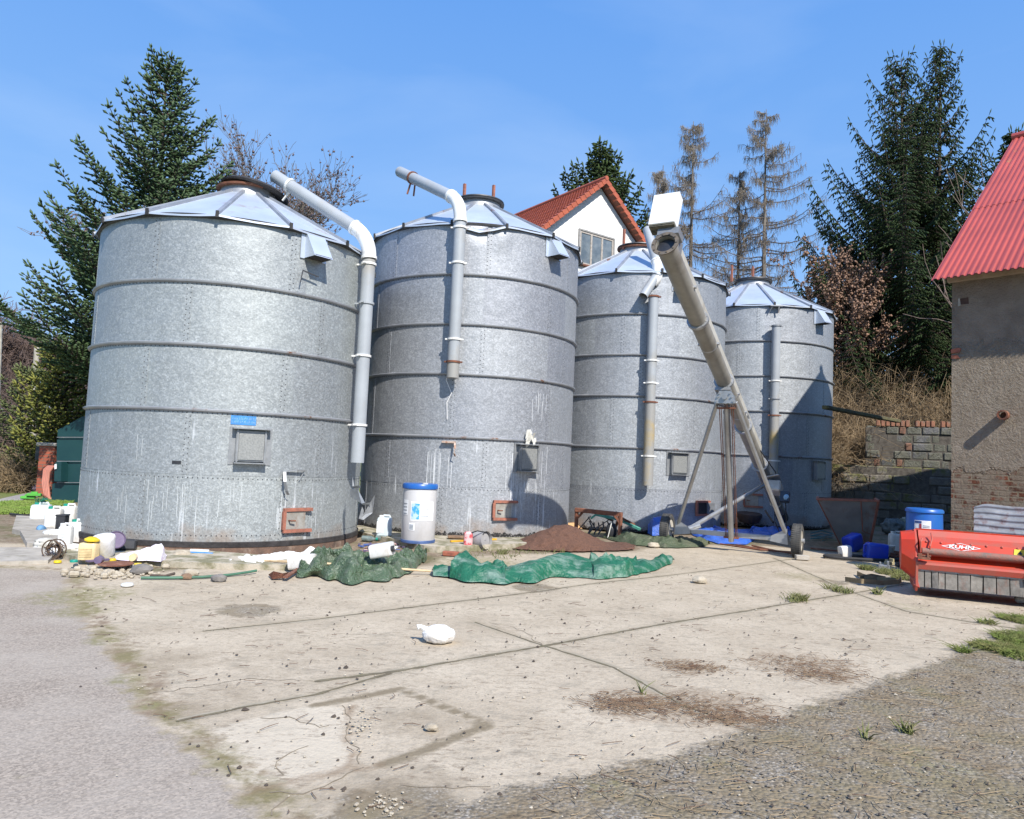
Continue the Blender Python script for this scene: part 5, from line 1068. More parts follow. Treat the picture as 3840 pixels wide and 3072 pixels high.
p = loc(393, 2090, .06); Rb = Matrix.Rotation(-.22, 3, 'Y') @ Matrix.Rotation(.5, 3, 'X'); t = thing('white_pail', p, 'round white pail tipped forward beside the cream canister', 'pail')
k = MB(); k.lathe(p + Vector((0, .0, .02)), [(.11, 0), (.13, .03), (.15, .25), (.155, .28), (.145, .30), (.02, .305)], 28, R=Matrix.Rotation(.25, 3, 'X')); k.build('body', WHITEP, t, smooth=True)
p = loc(432, 2068, .1); k = MB(); k.lathe(p + Vector((0, 0, .17)), [(.12, -.01), (.135, .01), (.125, .03), (.11, .012), (.01, .01)], 28, R=Matrix.Rotation(1.25, 3, 'X') @ Matrix.Rotation(.6, 3, 'Y')); tag(k.build('violet_lid', PURPLE, smooth=True), 'round dark violet plastic lid leaning behind the white pail', 'dish')  # round violet lid propped up behind the pail
k = MB(); p = loc(455, 2072, .05); k.box(p + Vector((0, .12, .10)), (.30, .22, .16), Matrix.Rotation(.35, 3, 'Z') @ Matrix.Rotation(-.2, 3, 'X'), 0, .02); tag(k.build('black_crate', BLACKP), 'black plastic box between the white pail and the pink sack', 'box')
k = MB(); p = loc(225, 1990); k.box(p + Vector((0, .05, .15)), (.17, .2, .30), Matrix.Rotation(.2, 3, 'Z'), 0, .015); k.box(p + Vector((0, .05, .29)), (.19, .22, .03), Matrix.Rotation(.2, 3, 'Z'), 0, .01); tag(k.build('black_box', BLACKP), 'upright black box between two white canisters', 'box')
k = MB(); p = loc(133, 1968); pts = [p + Vector((.24 * math.cos(a_) + .08, .10 * math.sin(a_) + .05, .04)) for a_ in np.linspace(0, 2 * math.pi, 24)]; k.tube(pts, .03, 8, caps=False); tag(k.build('blue_ring', CYAN, smooth=True), 'bright blue oval plastic ring lying on the concrete slab', 'ring')
k = MB(); p = loc(152, 2000); k.lathe(p + Vector((0, 0, .08)), [(.02, -.17), (.065, -.13), (.075, .02), (.05, .08), (.03, .1)], 16, R=Matrix.Rotation(1.35, 3, 'X') @ Matrix.Rotation(.3, 3, 'Y')); tag(k.build('water_bottle', M('blue_bottle', (.10, .24, .45), (.2, .36, .55), 8, .15), smooth=True), 'crushed translucent blue bottle by the blue ring', 'bottle')
k = MB(); p = loc(150, 1910, .4) ; p = loc(152, 1957) + Vector((.0, .0, .43)); rr = random.Random(1)
for _ in range(60):
    q = p + Vector((rr.gauss(0, .05), rr.gauss(0, .04), rr.uniform(-.01, .05))); k.bar(q, q + Vector((rr.uniform(-.05, .05), rr.uniform(-.05, .05), rr.uniform(-.03, .03))), .012)
tag(k.build('green_net', M('net_green', (.01, .16, .10), rough=.7)), 'tangled dark green net on top of the milky canister', 'net')
k = MB(); p = loc(112, 1955); k.tube([p + Vector((.0, 0, .0)), p + Vector((.02, 0, .2)), p + Vector((.07, 0, .27)), p + Vector((.2, 0, .28))], .014, 8); tag(k.build('white_hose', WHITED, smooth=True), 'short white hose curving beside the milky canister', 'hose')
rr = random.Random(21)
for nm, px, py, s_, lb in (('scrap_sheet', 205, 2012, (.34, .26), 'white plastic scrap propped below the black box'), ('scrap_board', 172, 2050, (.30, .22), 'grey white board scrap leaning at the kerb corner'), ('scrap_sheet', 283, 2075, (.32, .2), 'dirty white plastic scraps under the canisters'), ('scrap_sheet', 340, 2020, (.36, .2), 'white film bunched against the silo wall'), ('scrap_sheet', 205, 2080, (.2, .2), 'creased white film beside the wire basket')):
    tag(blob(nm, loc(px, py, .02), (s_[0] / 2, s_[1] / 2, .06 + .03 * rr.random()), WHITED if 'dirty' in lb or 'grey' in lb else WHITEP, None, None, rr.randint(1, 50), .5, 5, flat=.3, n=24), lb, 'scrap')
k = MB(); p = loc(200, 2096); rr = random.Random(4)
for _ in range(70):
    a0 = rr.uniform(0, 6.28); r_ = rr.uniform(.05, .13); q = p + Vector((math.cos(a0) * r_, rr.uniform(-.06, .06), .13 + math.sin(a0) * r_)); a1 = a0 + rr.uniform(.5, 1.2); q2 = p + Vector((math.cos(a1) * r_, rr.uniform(-.06, .06), .13 + math.sin(a1) * r_)); k.tube([q, q2], .006, 4, caps=False)
for y_ in (-.06, .06): k.tube([p + Vector((math.cos(a_) * .14, y_, .14 + math.sin(a_) * .14)) for a_ in np.linspace(0, 6.28, 20)], .01, 6, caps=False)
tag(k.build('wire_basket', TWIG), 'small basket of dry wire and twigs standing on edge by the kerb', 'basket')
for i_, (px, py, mt, lb) in enumerate([(216, 2110, YELLOW, 'yellow screw cap on the asphalt by the wire basket'), (374, 2093, YELLOW, 'yellow cap under the white pail'), (421, 2103, YELLOW, 'yellow cap at the tip of the pink sack'), (517, 2121, YELLOW, 'dented yellow cap in front of the pink sack'), (277, 2108, GREENCAP, 'green screw cap on the kerb slab'), (477, 2197, WHITEP, 'flat white lid lying on the concrete in front of the kerb'), (142, 2057, WHITEP, 'white lid on the grey slab')]):
    k = MB(); r_ = .05 if mt is not WHITEP else .07; k.lathe(loc(px, py, .08 if 2090 < py < 2125 and px > 240 else 0), [(r_, 0), (r_ * 1.05, .012), (r_ * .9, .03), (.01, .032)], 18); tag(k.build('screw_cap' if r_ < .06 else 'round_lid', mt, smooth=True), lb, 'cap')
for px, py, R_, mt, lb, nm in ((370, 2115, .055, PURPLE, 'dark tin lying open end forward on the kerb', 'tin_can'), (498, 2105, .055, CREAM, 'cream plastic cup lying before the pink sack', 'cup')):
    k = MB(); p = loc(px, py, .08) + Vector((0, 0, R_)); Rr = Matrix.Rotation(1.5, 3, 'X') @ Matrix.Rotation(.3, 3, 'Y'); k.lathe(p, [(R_ * .9, .07), (R_, -.07), (R_ * .85, -.07), (R_ * .8, .05)], 18, R=Rr); tag(k.build(nm, mt, smooth=True), lb, 'can')
k = MB(); k.lathe(loc(435, 2116, .085), [(.22, 0), (.22, .012), (.01, .03)], 28); tag(k.build('rusty_disc', RUST, smooth=True), 'flat rusty metal disc on the kerb slab', 'disc')
k = MB(); k.bar(loc(326, 2105, .1), loc(430, 2096, .1), .09, .02); tag(k.build('violet_strip', PURPLE), 'flat violet plastic strip on the kerb slab', 'strip')
k = MB(); p = loc(748, 2092, .0); k.tube([p + Vector((-.2, 0, .05)), p + Vector((.2, 0.02, .05))], .035, 12); tag(k.build('blue_roll', CYAN, smooth=True), 'short bright blue tube lying at the silo foundation', 'tube')
k = MB(); k.tube([p + Vector((-.16, .03, .1)), p + Vector((.12, .05, .1))], .025, 10); tag(k.build('white_tube', WHITEP, smooth=True), 'small white tube lying on top of the blue one', 'tube')
for px, py, r_, mt, lb in ((680, 2096, .14, STONE, 'pale yellow rock at the foot of the nearest silo'), (820, 2178, .09, STONEG, 'dark grey stone lying alone on concrete near the green hose'), (2624, 2184, .10, STONE, 'whitish broken brick lying right of the green tarpaulin'), (1618, 2735, .04, STONE, 'small pale pebble inside the dark patch outline'), (530, 2150, .13, STONEG, 'flat dark slate piece before the kerb'), (715, 2160, .1, STONE, 'tan stone beside the thin green hose'), (2450, 2052, .11, STONE, 'pale stone at the edge of the olive tarp'), (640, 2080, .1, BROWNW, 'brown clod between sack and rock'), (700, 2170, .07, BROWNW, 'flat brown stone on the thin green hose')):
    tag(blob('stone', loc(px, py), (r_, r_ * .8, r_ * .55), mt, None, None, px % 37, .35, 3, flat=.4, n=18), lb, 'stone')
k = MB(); pts = [loc(529, 2167, .02), loc(650, 2167, .02), loc(760, 2164, .02), loc(860, 2156, .02), loc(930, 2146, .03), loc(962, 2140, .04)]; k.tube(pts, .018, 8); tag(k.build('garden_hose', M('hose_green', (.06, .16, .10), rough=.6), smooth=True), 'thin dark green hose lying on concrete before the nearest silo', 'hose')
k = MB(); pts = [loc(565, 2158, .03), loc(620, 2160, .03), loc(654, 2151, .04)]; k.tube(pts, .02, 6); tag(k.build('dead_branch', BARK), 'short dead branch before the kerb', 'branch')
# rubble at the broken kerb end: uncountable
k = MB(); rr = random.Random(12)
for _ in range(230):
    px = rr.gauss(430, 75); py = rr.gauss(2146, 12); q = loc(px, py); s_ = abs(rr.gauss(0, .022)) + .010; k.box(q + Vector((0, 0, s_ * .4)), (s_ * 1.6, s_ * 1.2, s_), Matrix.Rotation(rr.uniform(0, 3), 3, 'Z') @ Matrix.Rotation(rr.uniform(-.5, .5), 3, 'X'), 0, s_ * .3)
for _ in range(70):
    px = rr.gauss(1360, 34); py = rr.gauss(2710, 48); q = loc(px, py); s_ = abs(rr.gauss(0, .006)) + .003; k.box(q + Vector((0, 0, s_ * .3)), (s_ * 1.6, s_ * 1.2, s_ * .8), Matrix.Rotation(rr.uniform(0, 3), 3, 'Z'), 0, s_ * .3)
for _ in range(70):
    px = rr.gauss(1430, 55); py = rr.gauss(3020, 22); q = loc(px, py); s_ = abs(rr.gauss(0, .006)) + .003; k.box(q + Vector((0, 0, s_ * .3)), (s_ * 1.6, s_ * 1.2, s_ * .8), Matrix.Rotation(rr.uniform(0, 3), 3, 'Z'), 0, s_ * .3)
tag(k.build('rubble', STONE, fix=False), 'crumbled pale concrete rubble along the broken kerb', 'rubble', kind='stuff')
# slabs at the far left
prism([loc(*p) for p in ((60, 1945), (165, 1950), (235, 2035), (150, 2058), (100, 2052), (75, 2005), (45, 1998))], -.02, .07, 'broken_slab', SLAB)
prism([loc(*p) for p in ((-300, 2062), (160, 2062), (205, 2088), (180, 2112), (-300, 2124))], -.02, .04, 'paving_slab', SLAB)
# dark green tank
TG = M('dark_green_plastic', (.008, .040, .045), (.012, .05, .052), 2, .38); 
def tp(px, py, d=20.2): return Dp(px, py, d)
tk = thing('oil_tank', tp(250, 1890), 'dark green plastic oil tank with sloping lid behind the nearest silo', 'tank')
for nm, pts in (('tank_base', [(192, 1886), (196, 1816), (205, 1812), (340, 1812), (340, 1888), (200, 1888)]), ('tank_body', [(205, 1808), (210, 1734), (218, 1731), (340, 1731), (340, 1808)]), ('tank_body', [(212, 1728), (214, 1648), (224, 1642), (340, 1642), (340, 1728)]), ('tank_lid', [(216, 1638), (216, 1613), (310, 1562), (360, 1562), (360, 1638)])):
    MB().poly([tp(*q, d=19.9) for q in pts], (.35, 1.3, 0)).build(nm, TG, tk)
MB().poly([tp(*q, d=19.7) for q in [(203, 1804), (205, 1738), (212, 1732), (230, 1732), (228, 1806)]], (.1, .3, 0)).build('tank_door', TG, tk)
k = MB(); 
for y_ in (1640, 1730, 1810): k.bar(tp(214, y_, 19.85), tp(330, y_, 19.85), .02, .018)
k.build('pale_seam', ZINCD, tk)
MB().poly([tp(204, 1742, 19.65), tp(212, 1740, 19.65), tp(212, 1758, 19.65), tp(204, 1760, 19.65)], (0, .01, 0)).build('label', PAPER, tk)
k = MB(); k.bar(tp(220, 1895, 20.3), tp(320, 1895, 20.3), .4, .1); k.build('foot', BLACKP, tk)
t = NT('facing_brick'); bt_ = t.n('ShaderNodeTexBrick'); xz = t.sep(); t.put(bt_, 'Vector', t.comb(t.math('ADD', xz[0], xz[1]), xz[2], 0.)); t.put(bt_, 'Color1', (.36, .09, .045)); t.put(bt_, 'Color2', (.28, .07, .04)); t.put(bt_, 'Mortar', (.16, .10, .07)); t.put(bt_, 'Scale', 1.); t.put(bt_, 'Brick Width', .3); t.put(bt_, 'Row Height', .1); t.put(bt_, 'Mortar Size', .012); BRF = t.fin(bt_.outputs[0], .85)
pp_ = thing('brick_pillar', Dp(185, 1868, 21.6), 'red brick pillar with stone cap left of the green tank', 'pillar')
k = MB(); c = Dp(188, 1775, 21.8); k.box((c.x, c.y, .75), (.45, .5, 1.5)); k.build('shaft', BRF, pp_)
k = MB(); k.box((c.x, c.y, 1.53), (.62, .62, .10), None, 0, .02); k.build('cap_stone', SLAB, pp_)
MB().box((c.x - .3, c.y - .1, 1.25), (.16, .2, .42), None, 0, .02).build('letter_box', BLACKP, pp_)
k = MB(); rr = random.Random(6)
PINKH = M('pink_hose', (.58, .22, .16), (.48, .2, .15), 5, .6)
hx = thing('hose_coil', Dp(175, 1870, 20.8), 'pink hose hanging in loops on the brick pillar', 'hose')
for i_ in range(4):
    x = 165 + i_ * 6; y_ = 20.9 - i_ * .05; k = MB(); k.tube([Dp(x + 18, 1748, y_), Dp(x + 2, 1760 + i_ * 3, y_), Dp(x - 4, 1810, y_), Dp(x + 2, 1850 + i_ * 6, y_), Dp(x + 12, 1872, y_)], .035, 8); k.build('hose_loop', PINKH, hx, smooth=True)
blob('feed_sack', Dp(140, 1842, 23), (.42, .3, .14), M('violet_sack', (.40, .30, .42), (.5, .42, .5), 5, .6), 'pale violet sack lying on the verge beyond the canisters', 'sack', 5, .2, 4, flat=.4, n=24)
for px, py, lb in ((128, 1862, 'bright green plastic crate lying on the grass'), (105, 1872, 'smaller green plastic piece left of the green crate')):
    k = MB(); p = Dp(px, py, 20.); k.box(p + Vector((0, 0, .05)), (.34, .2, .07), Matrix.Rotation(.4, 3, 'Z'), 0, .01); k.box(p + Vector((0, 0, .10)), (.16, .1, .06), Matrix.Rotation(.4, 3, 'Z'), 0, .01); tag(k.build('green_crate', M('lime_plastic', (.10, .45, .06), rough=.5)), lb, 'crate')
k = MB(); k.tube([loc(40, 1928, .03), loc(90, 1934, .03), loc(118, 1932, .03)], .03, 6); tag(k.build('black_pipe', DARK), 'black pipe offcut on the ground left of the milky canister', 'pipe')
# ------------------------------------------------------------------ between the silos
canister(1440, 2008, .30, .26, .40, TRANSL, WHITEP, 'translucent canister with worn dark label left of the blue lidded drum', rz=.1, z=.1, lab=(-.48, .0, .15, .72))
p = loc(1566, 2032, .10); dt = thing('plastic_drum', p, 'tall whitish plastic drum with blue lid standing before the second silo', 'drum')
DRUMM = M('milky_drum', (.56, .55, .55), (.50, .49, .49), 1.5, .45, dirt=((.38, .36, .34), .5))
k = MB(); k.lathe(p, [(.30, .0), (.315, .03), (.32, .5), (.315, 1.02), (.31, 1.05)], 40); k.build('barrel', DRUMM, dt, smooth=True)
k = MB(); k.lathe(p, [(.318, 1.0), (.335, 1.01), (.338, 1.07), (.32, 1.10), (.28, 1.095), (.02, 1.09)], 40); k.build('blue_lid', BLUEP, dt, smooth=True)
k = MB(); k.lathe(p, [(.325, -.0), (.33, .04), (.322, .055)], 40); k.build('blue_foot', M('faded_blue', (.06, .11, .26), rough=.5), dt, smooth=True)
k = MB(); k.lathe(p + Vector((.10, -.1, 1.095)), [(.055, 0), (.055, .025), (.01, .028)], 16); k.build('bung', WHITEP, dt)
def onc(c, r, a0, a1, z0_, z1_, name, mat, par, off=.004):
    n = 10; v = []; 
    for i in range(n + 1): a_ = math.radians(a0 + (a1 - a0) * i / n); v += [c + Vector((math.cos(a_) * (r + off), math.sin(a_) * (r + off), z0_)), c + Vector((math.cos(a_) * (r + off), math.sin(a_) * (r + off), z1_))]
    return MB().add(v, [(2 * i, 2 * i + 2, 2 * i + 3, 2 * i + 1) for i in range(n)]).build(name, mat, par, fix=False)
lbm = onc(p, .32, -112, -28, .42, .78, 'label', M('label_white', (.82, .83, .84), rough=.5), dt)
onc(p, .32, -108, -82, .45, .74, 'blue_picture', M('label_blue', (.05, .33, .65), (.45, .62, .72), 9, .5, contrast=(.45, .55)), lbm, .008)
for a0, a1, z0_, z1_ in ((-147, -122, .52, .80), (-116, -95, .24, .38)):
    l2 = onc(p, .32, a0, a1, z0_, z1_, 'label', PAPER, dt)
    for q in range(4): onc(p, .32, a0 + 2, a1 - 5, z0_ + .02 + (z1_ - z0_ - .04) * q / 4, z0_ + .035 + (z1_ - z0_ - .04) * q / 4, 'print_line', M('print_grey', (.25, .28, .32)), l2, .008)
for q in range(3): onc(p, .32, -78, -50, .50 + q * .07, .508 + q * .07, 'print_line', M('print_grey', (.25, .28, .32)), lbm, .008)
canister(1392 , 2096, .28, .2, .36, WHITEP, BLACKP, 'white canister with black base lying on the dark green tarp', rz=1.45, z=.22, tilt=(1.35, 'X', .10))
canister(1092, 2135, .30, .2, .38, WHITEP, WHITEP, 'white canister lying on its side under the wooden pole', rz=1.4, z=.02, tilt=(1.45, 'X', .10))
k = MB(); k.tube([loc(932, 2100, .06), loc(1200, 2112, .16), loc(1615, 2142, .04)], .017, 8); tag(k.build('wooden_pole', STICK, smooth=True), 'long thin wooden pole lying across the dark green tarp', 'pole')
k = MB(); a = loc(1010, 2164, .03); k.add([loc(1006, 2155, .02), loc(1020, 2172, .01), loc(1065, 2168, .02), loc(1085, 2145, .04), loc(1060, 2150, .08), loc(1025, 2142, .08)], [(0, 1, 5), (1, 2, 4, 5), (2, 3, 4), (0, 1, 2, 3, 4, 5)]); k.bar(loc(1070, 2165, .05), loc(1128, 2128, .06), .06, .02); tag(k.build('plough_share', RUST), 'rusty bent plough blade on the ground before the dark green tarp', 'plough share')
# pet carrier like grey pail with pink lid
p = loc(1788, 2062, .0); pt = thing('grey_bin', p, 'grey oval bin lying on its side with a pink and white lid', 'bin')
Rb = Matrix.Rotation(.95, 3, 'Z') @ Matrix.Rotation(math.radians(84), 3, 'X')
GB = M('grey_bin_plastic', (.36, .35, .35), (.28, .27, .27), 5, .5)
k = MB(); k.lathe(p + Vector((.05, .1, .17)), [(.17, .16), (.175, -.12), (.16, -.18), (.148, -.18), (.155, .1), (.01, .12)], 30, R=Rb, caps=False); k.build('shell', GB, pt, smooth=True)
k = MB(); k.lathe(p + Vector((.05, .1, .17)), [(.14, -.13), (.01, -.131)], 24, R=Rb); k.build('dark_inside', BLACKP, pt)
k = MB(); k.box(p + Vector((-.17, -.08, .18)), (.16, .12, .32), Matrix.Rotation(.35, 3, 'Z'), 0, .03); k.build('pink_lid', M('pink_lid', (.70, .42, .42), (.55, .08, .09), 7, .5, contrast=(.5, .56)), pt)
k = MB(); k.tube([p + Vector((-.12, -.1, .32)), p + Vector((.0, -.14, .37)), p + Vector((.14, -.02, .34))], .012, 6); k.build('bail', DARK, pt)
k = MB(); k.bar(loc(1690, 2030, .12), loc(1860, 2022, .12), .05, .03); tag(k.build('yellow_bar', M('amber_plastic', (.75, .40, .03), rough=.5)), 'yellow orange bar lying behind the grey bin', 'bar')
k = MB(); k.box(loc(1720, 2022, .11) + Vector((0, .1, .03)), (.45, .2, .05), Matrix.Rotation(.1, 3, 'Z'), 0, .01); tag(k.build('brown_board', BROWNW), 'brown board lying at the foot of the second silo', 'board')
k = MB(); k.box(loc(1690, 2085) + Vector((0, 0, .04)), (.28, .12, .08), Matrix.Rotation(-.2, 3, 'Z'), 0, .01); tag(k.build('brick', BRK), 'brown brick on the concrete between bin and green tarp', 'brick')
for px, py, mt, lb in ((1380, 2032, GREENCAP, 'crushed clear bottle with turquoise cap beside the plinth'), (1432, 2030, BLACKP, 'crushed dark plastic bottle beside the plinth')):
    k = MB(); p = loc(px, py); k.lathe(p + Vector((0, 0, .06)), [(.02, -.14), (.055, -.12), (.06, .06), (.03, .12), (.025, .15)], 12, R=Matrix.Rotation(1.57, 3, 'Y') @ Matrix.Rotation(.2, 3, 'X')); k.tube([p + Vector((.15, 0, .06)), p + Vector((.19, 0, .06))], .03, 10, mi=1); tag(k.build('pet_bottle', [M('clear_bottle', (.20, .25, .24), (.1, .13, .13), 12, .2), mt], smooth=True), lb, 'bottle')
k = MB(); rr = random.Random(5)
for _ in range(40):
    q = loc(rr.uniform(1340, 1520), rr.uniform(2040, 2072)); k.box(q + Vector((0, 0, .02)), (rr.uniform(.04, .2), rr.uniform(.02, .07), .015), Matrix.Rotation(rr.uniform(0, 3), 3, 'Z') @ Matrix.Rotation(rr.uniform(-.3, .3), 3, 'X'), rr.randint(0, 3))
tag(k.build('litter', [M('litter_pink', (.55, .35, .33)), M('litter_blue', (.07, .12, .32)), STRAW, PURPLE], fix=False), 'small scraps of coloured litter between the first two silos', 'litter', kind='stuff')
# rusty frame with implement
fA, fB = Dp(2160, 1990, 16.9), Dp(2325, 1995, 16.4); ft = thing('steel_table', G(2240, 2000), 'rusty steel table frame standing between second and third silo', 'table')
zt_ = Dp(2165, 1912, 16.9).z
for c in (fA, fB): MB().bar(Vector((c.x, c.y, 0)), Vector((c.x, c.y, zt_)), .075, .075, bev=.01).build('leg', RUST, ft)
k = MB(); k.bar(Vector((fA.x - .04, fA.y, zt_)), Vector((fB.x + .04, fB.y, zt_ - .03)), .10, .10, bev=.012)
for c, s_ in ((fA, 1), (fB, -1)): k.bar(Vector((c.x, c.y, zt_ - .22)), Vector((c.x + .16 * s_, c.y - .05 * s_, zt_ - .02)), .05, .05)
k.build('top_rail', RUST, ft)
k = MB(); k.bar(Vector((fA.x, fA.y, .03)), Vector((fA.x - .1, fA.y + .6, .03)), .05); k.bar(Vector((fB.x, fB.y, zt_)), Vector((fB.x + .0, fB.y + .9, .1)), .05); k.build('rear_stay', RUST, ft)
TEAL = M('teal_paint', (.10, .36, .25), (.05, .22, .18), 7, .6, dirt=((.2, .1, .06), .5)); im = thing('tillage_implement', G(2300, 1998), 'old teal and rust coloured implement lying under the rusty frame', 'implement')
P_ = lambda x, y, d=17.1: Dp(x, y, d)
k = MB(); k.bar(P_(2230, 1928), P_(2330, 1950), .07); k.bar(P_(2325, 1950), P_(2400, 1985, 16.8), .10, .05); k.bar(P_(2215, 1945), P_(2240, 1926), .08, .04); k.build('teal_beam', TEAL, im)
k = MB(); k.bar(P_(2240, 1925, 17.2), P_(2300, 1955, 17.2), .05); k.bar(P_(2330, 1942, 17.), P_(2380, 1968, 17.), .08, .05); k.build('rusty_beam', RUST, im)
rr = random.Random(9)
for q in range(7):
    a = P_(2210 + q * 17, 1955 + rr.uniform(-8, 6)); k = MB(); b_ = Vector((a.x + rr.uniform(-.12, .12), a.y + rr.uniform(-.1, .1), .04)); k.tube([a, a.lerp(b_, .5) + Vector((.07, 0, .03)), b_], .018, 6); k.build('tine', BOLT, im)
k = MB(); k.tube([P_(2170, 1985), P_(2215, 1935)], .014, 6); k.tube([P_(2230, 1985), P_(2320, 1925)], .014, 6); k.tube([P_(2205, 1938), P_(2235, 1985)], .014, 6); k.build('thin_rod', BOLT, im)
blob('black_can', G(2292, 2020), (.13, .11, .18), BLACKP, 'black plastic can with white straps beside the rusty frame', 'can', 4, .15, 5, n=20)
k = MB(); p = G(2292, 2020)
k.bar(p + Vector((-.1, -.12, .02)), p + Vector((-.02, -.11, .38)), .02); k.build('strap', WHITED, bpy.data.objects['black_can'])
drape('sand_patch', [(2132, 1962), (2160, 1961), (2200, 1975), (2210, 1982)], [(2132, 1984), (2210, 1984)], .5, M('orange_grain', (.55, .33, .16), (.45, .26, .12), 30, .95), 'small patch of orange grain spilled between the silos', 'grain', 3, .004, 3, 30, 10, ridged=False, kind='stuff')
# ------------------------------------------------------------------ right hand clutter
ht_ = thing('feed_hopper', G(3205, 2045), 'rusty inverted sheet metal hopper standing on its narrow end', 'hopper')
hp4 = [Dp(3065, 1872, 17.2), Dp(3295, 1879, 16.9), Dp(3262, 2040, 17.3), Dp(3150, 2040, 17.5)]; bk = Vector((.55, 1.25, .0)); bkb = Vector((.25, .45, 0))
HZ = M('dented_hopper_sheet', (.36, .335, .31), (.27, .25, .23), 2.5, .5, .4, bump=.5, bscale=5, dirt=((.22, .09, .05), .8))
def plate(a, b, c, d, n, nm, mat, th=.015): return MB().poly([a, b, c, d], Vector(n) * th).build(nm, mat, ht_)
plate(hp4[0], hp4[1], hp4[2], hp4[3], (0, 1, 0), 'front_panel', HZ)
plate(hp4[1], hp4[1] + bk, hp4[2] + bkb, hp4[2], (-1, 0, 0), 'side_panel', RUST); plate(hp4[0], hp4[0] + bk, hp4[3] + bkb, hp4[3], (1, 0, 0), 'side_panel', RUST)
plate(hp4[0] + bk, hp4[1] + bk, hp4[2] + bkb, hp4[3] + bkb, (0, -1, 0), 'rear_panel', RUST)
k = MB(); k.bar(hp4[0], hp4[1], .06, .05); k.bar(hp4[1], hp4[2], .05, .04); k.bar(hp4[0], hp4[3], .025, .02); k.bar(hp4[1], hp4[1] + bk, .05); k.bar(hp4[0], hp4[0] + bk, .05)
k.bar(hp4[0].lerp(hp4[1], .71) - Vector((0, .012, 0)), hp4[3].lerp(hp4[2], .78).lerp(hp4[0].lerp(hp4[1], .71), .3) - Vector((0, .012, 0)), .022, .012); k.bar(hp4[3].lerp(hp4[2], .78).lerp(hp4[0].lerp(hp4[1], .71), .3) - Vector((0, .012, 0)), hp4[2].lerp(hp4[1], .22) - Vector((0, .012, 0)), .022, .012); k.build('rusty_edge', RUSTRED, ht_)
p = Vector((Dp(3466, 2000, 13.15).x, 13.15, .05)); bb = thing('blue_drum', p, 'blue plastic drum with white label behind the red mower', 'drum')
k = MB(); k.lathe(p, [(.28, 0), (.295, .05), (.302, .55), (.295, 1.02), (.285, 1.07)], 40); k.lathe(p, [(.298, 1.05), (.315, 1.06), (.312, 1.10), (.29, 1.125), (.25, 1.115), (.01, 1.11)], 40); k.build('barrel', BLUEP, bb, smooth=True)
lb = onc(p, .303, -150, -100, .66, .92, 'label', PAPER, bb)
onc(p, .303, -135, -128, .68, .86, 'red_stripe', M('label_dark_red', (.3, .03, .05)), lb, .008); onc(p, .303, -149, -128, .87, .91, 'print_line', M('label_navy', (.03, .08, .25)), lb, .008)
for q in range(6): onc(p, .303, -124, -104, .69 + q * .027, .70 + q * .027, 'print_line', M('print_grey', (.25, .28, .32)), lb, .008)
canister(3178, 2066, .36, .28, .44, BLUEB, BLUEB, 'blue canister lying tipped beside the hopper', rz=.5, tilt=(1.25, 'Y', .12), lab=None, group='blue canisters on the right')
canister(3322, 2100, .36, .30, .44, BLUEB, BLUEB, 'blue canister lying on its side in front of the white pail', rz=-.1, tilt=(-1.5, 'Y', .14), group='blue canisters on the right')
canister(3150, 2088, .26, .16, .26, WHITEP, WHITEP, 'small white canister lying between two blue ones', rz=.2, tilt=(1.4, 'Y', .08))
canister(3362, 2078, .32, .24, .50, WHITED, WHITED, 'tall dirty white canister standing behind the mower belt cover', rz=-.2)
p = loc(3325, 2093); t = thing('dirty_pail', p, 'dirty white pail right of the blue canisters', 'pail'); k = MB(); k.lathe(p, [(.12, 0), (.155, .25), (.165, .27), (.15, .27), (.12, .05), (.01, .04)], 26); k.build('body', WHITED, t, smooth=True)
k = MB(); cc = loc(3230, 2092, .03); k.tube([cc + Vector((.75 * math.cos(a_), .28 * math.sin(a_), .0)) for a_ in np.linspace(0, 6.28, 40)], .035, 8, caps=False); tag(k.build('black_hose_ring', DARK, smooth=True), 'ring of black pipe lying under the blue canisters', 'pipe')
rr = random.Random(14)
for i_, (px, py, s_, lb) in enumerate([(3315, 2135, .13, 'grey metal block nearest the yard'), (3335, 2120, .11, 'yellowish bracket standing on end'), (3375, 2128, .10, 'dark block beside the yellowish bracket'), (3358, 2100, .15, 'rusty square bracket by the canister')]):
    k = MB(); p = loc(px, py); R3 = Matrix.Rotation(rr.uniform(-.6, .6), 3, 'Z'); k.box(p + Vector((0, 0, s_ * .35)), (s_ * 1.5, s_, s_ * .6), R3, 0, .01); k.box(p + R3 @ Vector((s_ * .5, 0, s_ * .8)), (s_ * .3, s_, s_ * .8), R3, 0, .008); k.box(p + R3 @ Vector((-s_ * .5, 0, s_ * .75)), (s_ * .25, s_ * .8, s_ * .5), R3, 0, .008); tag(k.build('machine_part', [ZINCD, M('brass_grey', (.42, .36, .2), (.25, .21, .14), 9, .6), BLACKP, RUST][i_]), lb, 'machine part', 'machine parts left of the mower')
k = MB(); 
for pts in ([(3170, 2172), (3230, 2180), (3310, 2186), (3372, 2182), (3380, 2172)], [(3215, 2150), (3240, 2162), (3290, 2172), (3360, 2176)], [(3225, 2168), (3270, 2160), (3320, 2170)]):
    q = [loc(*p, .03 + .03 * (i % 2)) for i, p in enumerate(pts)]
    for a, b in zip(q[:-1], q[1:]): k.bar(a, b, .012, .075)
tag(k.build('canvas_strap', M('khaki_strap', (.26, .20, .11), (.17, .13, .08), 9, .85)), 'twisted khaki canvas strap lying in grass left of the mower', 'strap')
k = MB(); k.box(loc(2998, 2097, 0) + Vector((.02, -.08, .045)), (.26, .13, .09), Matrix.Rotation(-.1, 3, 'Z'), 0, .01); tag(k.build('wheel_chock', SLAB), 'concrete block wedged under the right auger wheel', 'block')
k = MB()
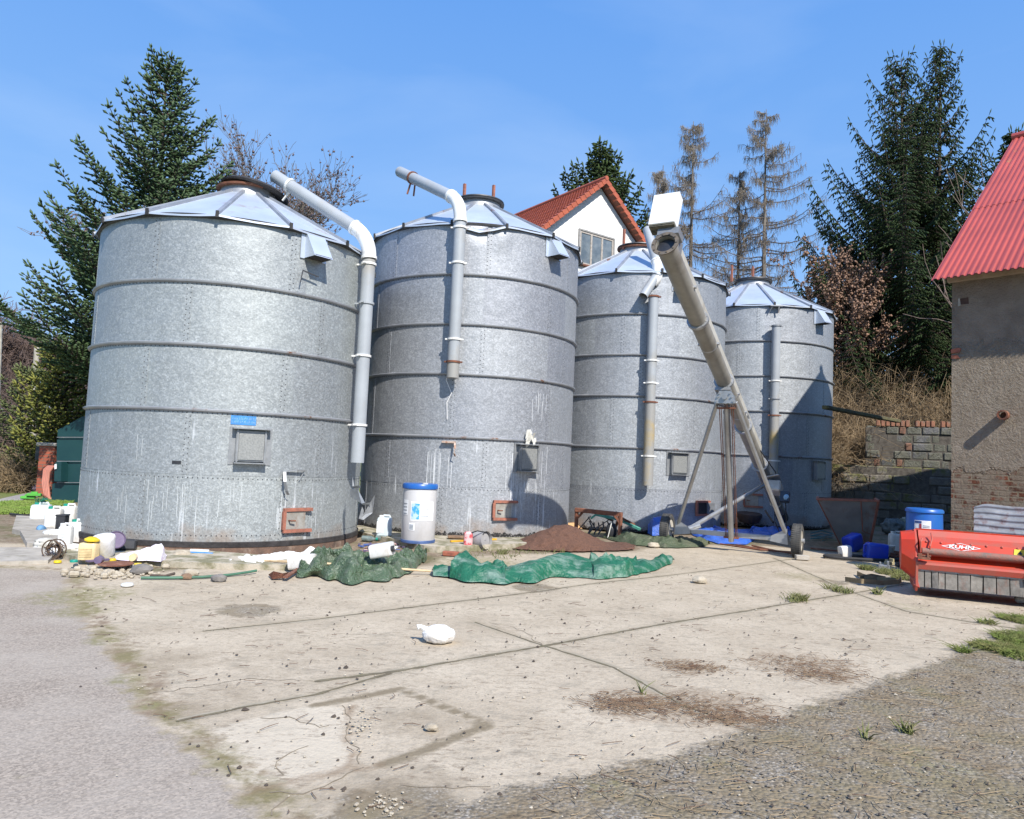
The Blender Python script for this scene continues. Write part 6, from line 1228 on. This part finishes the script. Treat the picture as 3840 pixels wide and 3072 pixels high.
for s_ in range(3): k.tube([loc(2700 + 60 * s_, 2040 + 3 * s_, .03), loc(2850 + 30 * s_, 2062 + 2 * s_, .03), loc(2985, 2072 + 3 * s_, .03)], .02, 6)
k.tube([loc(3040, 2056, .03), loc(3100, 2062, .03), loc(3160, 2068, .03)], .022, 6); tag(k.build('lying_bars', RUST), 'thin rusty bars lying beside the right auger wheel', 'bar')
k = MB(); 
k.tube([q_ for q in range(3) for q_ in (loc(3040, 2000 + q * 10, .05), loc(3080, 1990 + q * 12, .12), loc(3125, 2002 + q * 8, .05), loc(3085, 2012 + q * 8, .03))], .016, 6)
tag(k.build('teal_hose', M('teal_hose', (.06, .17, .18), rough=.5), smooth=True), 'teal hose coiled in shade left of the hopper', 'hose')
canister(3395, 1990, .30, .24, .42, M('mossy_canister', (.30, .34, .28), (.2, .24, .19), 9, .6), WHITED, 'mossy old canister in shade left of the blue drum', rz=.3)
blob('shaded_scrap', G(3350, 2005), (.3, .2, .22), M('grey_plastic_scrap', (.2, .23, .22), (.08, .09, .09), 8, .6), 'heap of dark torn plastic behind the hopper', 'scrap', 7, .5, 5, n=24)
k = MB(); p0, p1 = G(2950, 2018), None; 
k.lathe(Dp(2810, 1925, 21.0), [(.02, -.32), (.28, -.25), (.36, -.1), (.36, 0)], 20, R=Matrix.Rotation(.1, 3, 'X')); tag(k.build('barrow_tray', M('dark_rust_tray', (.05, .035, .03), (.09, .05, .04), 6, .8), smooth=True), 'dark rusty barrow tray leaning under the last silo outlet door', 'tray')
k = MB(); k.tube([Dp(2870, 1915, 20.8), Dp(2900, 1960, 20.2)], .03, 8); tag(k.build('tray_handle', BARK), 'thin wooden handle leaning beside the dark barrow tray', 'handle')
# corrugated sheet leaning at the wall
kk_ = MB(); vs = []; fs_ = []; nU, nV = 30, 90
sA, sB = on_wall(3652, 1888, .35), on_wall(3652, 2040, .75)
for j in range(nV + 1):
    f = j / nV
    for i in range(nU + 1):
        g = i / nU; p = sA.lerp(sB, f) + AE * (g * 1.9); cut = .06 * max(0, 1 - g * 12) * max(0, 1 - f * 6); vs.append(p - NE * (.015 * math.sin(f * 2 * math.pi * 6.5)) - Vector((0, 0, cut + (.03 * max(0, g - .6)))) + Vector((0, 0, .015 * mn.noise(Vector((g * 5, f * 3, 0))))))
for j in range(nV):
    for i in range(nU): fs_.append((j * (nU + 1) + i, j * (nU + 1) + i + 1, (j + 1) * (nU + 1) + i + 1, (j + 1) * (nU + 1) + i))
n0 = len(vs); vs += [v + NE * .01 for v in vs]; fs_ += [tuple(q + n0 for q in f[::-1]) for f in fs_]
tcz = M('weathered_corrugated', (.42, .42, .42), (.28, .28, .28), 6, .5, .35, bump=.3, bscale=9, dirt=((.20, .07, .05), .8)); tag(kk_.add(vs, fs_).build('corrugated_sheet', tcz, smooth='all', fix=False), 'weathered grey corrugated sheet leaning on the brick foot of the farm building', 'sheet')
# ------------------------------------------------------------------ poles on the far left
for px, yb, yt, d, r_, lb in ((2, 1500, 1355, 45, .17, 'concrete pole at the very left edge'), (120, 1712, 1400, 33, .16, 'slim concrete utility pole beside the far lane')):
    b_ = G(px, yb) if False else Dp(px, yb, d); tt = Dp(px + (0 if px < 10 else 14), yt, d); q = Vector((b_.x, b_.y, 0)); k = MB(); top_ = tt + (tt - b_).normalized() * (2.5 if px < 10 else 1.2); k.tube([q, Vector((top_.x, top_.y, top_.z))], [r_, r_ * .7], 12); tag(k.build('utility_pole', SLAB, smooth=True), lb, 'pole', 'utility poles by the lane')

# ------------------------------------------------------------------ trees
def conifer(name, base, H, prof, label, mat, seed, whorl=.55, droop=0., upc=.25, shoot=(.26, .045), dens=1., hmin=.06, lean=(0, 0), nb=7, gap=.15, group=None, cat='tree', hang=0., trunk_r=.2, side=.5):
    rg = np.random.default_rng(seed); t = thing(name, base, label, cat, group); base = np.array(base, float)
    k = MB(); top = base + np.array([lean[0], lean[1], H]); pts = [base + (top - base) * f for f in np.linspace(0, 1, 9)]; k.tube(pts, [trunk_r * (1 - f) + .015 for f in np.linspace(0, 1, 9)], 10); k.build('trunk', BARK, t, smooth=True)
    SP_, ST, SL, SR, TI = [], [], [], [], []; B0, B1, BR0, BR1 = [], [], [], []
    h = hmin * H
    while h < H * .985:
        f = h / H; R = np.interp(f, [p[0] for p in prof], [p[1] for p in prof]); n = max(4, int(nb * (1 - f * .35)))
        off = rg.uniform(0, 6.28)
        for b in range(n):
            if rg.random() < gap * .6: continue
            az = off + 6.283 * b / n + rg.normal(0, .22); L = R * rg.uniform(.62, 1.18); d = np.array([math.cos(az), math.sin(az), 0.])
            o = base + (top - base) * f + np.array([0, 0, rg.uniform(-.2, .2)]) * whorl
            m_ = max(4, int(L / .16)); P = []
            for s in np.linspace(0, 1, m_ + 1):
                z = L * (s * (.55 * f - droop) + upc * s * s * (1.2 - .2 * f)); P.append(o + d * L * s * (1 - .08 * s) + np.array([0, 0, z]))
            P = np.array(P); B0 += list(P[:-1]); B1 += list(P[1:]); rr_ = np.linspace(.03 + .012 * L, .01, m_ + 1); BR0 += list(rr_[:-1]); BR1 += list(rr_[1:])
            sd = np.array([-d[1], d[0], 0.])
            for i in range(1, m_ + 1):
                s = i / m_; 
                if s < .12: continue
                tdir = P[i] - P[i - 1]; tdir /= np.linalg.norm(tdir) + 1e-9
                for sg in (-1, 1):
                    tl = side * L * (1.05 - s) ** .8 * rg.uniform(.4, 1.15) * (.35 + .65 * min(1, s * 3)); tl = min(max(tl, .12), 1.3)
                    sdir = sd * sg * .8 + tdir * .65 + np.array([0, 0, rg.uniform(-.25, .12) - hang * .6]); sdir /= np.linalg.norm(sdir); q = P[i]
                    mm = max(1, int(tl / (shoot[0] * .62) * dens)); 
                    B0.append(q); B1.append(q + sdir * tl); BR0.append(.012); BR1.append(.005)
                    for j in range(mm + 1):
                        c = q + sdir * tl * j / max(1, mm) + np.array([0, 0, -.15 * hang * tl * (j / mm) ** 2])
                        last = j == mm
                        for sg2 in ((0,) if last else (-1, 1)):
                            dv = sdir + sg2 * np.cross(sdir, [0, 0, 1]) * .8 + np.array([0, 0, rg.uniform(-.15, .35) - hang * rg.uniform(.3, 1.6)]); SP_.append(c); ST.append(dv); SL.append(shoot[0] * rg.uniform(.6, 1.25)); SR.append(shoot[1] * rg.uniform(.7, 1.2)); TI.append(min(1., max(0, (.35 + .65 * s) * rg.uniform(.2, 1.2))) if dv[2] > -.2 else .1)
            tdir = P[-1] - P[-2]; SP_.append(P[-1]); ST.append(tdir + np.array([0, 0, .1])); SL.append(shoot[0] * 1.4); SR.append(shoot[1] * .8); TI.append(1.)
        h += whorl * (1 - .45 * f) * rg.uniform(.8, 1.2)
    for z in np.linspace(.9, 1, 8): SP_.append(base + (top - base) * z); ST.append([rg.normal(0, .3), rg.normal(0, .3), 1]); SL.append(shoot[0] * 1.5); SR.append(shoot[1] * .8); TI.append(.8)
    V, Fa = segs(B0, B1, BR0, BR1, 3); fastobj('limbs', V, Fa, BARK, t)
    V, Fa = spindles(SP_, ST, SL, SR, 4); tip = np.repeat(np.array(TI), 6); fastobj('crown', V, Fa, mat, t, dict(tip=tip)); return t
b = Dp(548, 1600, 20.5); _t = Dp(632, 178, 20.5)
conifer('fir_tree', (b.x, b.y, 0), _t.z - .45, [(0, 4.6), (.12, 4.9), (.3, 4.5), (.42, 3.5), (.5, 2.7), (.62, 2.1), (.75, 1.5), (.88, .85), (1, .3)], 'big dark green fir rising behind the nearest silo', FIR, 3, .52, .12, .42, (.20, .034), 1.15, .24, lean=(_t.x - b.x, 0), nb=10, gap=.2, side=.42)
b = Dp(3395, 1300, 31.)
conifer('spruce_tree', (b.x, b.y, 3.2), 17.2, [(0, 4.9), (.2, 5.1), (.4, 4.4), (.6, 3.2), (.78, 1.9), (.9, 1.1), (1, .25)], 'tall dark spruce with hanging twigs left of the red roof', SPRUCE, 8, 1.0, .30, .72, (.25, .034), 1.55, .04, lean=(-.3, 0), nb=11, gap=.25, hang=1.1, side=.34)
b = Dp(3520, 1300, 31.5)
conifer('spruce_tree', (b.x, b.y, 3.2), 18.1, [(0, 3.0), (.4, 2.8), (.6, 2.3), (.78, 1.5), (.9, .9), (1, .2)], 'second spruce top crowding the tall spruce from the right', SPRUCE, 9, .95, .28, .7, (.25, .034), 1.5, .25, lean=(.0, 0), nb=9, gap=.25, hang=1.1, side=.34)
b = Dp(3720, 1200, 33.)
conifer('spruce_tree', (b.x, b.y, 4.), 14.0, [(0, 3.2), (.4, 2.9), (.7, 1.6), (1, .2)], 'lower spruce reaching above the red roof edge', SPRUCE, 12, .6, .1, .8, (.32, .05), .9, .1, lean=(1.1, 0), nb=7, gap=.3, hang=.7)
b = Dp(2232, 1300, 46.)
conifer('spruce_tree', (b.x, b.y, 1.), 21.3, [(0, 5), (.5, 4.0), (.75, 2.7), (.9, 1.3), (1, .2)], 'dark spruce top peeking out behind the white house ridge', SPRUCE, 15, .8, .15, .7, (.42, .075), .8, .5, nb=8, hang=.5)
def growth(base, H, R0, seed, depth=5, spread=.55, nkid=(3, 5), upb=.25, shrink=.68, wig=.12, first=.25, lr=.62):
    rg = random.Random(seed); S = []
    def grow(p, d, L, r, lv):
        n = 4; q = p
        for i in range(n):
            d = (d + Vector((rg.gauss(0, wig), rg.gauss(0, wig), rg.gauss(0, wig) + upb * .08))).normalized(); q2 = q + d * L / n; ra, rb = r * (1 - .35 * i / n), r * (1 - .35 * (i + 1) / n); S.append((q, q2, ra, rb)); q = q2
            if lv < depth and (i >= 1 or lv > 0):
                for _ in range(rg.randint(*nkid) if i == n - 1 else rg.choice((0, 1, 1, 2))):
                    a = rg.uniform(0, 6.28); o = d.orthogonal().normalized(); o = (o * math.cos(a) + d.cross(o) * math.sin(a)); dd = (d * (1 - spread * .55) + o * spread * rg.uniform(.7, 1.3) + Vector((0, 0, upb))).normalized(); grow(q, dd, L * shrink * rg.uniform(.75, 1.15), rb * lr, lv + 1)
    grow(Vector(base), Vector((0, 0, 1)), H * first * 1.3, R0, 0); return S
def bare_tree(name, base, H, R0, seed, mat, label, group=None, leaf=None, rmin=.006, **kw):
    t = thing(name, base, label, 'tree', group); S = growth(base, H, R0, seed, **kw); zt_ = max(s_[1].z for s_ in S); sc = H / (zt_ - base[2]); b = Vector(base)
    A0 = np.array([(b + (s_[0] - b) * sc)[:] for s_ in S]); A1 = np.array([(b + (s_[1] - b) * sc)[:] for s_ in S]); r0 = np.maximum([s_[2] for s_ in S], rmin); r1 = np.maximum([s_[3] for s_ in S], rmin * .8)
    big = r0 > R0 * .35; V, Fa = segs(A0[big], A1[big], r0[big], r1[big], 7); fastobj('trunk', V, Fa, BARK, t); V, Fa = segs(A0[~big], A1[~big], r0[~big], r1[~big], 3); fastobj('branches', V, Fa, mat, t)
    if leaf:
        sm = np.where(r0 < leaf[1])[0]; rg = np.random.default_rng(seed); sm = rg.choice(sm, int(len(sm) * leaf[2])) if len(sm) else sm; P = A0[sm] + (A1[sm] - A0[sm]) * rg.random((len(sm), 1)); V, Fa = spindles(P, rg.normal(0, 1, (len(sm), 3)) + [0, 0, -.5], leaf[3] * rg.uniform(.6, 1.3, len(sm)), leaf[3] * .45 * rg.uniform(.6, 1.2, len(sm)), 3); fastobj('leaves', V, Fa, leaf[0], t)
    return t
b = Dp(1215, 760, 33.); bare_tree('bare_tree', (b.x, b.y, 0), 15.6, .30, 5, M('twig_greyish', (.19, .16, .13), (.13, .11, .095), 3, .95), 'leafless tree with upright twigs between the first two silos', rmin=.009, depth=5, upb=.32, spread=.55, nkid=(2, 4), leaf=(M('dry_bud', (.17, .11, .10)), .03, .25, .13))
BR_ = M('twig_reddish', (.20, .135, .11), (.14, .10, .085), 2, .95)
for i_, (px, d, H, lb) in enumerate([(30, 62., 13.5, 'broad bare tree at the left edge behind the fir'), (-160, 60., 14., 'bare tree at the left edge of the far wood'), (215, 70., 12., 'bare tree whose top shows beside the fir trunk')]):
    b = Dp(px, 1600, d); bare_tree('bare_tree', (b.x, b.y, 0), H, .3, 21 + i_, BR_, lb, 'bare trees beyond the lane', rmin=.022, depth=5, upb=.2, spread=.65, nkid=(2, 4))
# larches
def larch(base, H, W_, seed, label, lean=0.):
    rg = np.random.default_rng(seed); t = thing('larch_tree', base, label, 'tree', 'bare larches on the rise behind the silos'); base = np.array(base, float); A0, A1, R0, R1 = [], [], [], []; top = base + np.array([lean, 0, H])
    k = MB(); k.tube([base + (top - base) * f for f in np.linspace(0, 1, 8)], [.24 * (1 - f) + .02 for f in np.linspace(0, 1, 8)], 8); k.build('trunk', M('larch_bark', (.22, .19, .155), (.13, .11, .09), 4, .95), t, smooth=True)
    h = H * .25; T0, T1 = [], []
    while h < H * .99:
        f = h / H; L = W_ * (1 - f) ** .75 * rg.uniform(.5, 1.25) + .25; az = rg.uniform(0, 6.28); d = np.array([math.cos(az), math.sin(az), 0]); o = base + (top - base) * f; n = 9; P = []
        for s in np.linspace(0, 1, n): P.append(o + d * L * s + np.array([0, 0, L * (-.22 * s + .5 * s ** 2.2) + rg.normal(0, .03)]) )
        A0 += P[:-1]; A1 += P[1:]; rr_ = np.linspace(.055 * (1 - f) + .02, .012, n); R0 += list(rr_[:-1]); R1 += list(rr_[1:])
        for i in range(1, n):
            for _ in range(3):
                s = P[i] + (P[i - 1] - P[i]) * rg.random(); dv = np.array([rg.normal(0, .7), rg.normal(0, .7), rg.uniform(-.3, .5)]) + d * .6; dv /= np.linalg.norm(dv); l = rg.uniform(.2, .75) * (.5 + L / W_); e = s + dv * l; T0.append(s); T1.append(e)
                for _ in range(4):
                    c = s + (e - s) * rg.random(); T0.append(c); T1.append(c + np.array([rg.normal(0, .09), rg.normal(0, .09), -rg.uniform(.12, .6)]))
        h += rg.uniform(.12, .30)
    V, Fa = segs(A0, A1, R0, R1, 4); fastobj('branches', V, Fa, M('larch_branch', (.12, .095, .08), (.09, .075, .065), 3, .95), t)
    n = len(T0); V, Fa = segs(T0, T1, np.full(n, .011), np.full(n, .006), 3); fastobj('twigs', V, Fa, LARCH, t)
for px, d, yt, W_, sd, lb in ((2478, 46., 620, 4.6, 31, 'small larch whose top shows left of the auger head'), (2590, 47., 455, 6.6, 32, 'tall larch rising just right of the auger head'), (2768, 47., 640, 5.2, 33, 'shorter larch between the two tall ones'), (2865, 45., 410, 7.2, 34, 'tallest larch, above the roof of the last silo')):
    b = Dp(px, 1200, d); tp_ = Dp(px, yt, d); larch((b.x, b.y, 2.5), tp_.z - 2.5, W_, sd, lb, lean=(tp_.x - b.x) * .5)
# oak shrub with dry leaves, bare shrub near the roof
for px, d, yt, sd, lb in ((3095, 30., 880, 41, 'oak holding brown dry leaves right of the last silo'), (2990, 33., 1060, 42, 'lower leafy brown oak behind the last silo')):
    b = Dp(px, 1400, d); tp_ = Dp(px, yt, d); bare_tree('oak_tree', (b.x, b.y, 1.5), tp_.z - 1.5, .16, sd, TWIG, lb, 'brown leaved oaks', leaf=(LEAFBR, .05, 1.6, .15), rmin=.012, depth=4, upb=.42, spread=.42, nkid=(2, 3))
for px, d, yt, sd, lb in ((3740, 24., 470, 51, 'bare light barked shrub reaching up beside the red roof'), (3815, 22.5, 520, 52, 'bare shrub behind the ridge of the red roof')):
    b = Dp(px, 1400, d); tp_ = Dp(px, yt, d); bare_tree('bare_shrub', (b.x, b.y, 2.), tp_.z - 2., .10, sd, M('pale_twig', (.27, .20, .16), (.18, .13, .11), 3, .9), lb, rmin=.009, depth=3, upb=.45, spread=.5, nkid=(2, 3))
# dry thicket on the bank: nobody could count it
def thicket(name, n, xr, yr, zf, h, mats, label, seed, lat=.5, r=.012, kind='stuff'):
    rg = np.random.default_rng(seed); x = rg.uniform(*xr, n); y = rg.uniform(*yr, n); z = np.array([zf(a, b) for a, b in zip(x, y)]); P = np.stack([x, y, z], 1); A0, A1, R0, R1 = [], [], [], []; d = rg.normal(0, lat, (n, 3)); d[:, 2] = 1; L = rg.uniform(h[0], h[1], n)[:, None]; cur = P; m_ = 6
    bend = rg.normal(0, .28, (n, 3)); bend[:, 2] -= .12
    for i in range(m_):
        d = d / np.linalg.norm(d, axis=1, keepdims=True); nx_ = cur + d * L / m_; A0.append(cur); A1.append(nx_); R0.append(np.full(n, r * (1 - i / m_ * .7))); R1.append(np.full(n, r * (1 - (i + 1) / m_ * .7))); cur = nx_; d = d + bend + rg.normal(0, .12, (n, 3))
        if i >= 2:
            s_ = d + rg.normal(0, .8, (n, 3)); s_ /= np.linalg.norm(s_, axis=1, keepdims=True); A0.append(cur); A1.append(cur + s_ * L * rg.uniform(.1, .3, (n, 1))); R0.append(np.full(n, r * .5)); R1.append(np.full(n, r * .25))
    V, Fa = segs(np.concatenate(A0), np.concatenate(A1), np.concatenate(R0), np.concatenate(R1), 3); o = fastobj(name, V, Fa, mats); tag(o, label, 'bushes', kind=kind); return o
zb_ = lambda x, y: max(0., min(1, (y - 25.2) / 7)) ** .8 * min(1, max(0, (x - 6) / 5 + .1)) * 4.7
SH = M('thicket_stem', (.36, .26, .15), (.23, .165, .095), 1.2, .95)
thicket('dry_thicket', 13000, (10.0, 19.5), (25.8, 31.5), zb_, (1.1, 3.4), SH, 'dense tangle of dry brown brambles on the bank', 61, .45, .016)
thicket('bramble_thicket', 2600, (9.6, 12.6), (25.4, 27.5), lambda x, y: 1.2 + .4 * (y - 25.4), (.7, 2.0), SH, 'darker brambles hanging between the last silo and the block wall', 62, .8, .014)
thicket('straw_tuft', 60, (10.6, 11.8), (24.9, 25.3), lambda x, y: 2.0, (.5, 1.3), STRAW, 'tuft of pale straw hanging over the mossy stone wall', 63, .9, .012)
WD = M('far_thicket', (.17, .115, .09), (.11, .08, .065), .5, .95)
thicket('far_wood', 6000, (-62., -26.), (44., 62.), lambda x, y: 0., (2.5, 7.5), WD, 'brown leafless wood on the slope beyond the lane', 64, .55, .035)
thicket('verge_bush', 1200, (-16.4, -15.0), (22.0, 25.), lambda x, y: 0., (.6, 1.6), SH, 'dry bush left of the brick pillar', 65, .5, .012)
b = Dp(235, 1600, 23.5); conifer('cypress_shrub', (b.x, b.y, 0), 4.6, [(0, 1.3), (.4, 1.5), (.8, .9), (1, .2)], 'yellowish green conifer shrub under the big fir', foliage('yellow_green_needles', (.08, .10, .02), (.13, .14, .03), (.22, .22, .05)), 71, .3, .1, .4, (.22, .04), .9, .05, nb=8)
b = Dp(95, 1600, 27.); conifer('young_spruce', (b.x, b.y, 0), 4.2, [(0, 1.4), (.5, 1.2), (.8, .7), (1, .2)], 'small green spruce beside the slim utility pole', foliage('mid_green_needles', (.06, .085, .03), (.09, .11, .035), (.15, .17, .07)), 72, .35, .1, .3, (.22, .035), .8, .05, nb=7)
# grass and small litter
def grass(name, pts, label, seed, h=(.04, .12), mat=GRASS, r=.006, lat=.5):
    rg = np.random.default_rng(seed); P = []
    for px, py, rad, n in pts:
        c = G(px, py); a = rg.uniform(0, 6.28, n); q = rad * np.sqrt(rg.random(n)); P.append(np.stack([c.x + np.cos(a) * q, c.y + np.sin(a) * q, np.zeros(n) - .01], 1))
    P = np.concatenate(P); n = len(P); d = rg.normal(0, lat, (n, 3)); d[:, 2] = 1; L = rg.uniform(*h, n)[:, None]; M1 = P + d * L * .6; d[:, :2] *= 1.8; M2 = M1 + d * L * .4
    V, Fa = segs(np.concatenate([P, M1]), np.concatenate([M1, M2]), np.concatenate([np.full(n, r), np.full(n, r * .8)]), np.concatenate([np.full(n, r * .8), np.full(n, .001)]), 3); tag(fastobj(name, V, Fa, mat), label, 'grass', kind='stuff')
grass('joint_grass', [(3000, 2248, .10, 110), (2985, 2250, .18, 50), (3160, 2218, .14, 90), (3110, 2206, .10, 30), (3290, 2225, .06, 60), (3250, 2135, .12, 200), (3340, 2150, .25, 420), (3400, 2170, .25, 420), (2895, 2020, .14, 200), (2870, 2022, .4, 90), (1882, 2075, .12, 60), (1850, 2080, .6, 50), (3400, 2745, .04, 30), (3250, 2765, .03, 12), (2410, 2600, .02, 6), (2000, 2060, .7, 60)], 'tufts of grass growing in the concrete joints', 81, (.03, .11), GRASS2)
grass('verge_grass', [(3790, 2440, .22, 1300), (3840, 2400, .3, 1500), (3700, 2425, .16, 500), (3610, 2440, .07, 160), (3860, 2330, .25, 700), (3780, 2318, .12, 260), (3700, 2335, .10, 100), (3900, 2460, .4, 900)], 'green grass and weeds at the right edge of the concrete', 82, (.02, .07), M('verge_blades', (.13, .19, .03), (.18, .17, .06), 6, .85), .004, .9)
grass('meadow_grass', [(40, 1812, 1.2, 3000), (130, 1806, 1.3, 3000), (110, 1895, .8, 3500), (20, 1915, .9, 3500), (60, 1905, .8, 2500), (190, 1890, .5, 1500), (-100, 1905, 1., 2000)], 'bright green grass on the verge at the left', 83, (.03, .11), M('bright_blades', (.17, .29, .04), (.22, .27, .07), 1.5, .8), .014)
def scatter(name, n, gen, mat, label, seed, s=(.006, .018), flat=.7, cat='pebbles'):
    rg = random.Random(seed); P = []; 
    vs = []; fs_ = []
    for _ in range(n):
        q = gen(rg); sz = rg.uniform(*s) * (1 + 1.2 * rg.random() ** 6); o = len(vs); a0 = rg.uniform(0, 6.28)
        vs += [q + Vector((math.cos(a0 + k_ * 1.257) * sz * rg.uniform(.7, 1.3), math.sin(a0 + k_ * 1.257) * sz * rg.uniform(.7, 1.2), 0)) for k_ in range(5)] + [q + Vector((rg.uniform(-.3, .3) * sz, rg.uniform(-.3, .3) * sz, sz * flat))]
        fs_ += [(o + k_, o + (k_ + 1) % 5, o + 5) for k_ in range(5)]
    tag(mkobj(name, vs, fs_, mat), label, cat, kind='stuff')
def onyard(rg):
    while True:
        y = 3.2 + 9.5 * rg.random() ** 1.1; x = rg.uniform(-.62, .80) * y
        e = np.interp(y, e2[::-1][:, 1], e2[::-1][:, 0])
        if x > e or rg.random() < .06: return Vector((x, y, -.004))
scatter('dark_clods', 900, onyard, M('clod_dark', (.06, .045, .035), (.09, .07, .055), 9, .95), 'small dark clods scattered over the concrete', 91, (.004, .012), .8, 'clods')
scatter('pale_grit', 900, onyard, STONE, 'pale grit and small stones scattered over the yard', 92, (.003, .009), .7)
def ongrav(rg):
    while True:
        y = 2.6 + 5.2 * rg.random() ** 1.2; x = rg.uniform(.05, 1.0) * y
        g = np.interp(x, g2[:, 0], g2[:, 1]) if x < g2[-1][0] else 7
        if y < g - .05: return Vector((x, y, -.006))
scatter('gravel_stones', 4200, ongrav, M('gravel_stone', (.24, .21, .17), (.11, .09, .07), 22, .95, contrast=(.3, .7)), 'loose grey gravel in the lower right corner', 93, (.003, .010), .6)
def sticks(name, n, gen, mat, label, seed, L=(.04, .2), r=.003, cat='twigs'):
    rg = random.Random(seed); A0, A1 = [], []
    for _ in range(n):
        q = gen(rg) + Vector((0, 0, .008)); a = rg.gauss(.15, .9); l = rg.uniform(*L) * (1 if rg.random() < .93 else 2.2); m_ = q + Vector((math.cos(a), math.sin(a), rg.uniform(-.02, .06))) * l * .5; e = m_ + Vector((math.cos(a + rg.gauss(0, .5)), math.sin(a + rg.gauss(0, .5)), rg.uniform(-.06, .05))) * l * .5; A0 += [q[:], m_[:]]; A1 += [m_[:], e[:]]
    V, Fa = segs(A0, A1, np.full(len(A0), r), np.full(len(A0), r * .7), 4); tag(fastobj(name, V, Fa, mat), label, cat, kind='stuff')
sticks('twigs', 330, onyard, M('twig_on_ground', (.10, .06, .04), (.16, .10, .07), 7, .95), 'thin brown twigs scattered over the concrete', 94, (.03, .13), .0028)
def ondeb(rg):
    c = rg.choice([q for q in debris if q[2] > 0]); p = G(c[0], c[1]); return Vector((p.x + rg.gauss(0, c[2] * .55), p.y + rg.gauss(0, c[2] * .30), -.004))
sticks('needle_litter', 1500, ondeb, M('litter_brown', (.13, .075, .045), (.22, .15, .09), 9, .95), 'patches of brown needle litter on the concrete', 95, (.02, .09), .0024, 'litter')
sticks('straw_bits', 1300, ongrav, STRAW, 'straw bits strewn over the gravel', 96, (.03, .12), .003, 'straw')
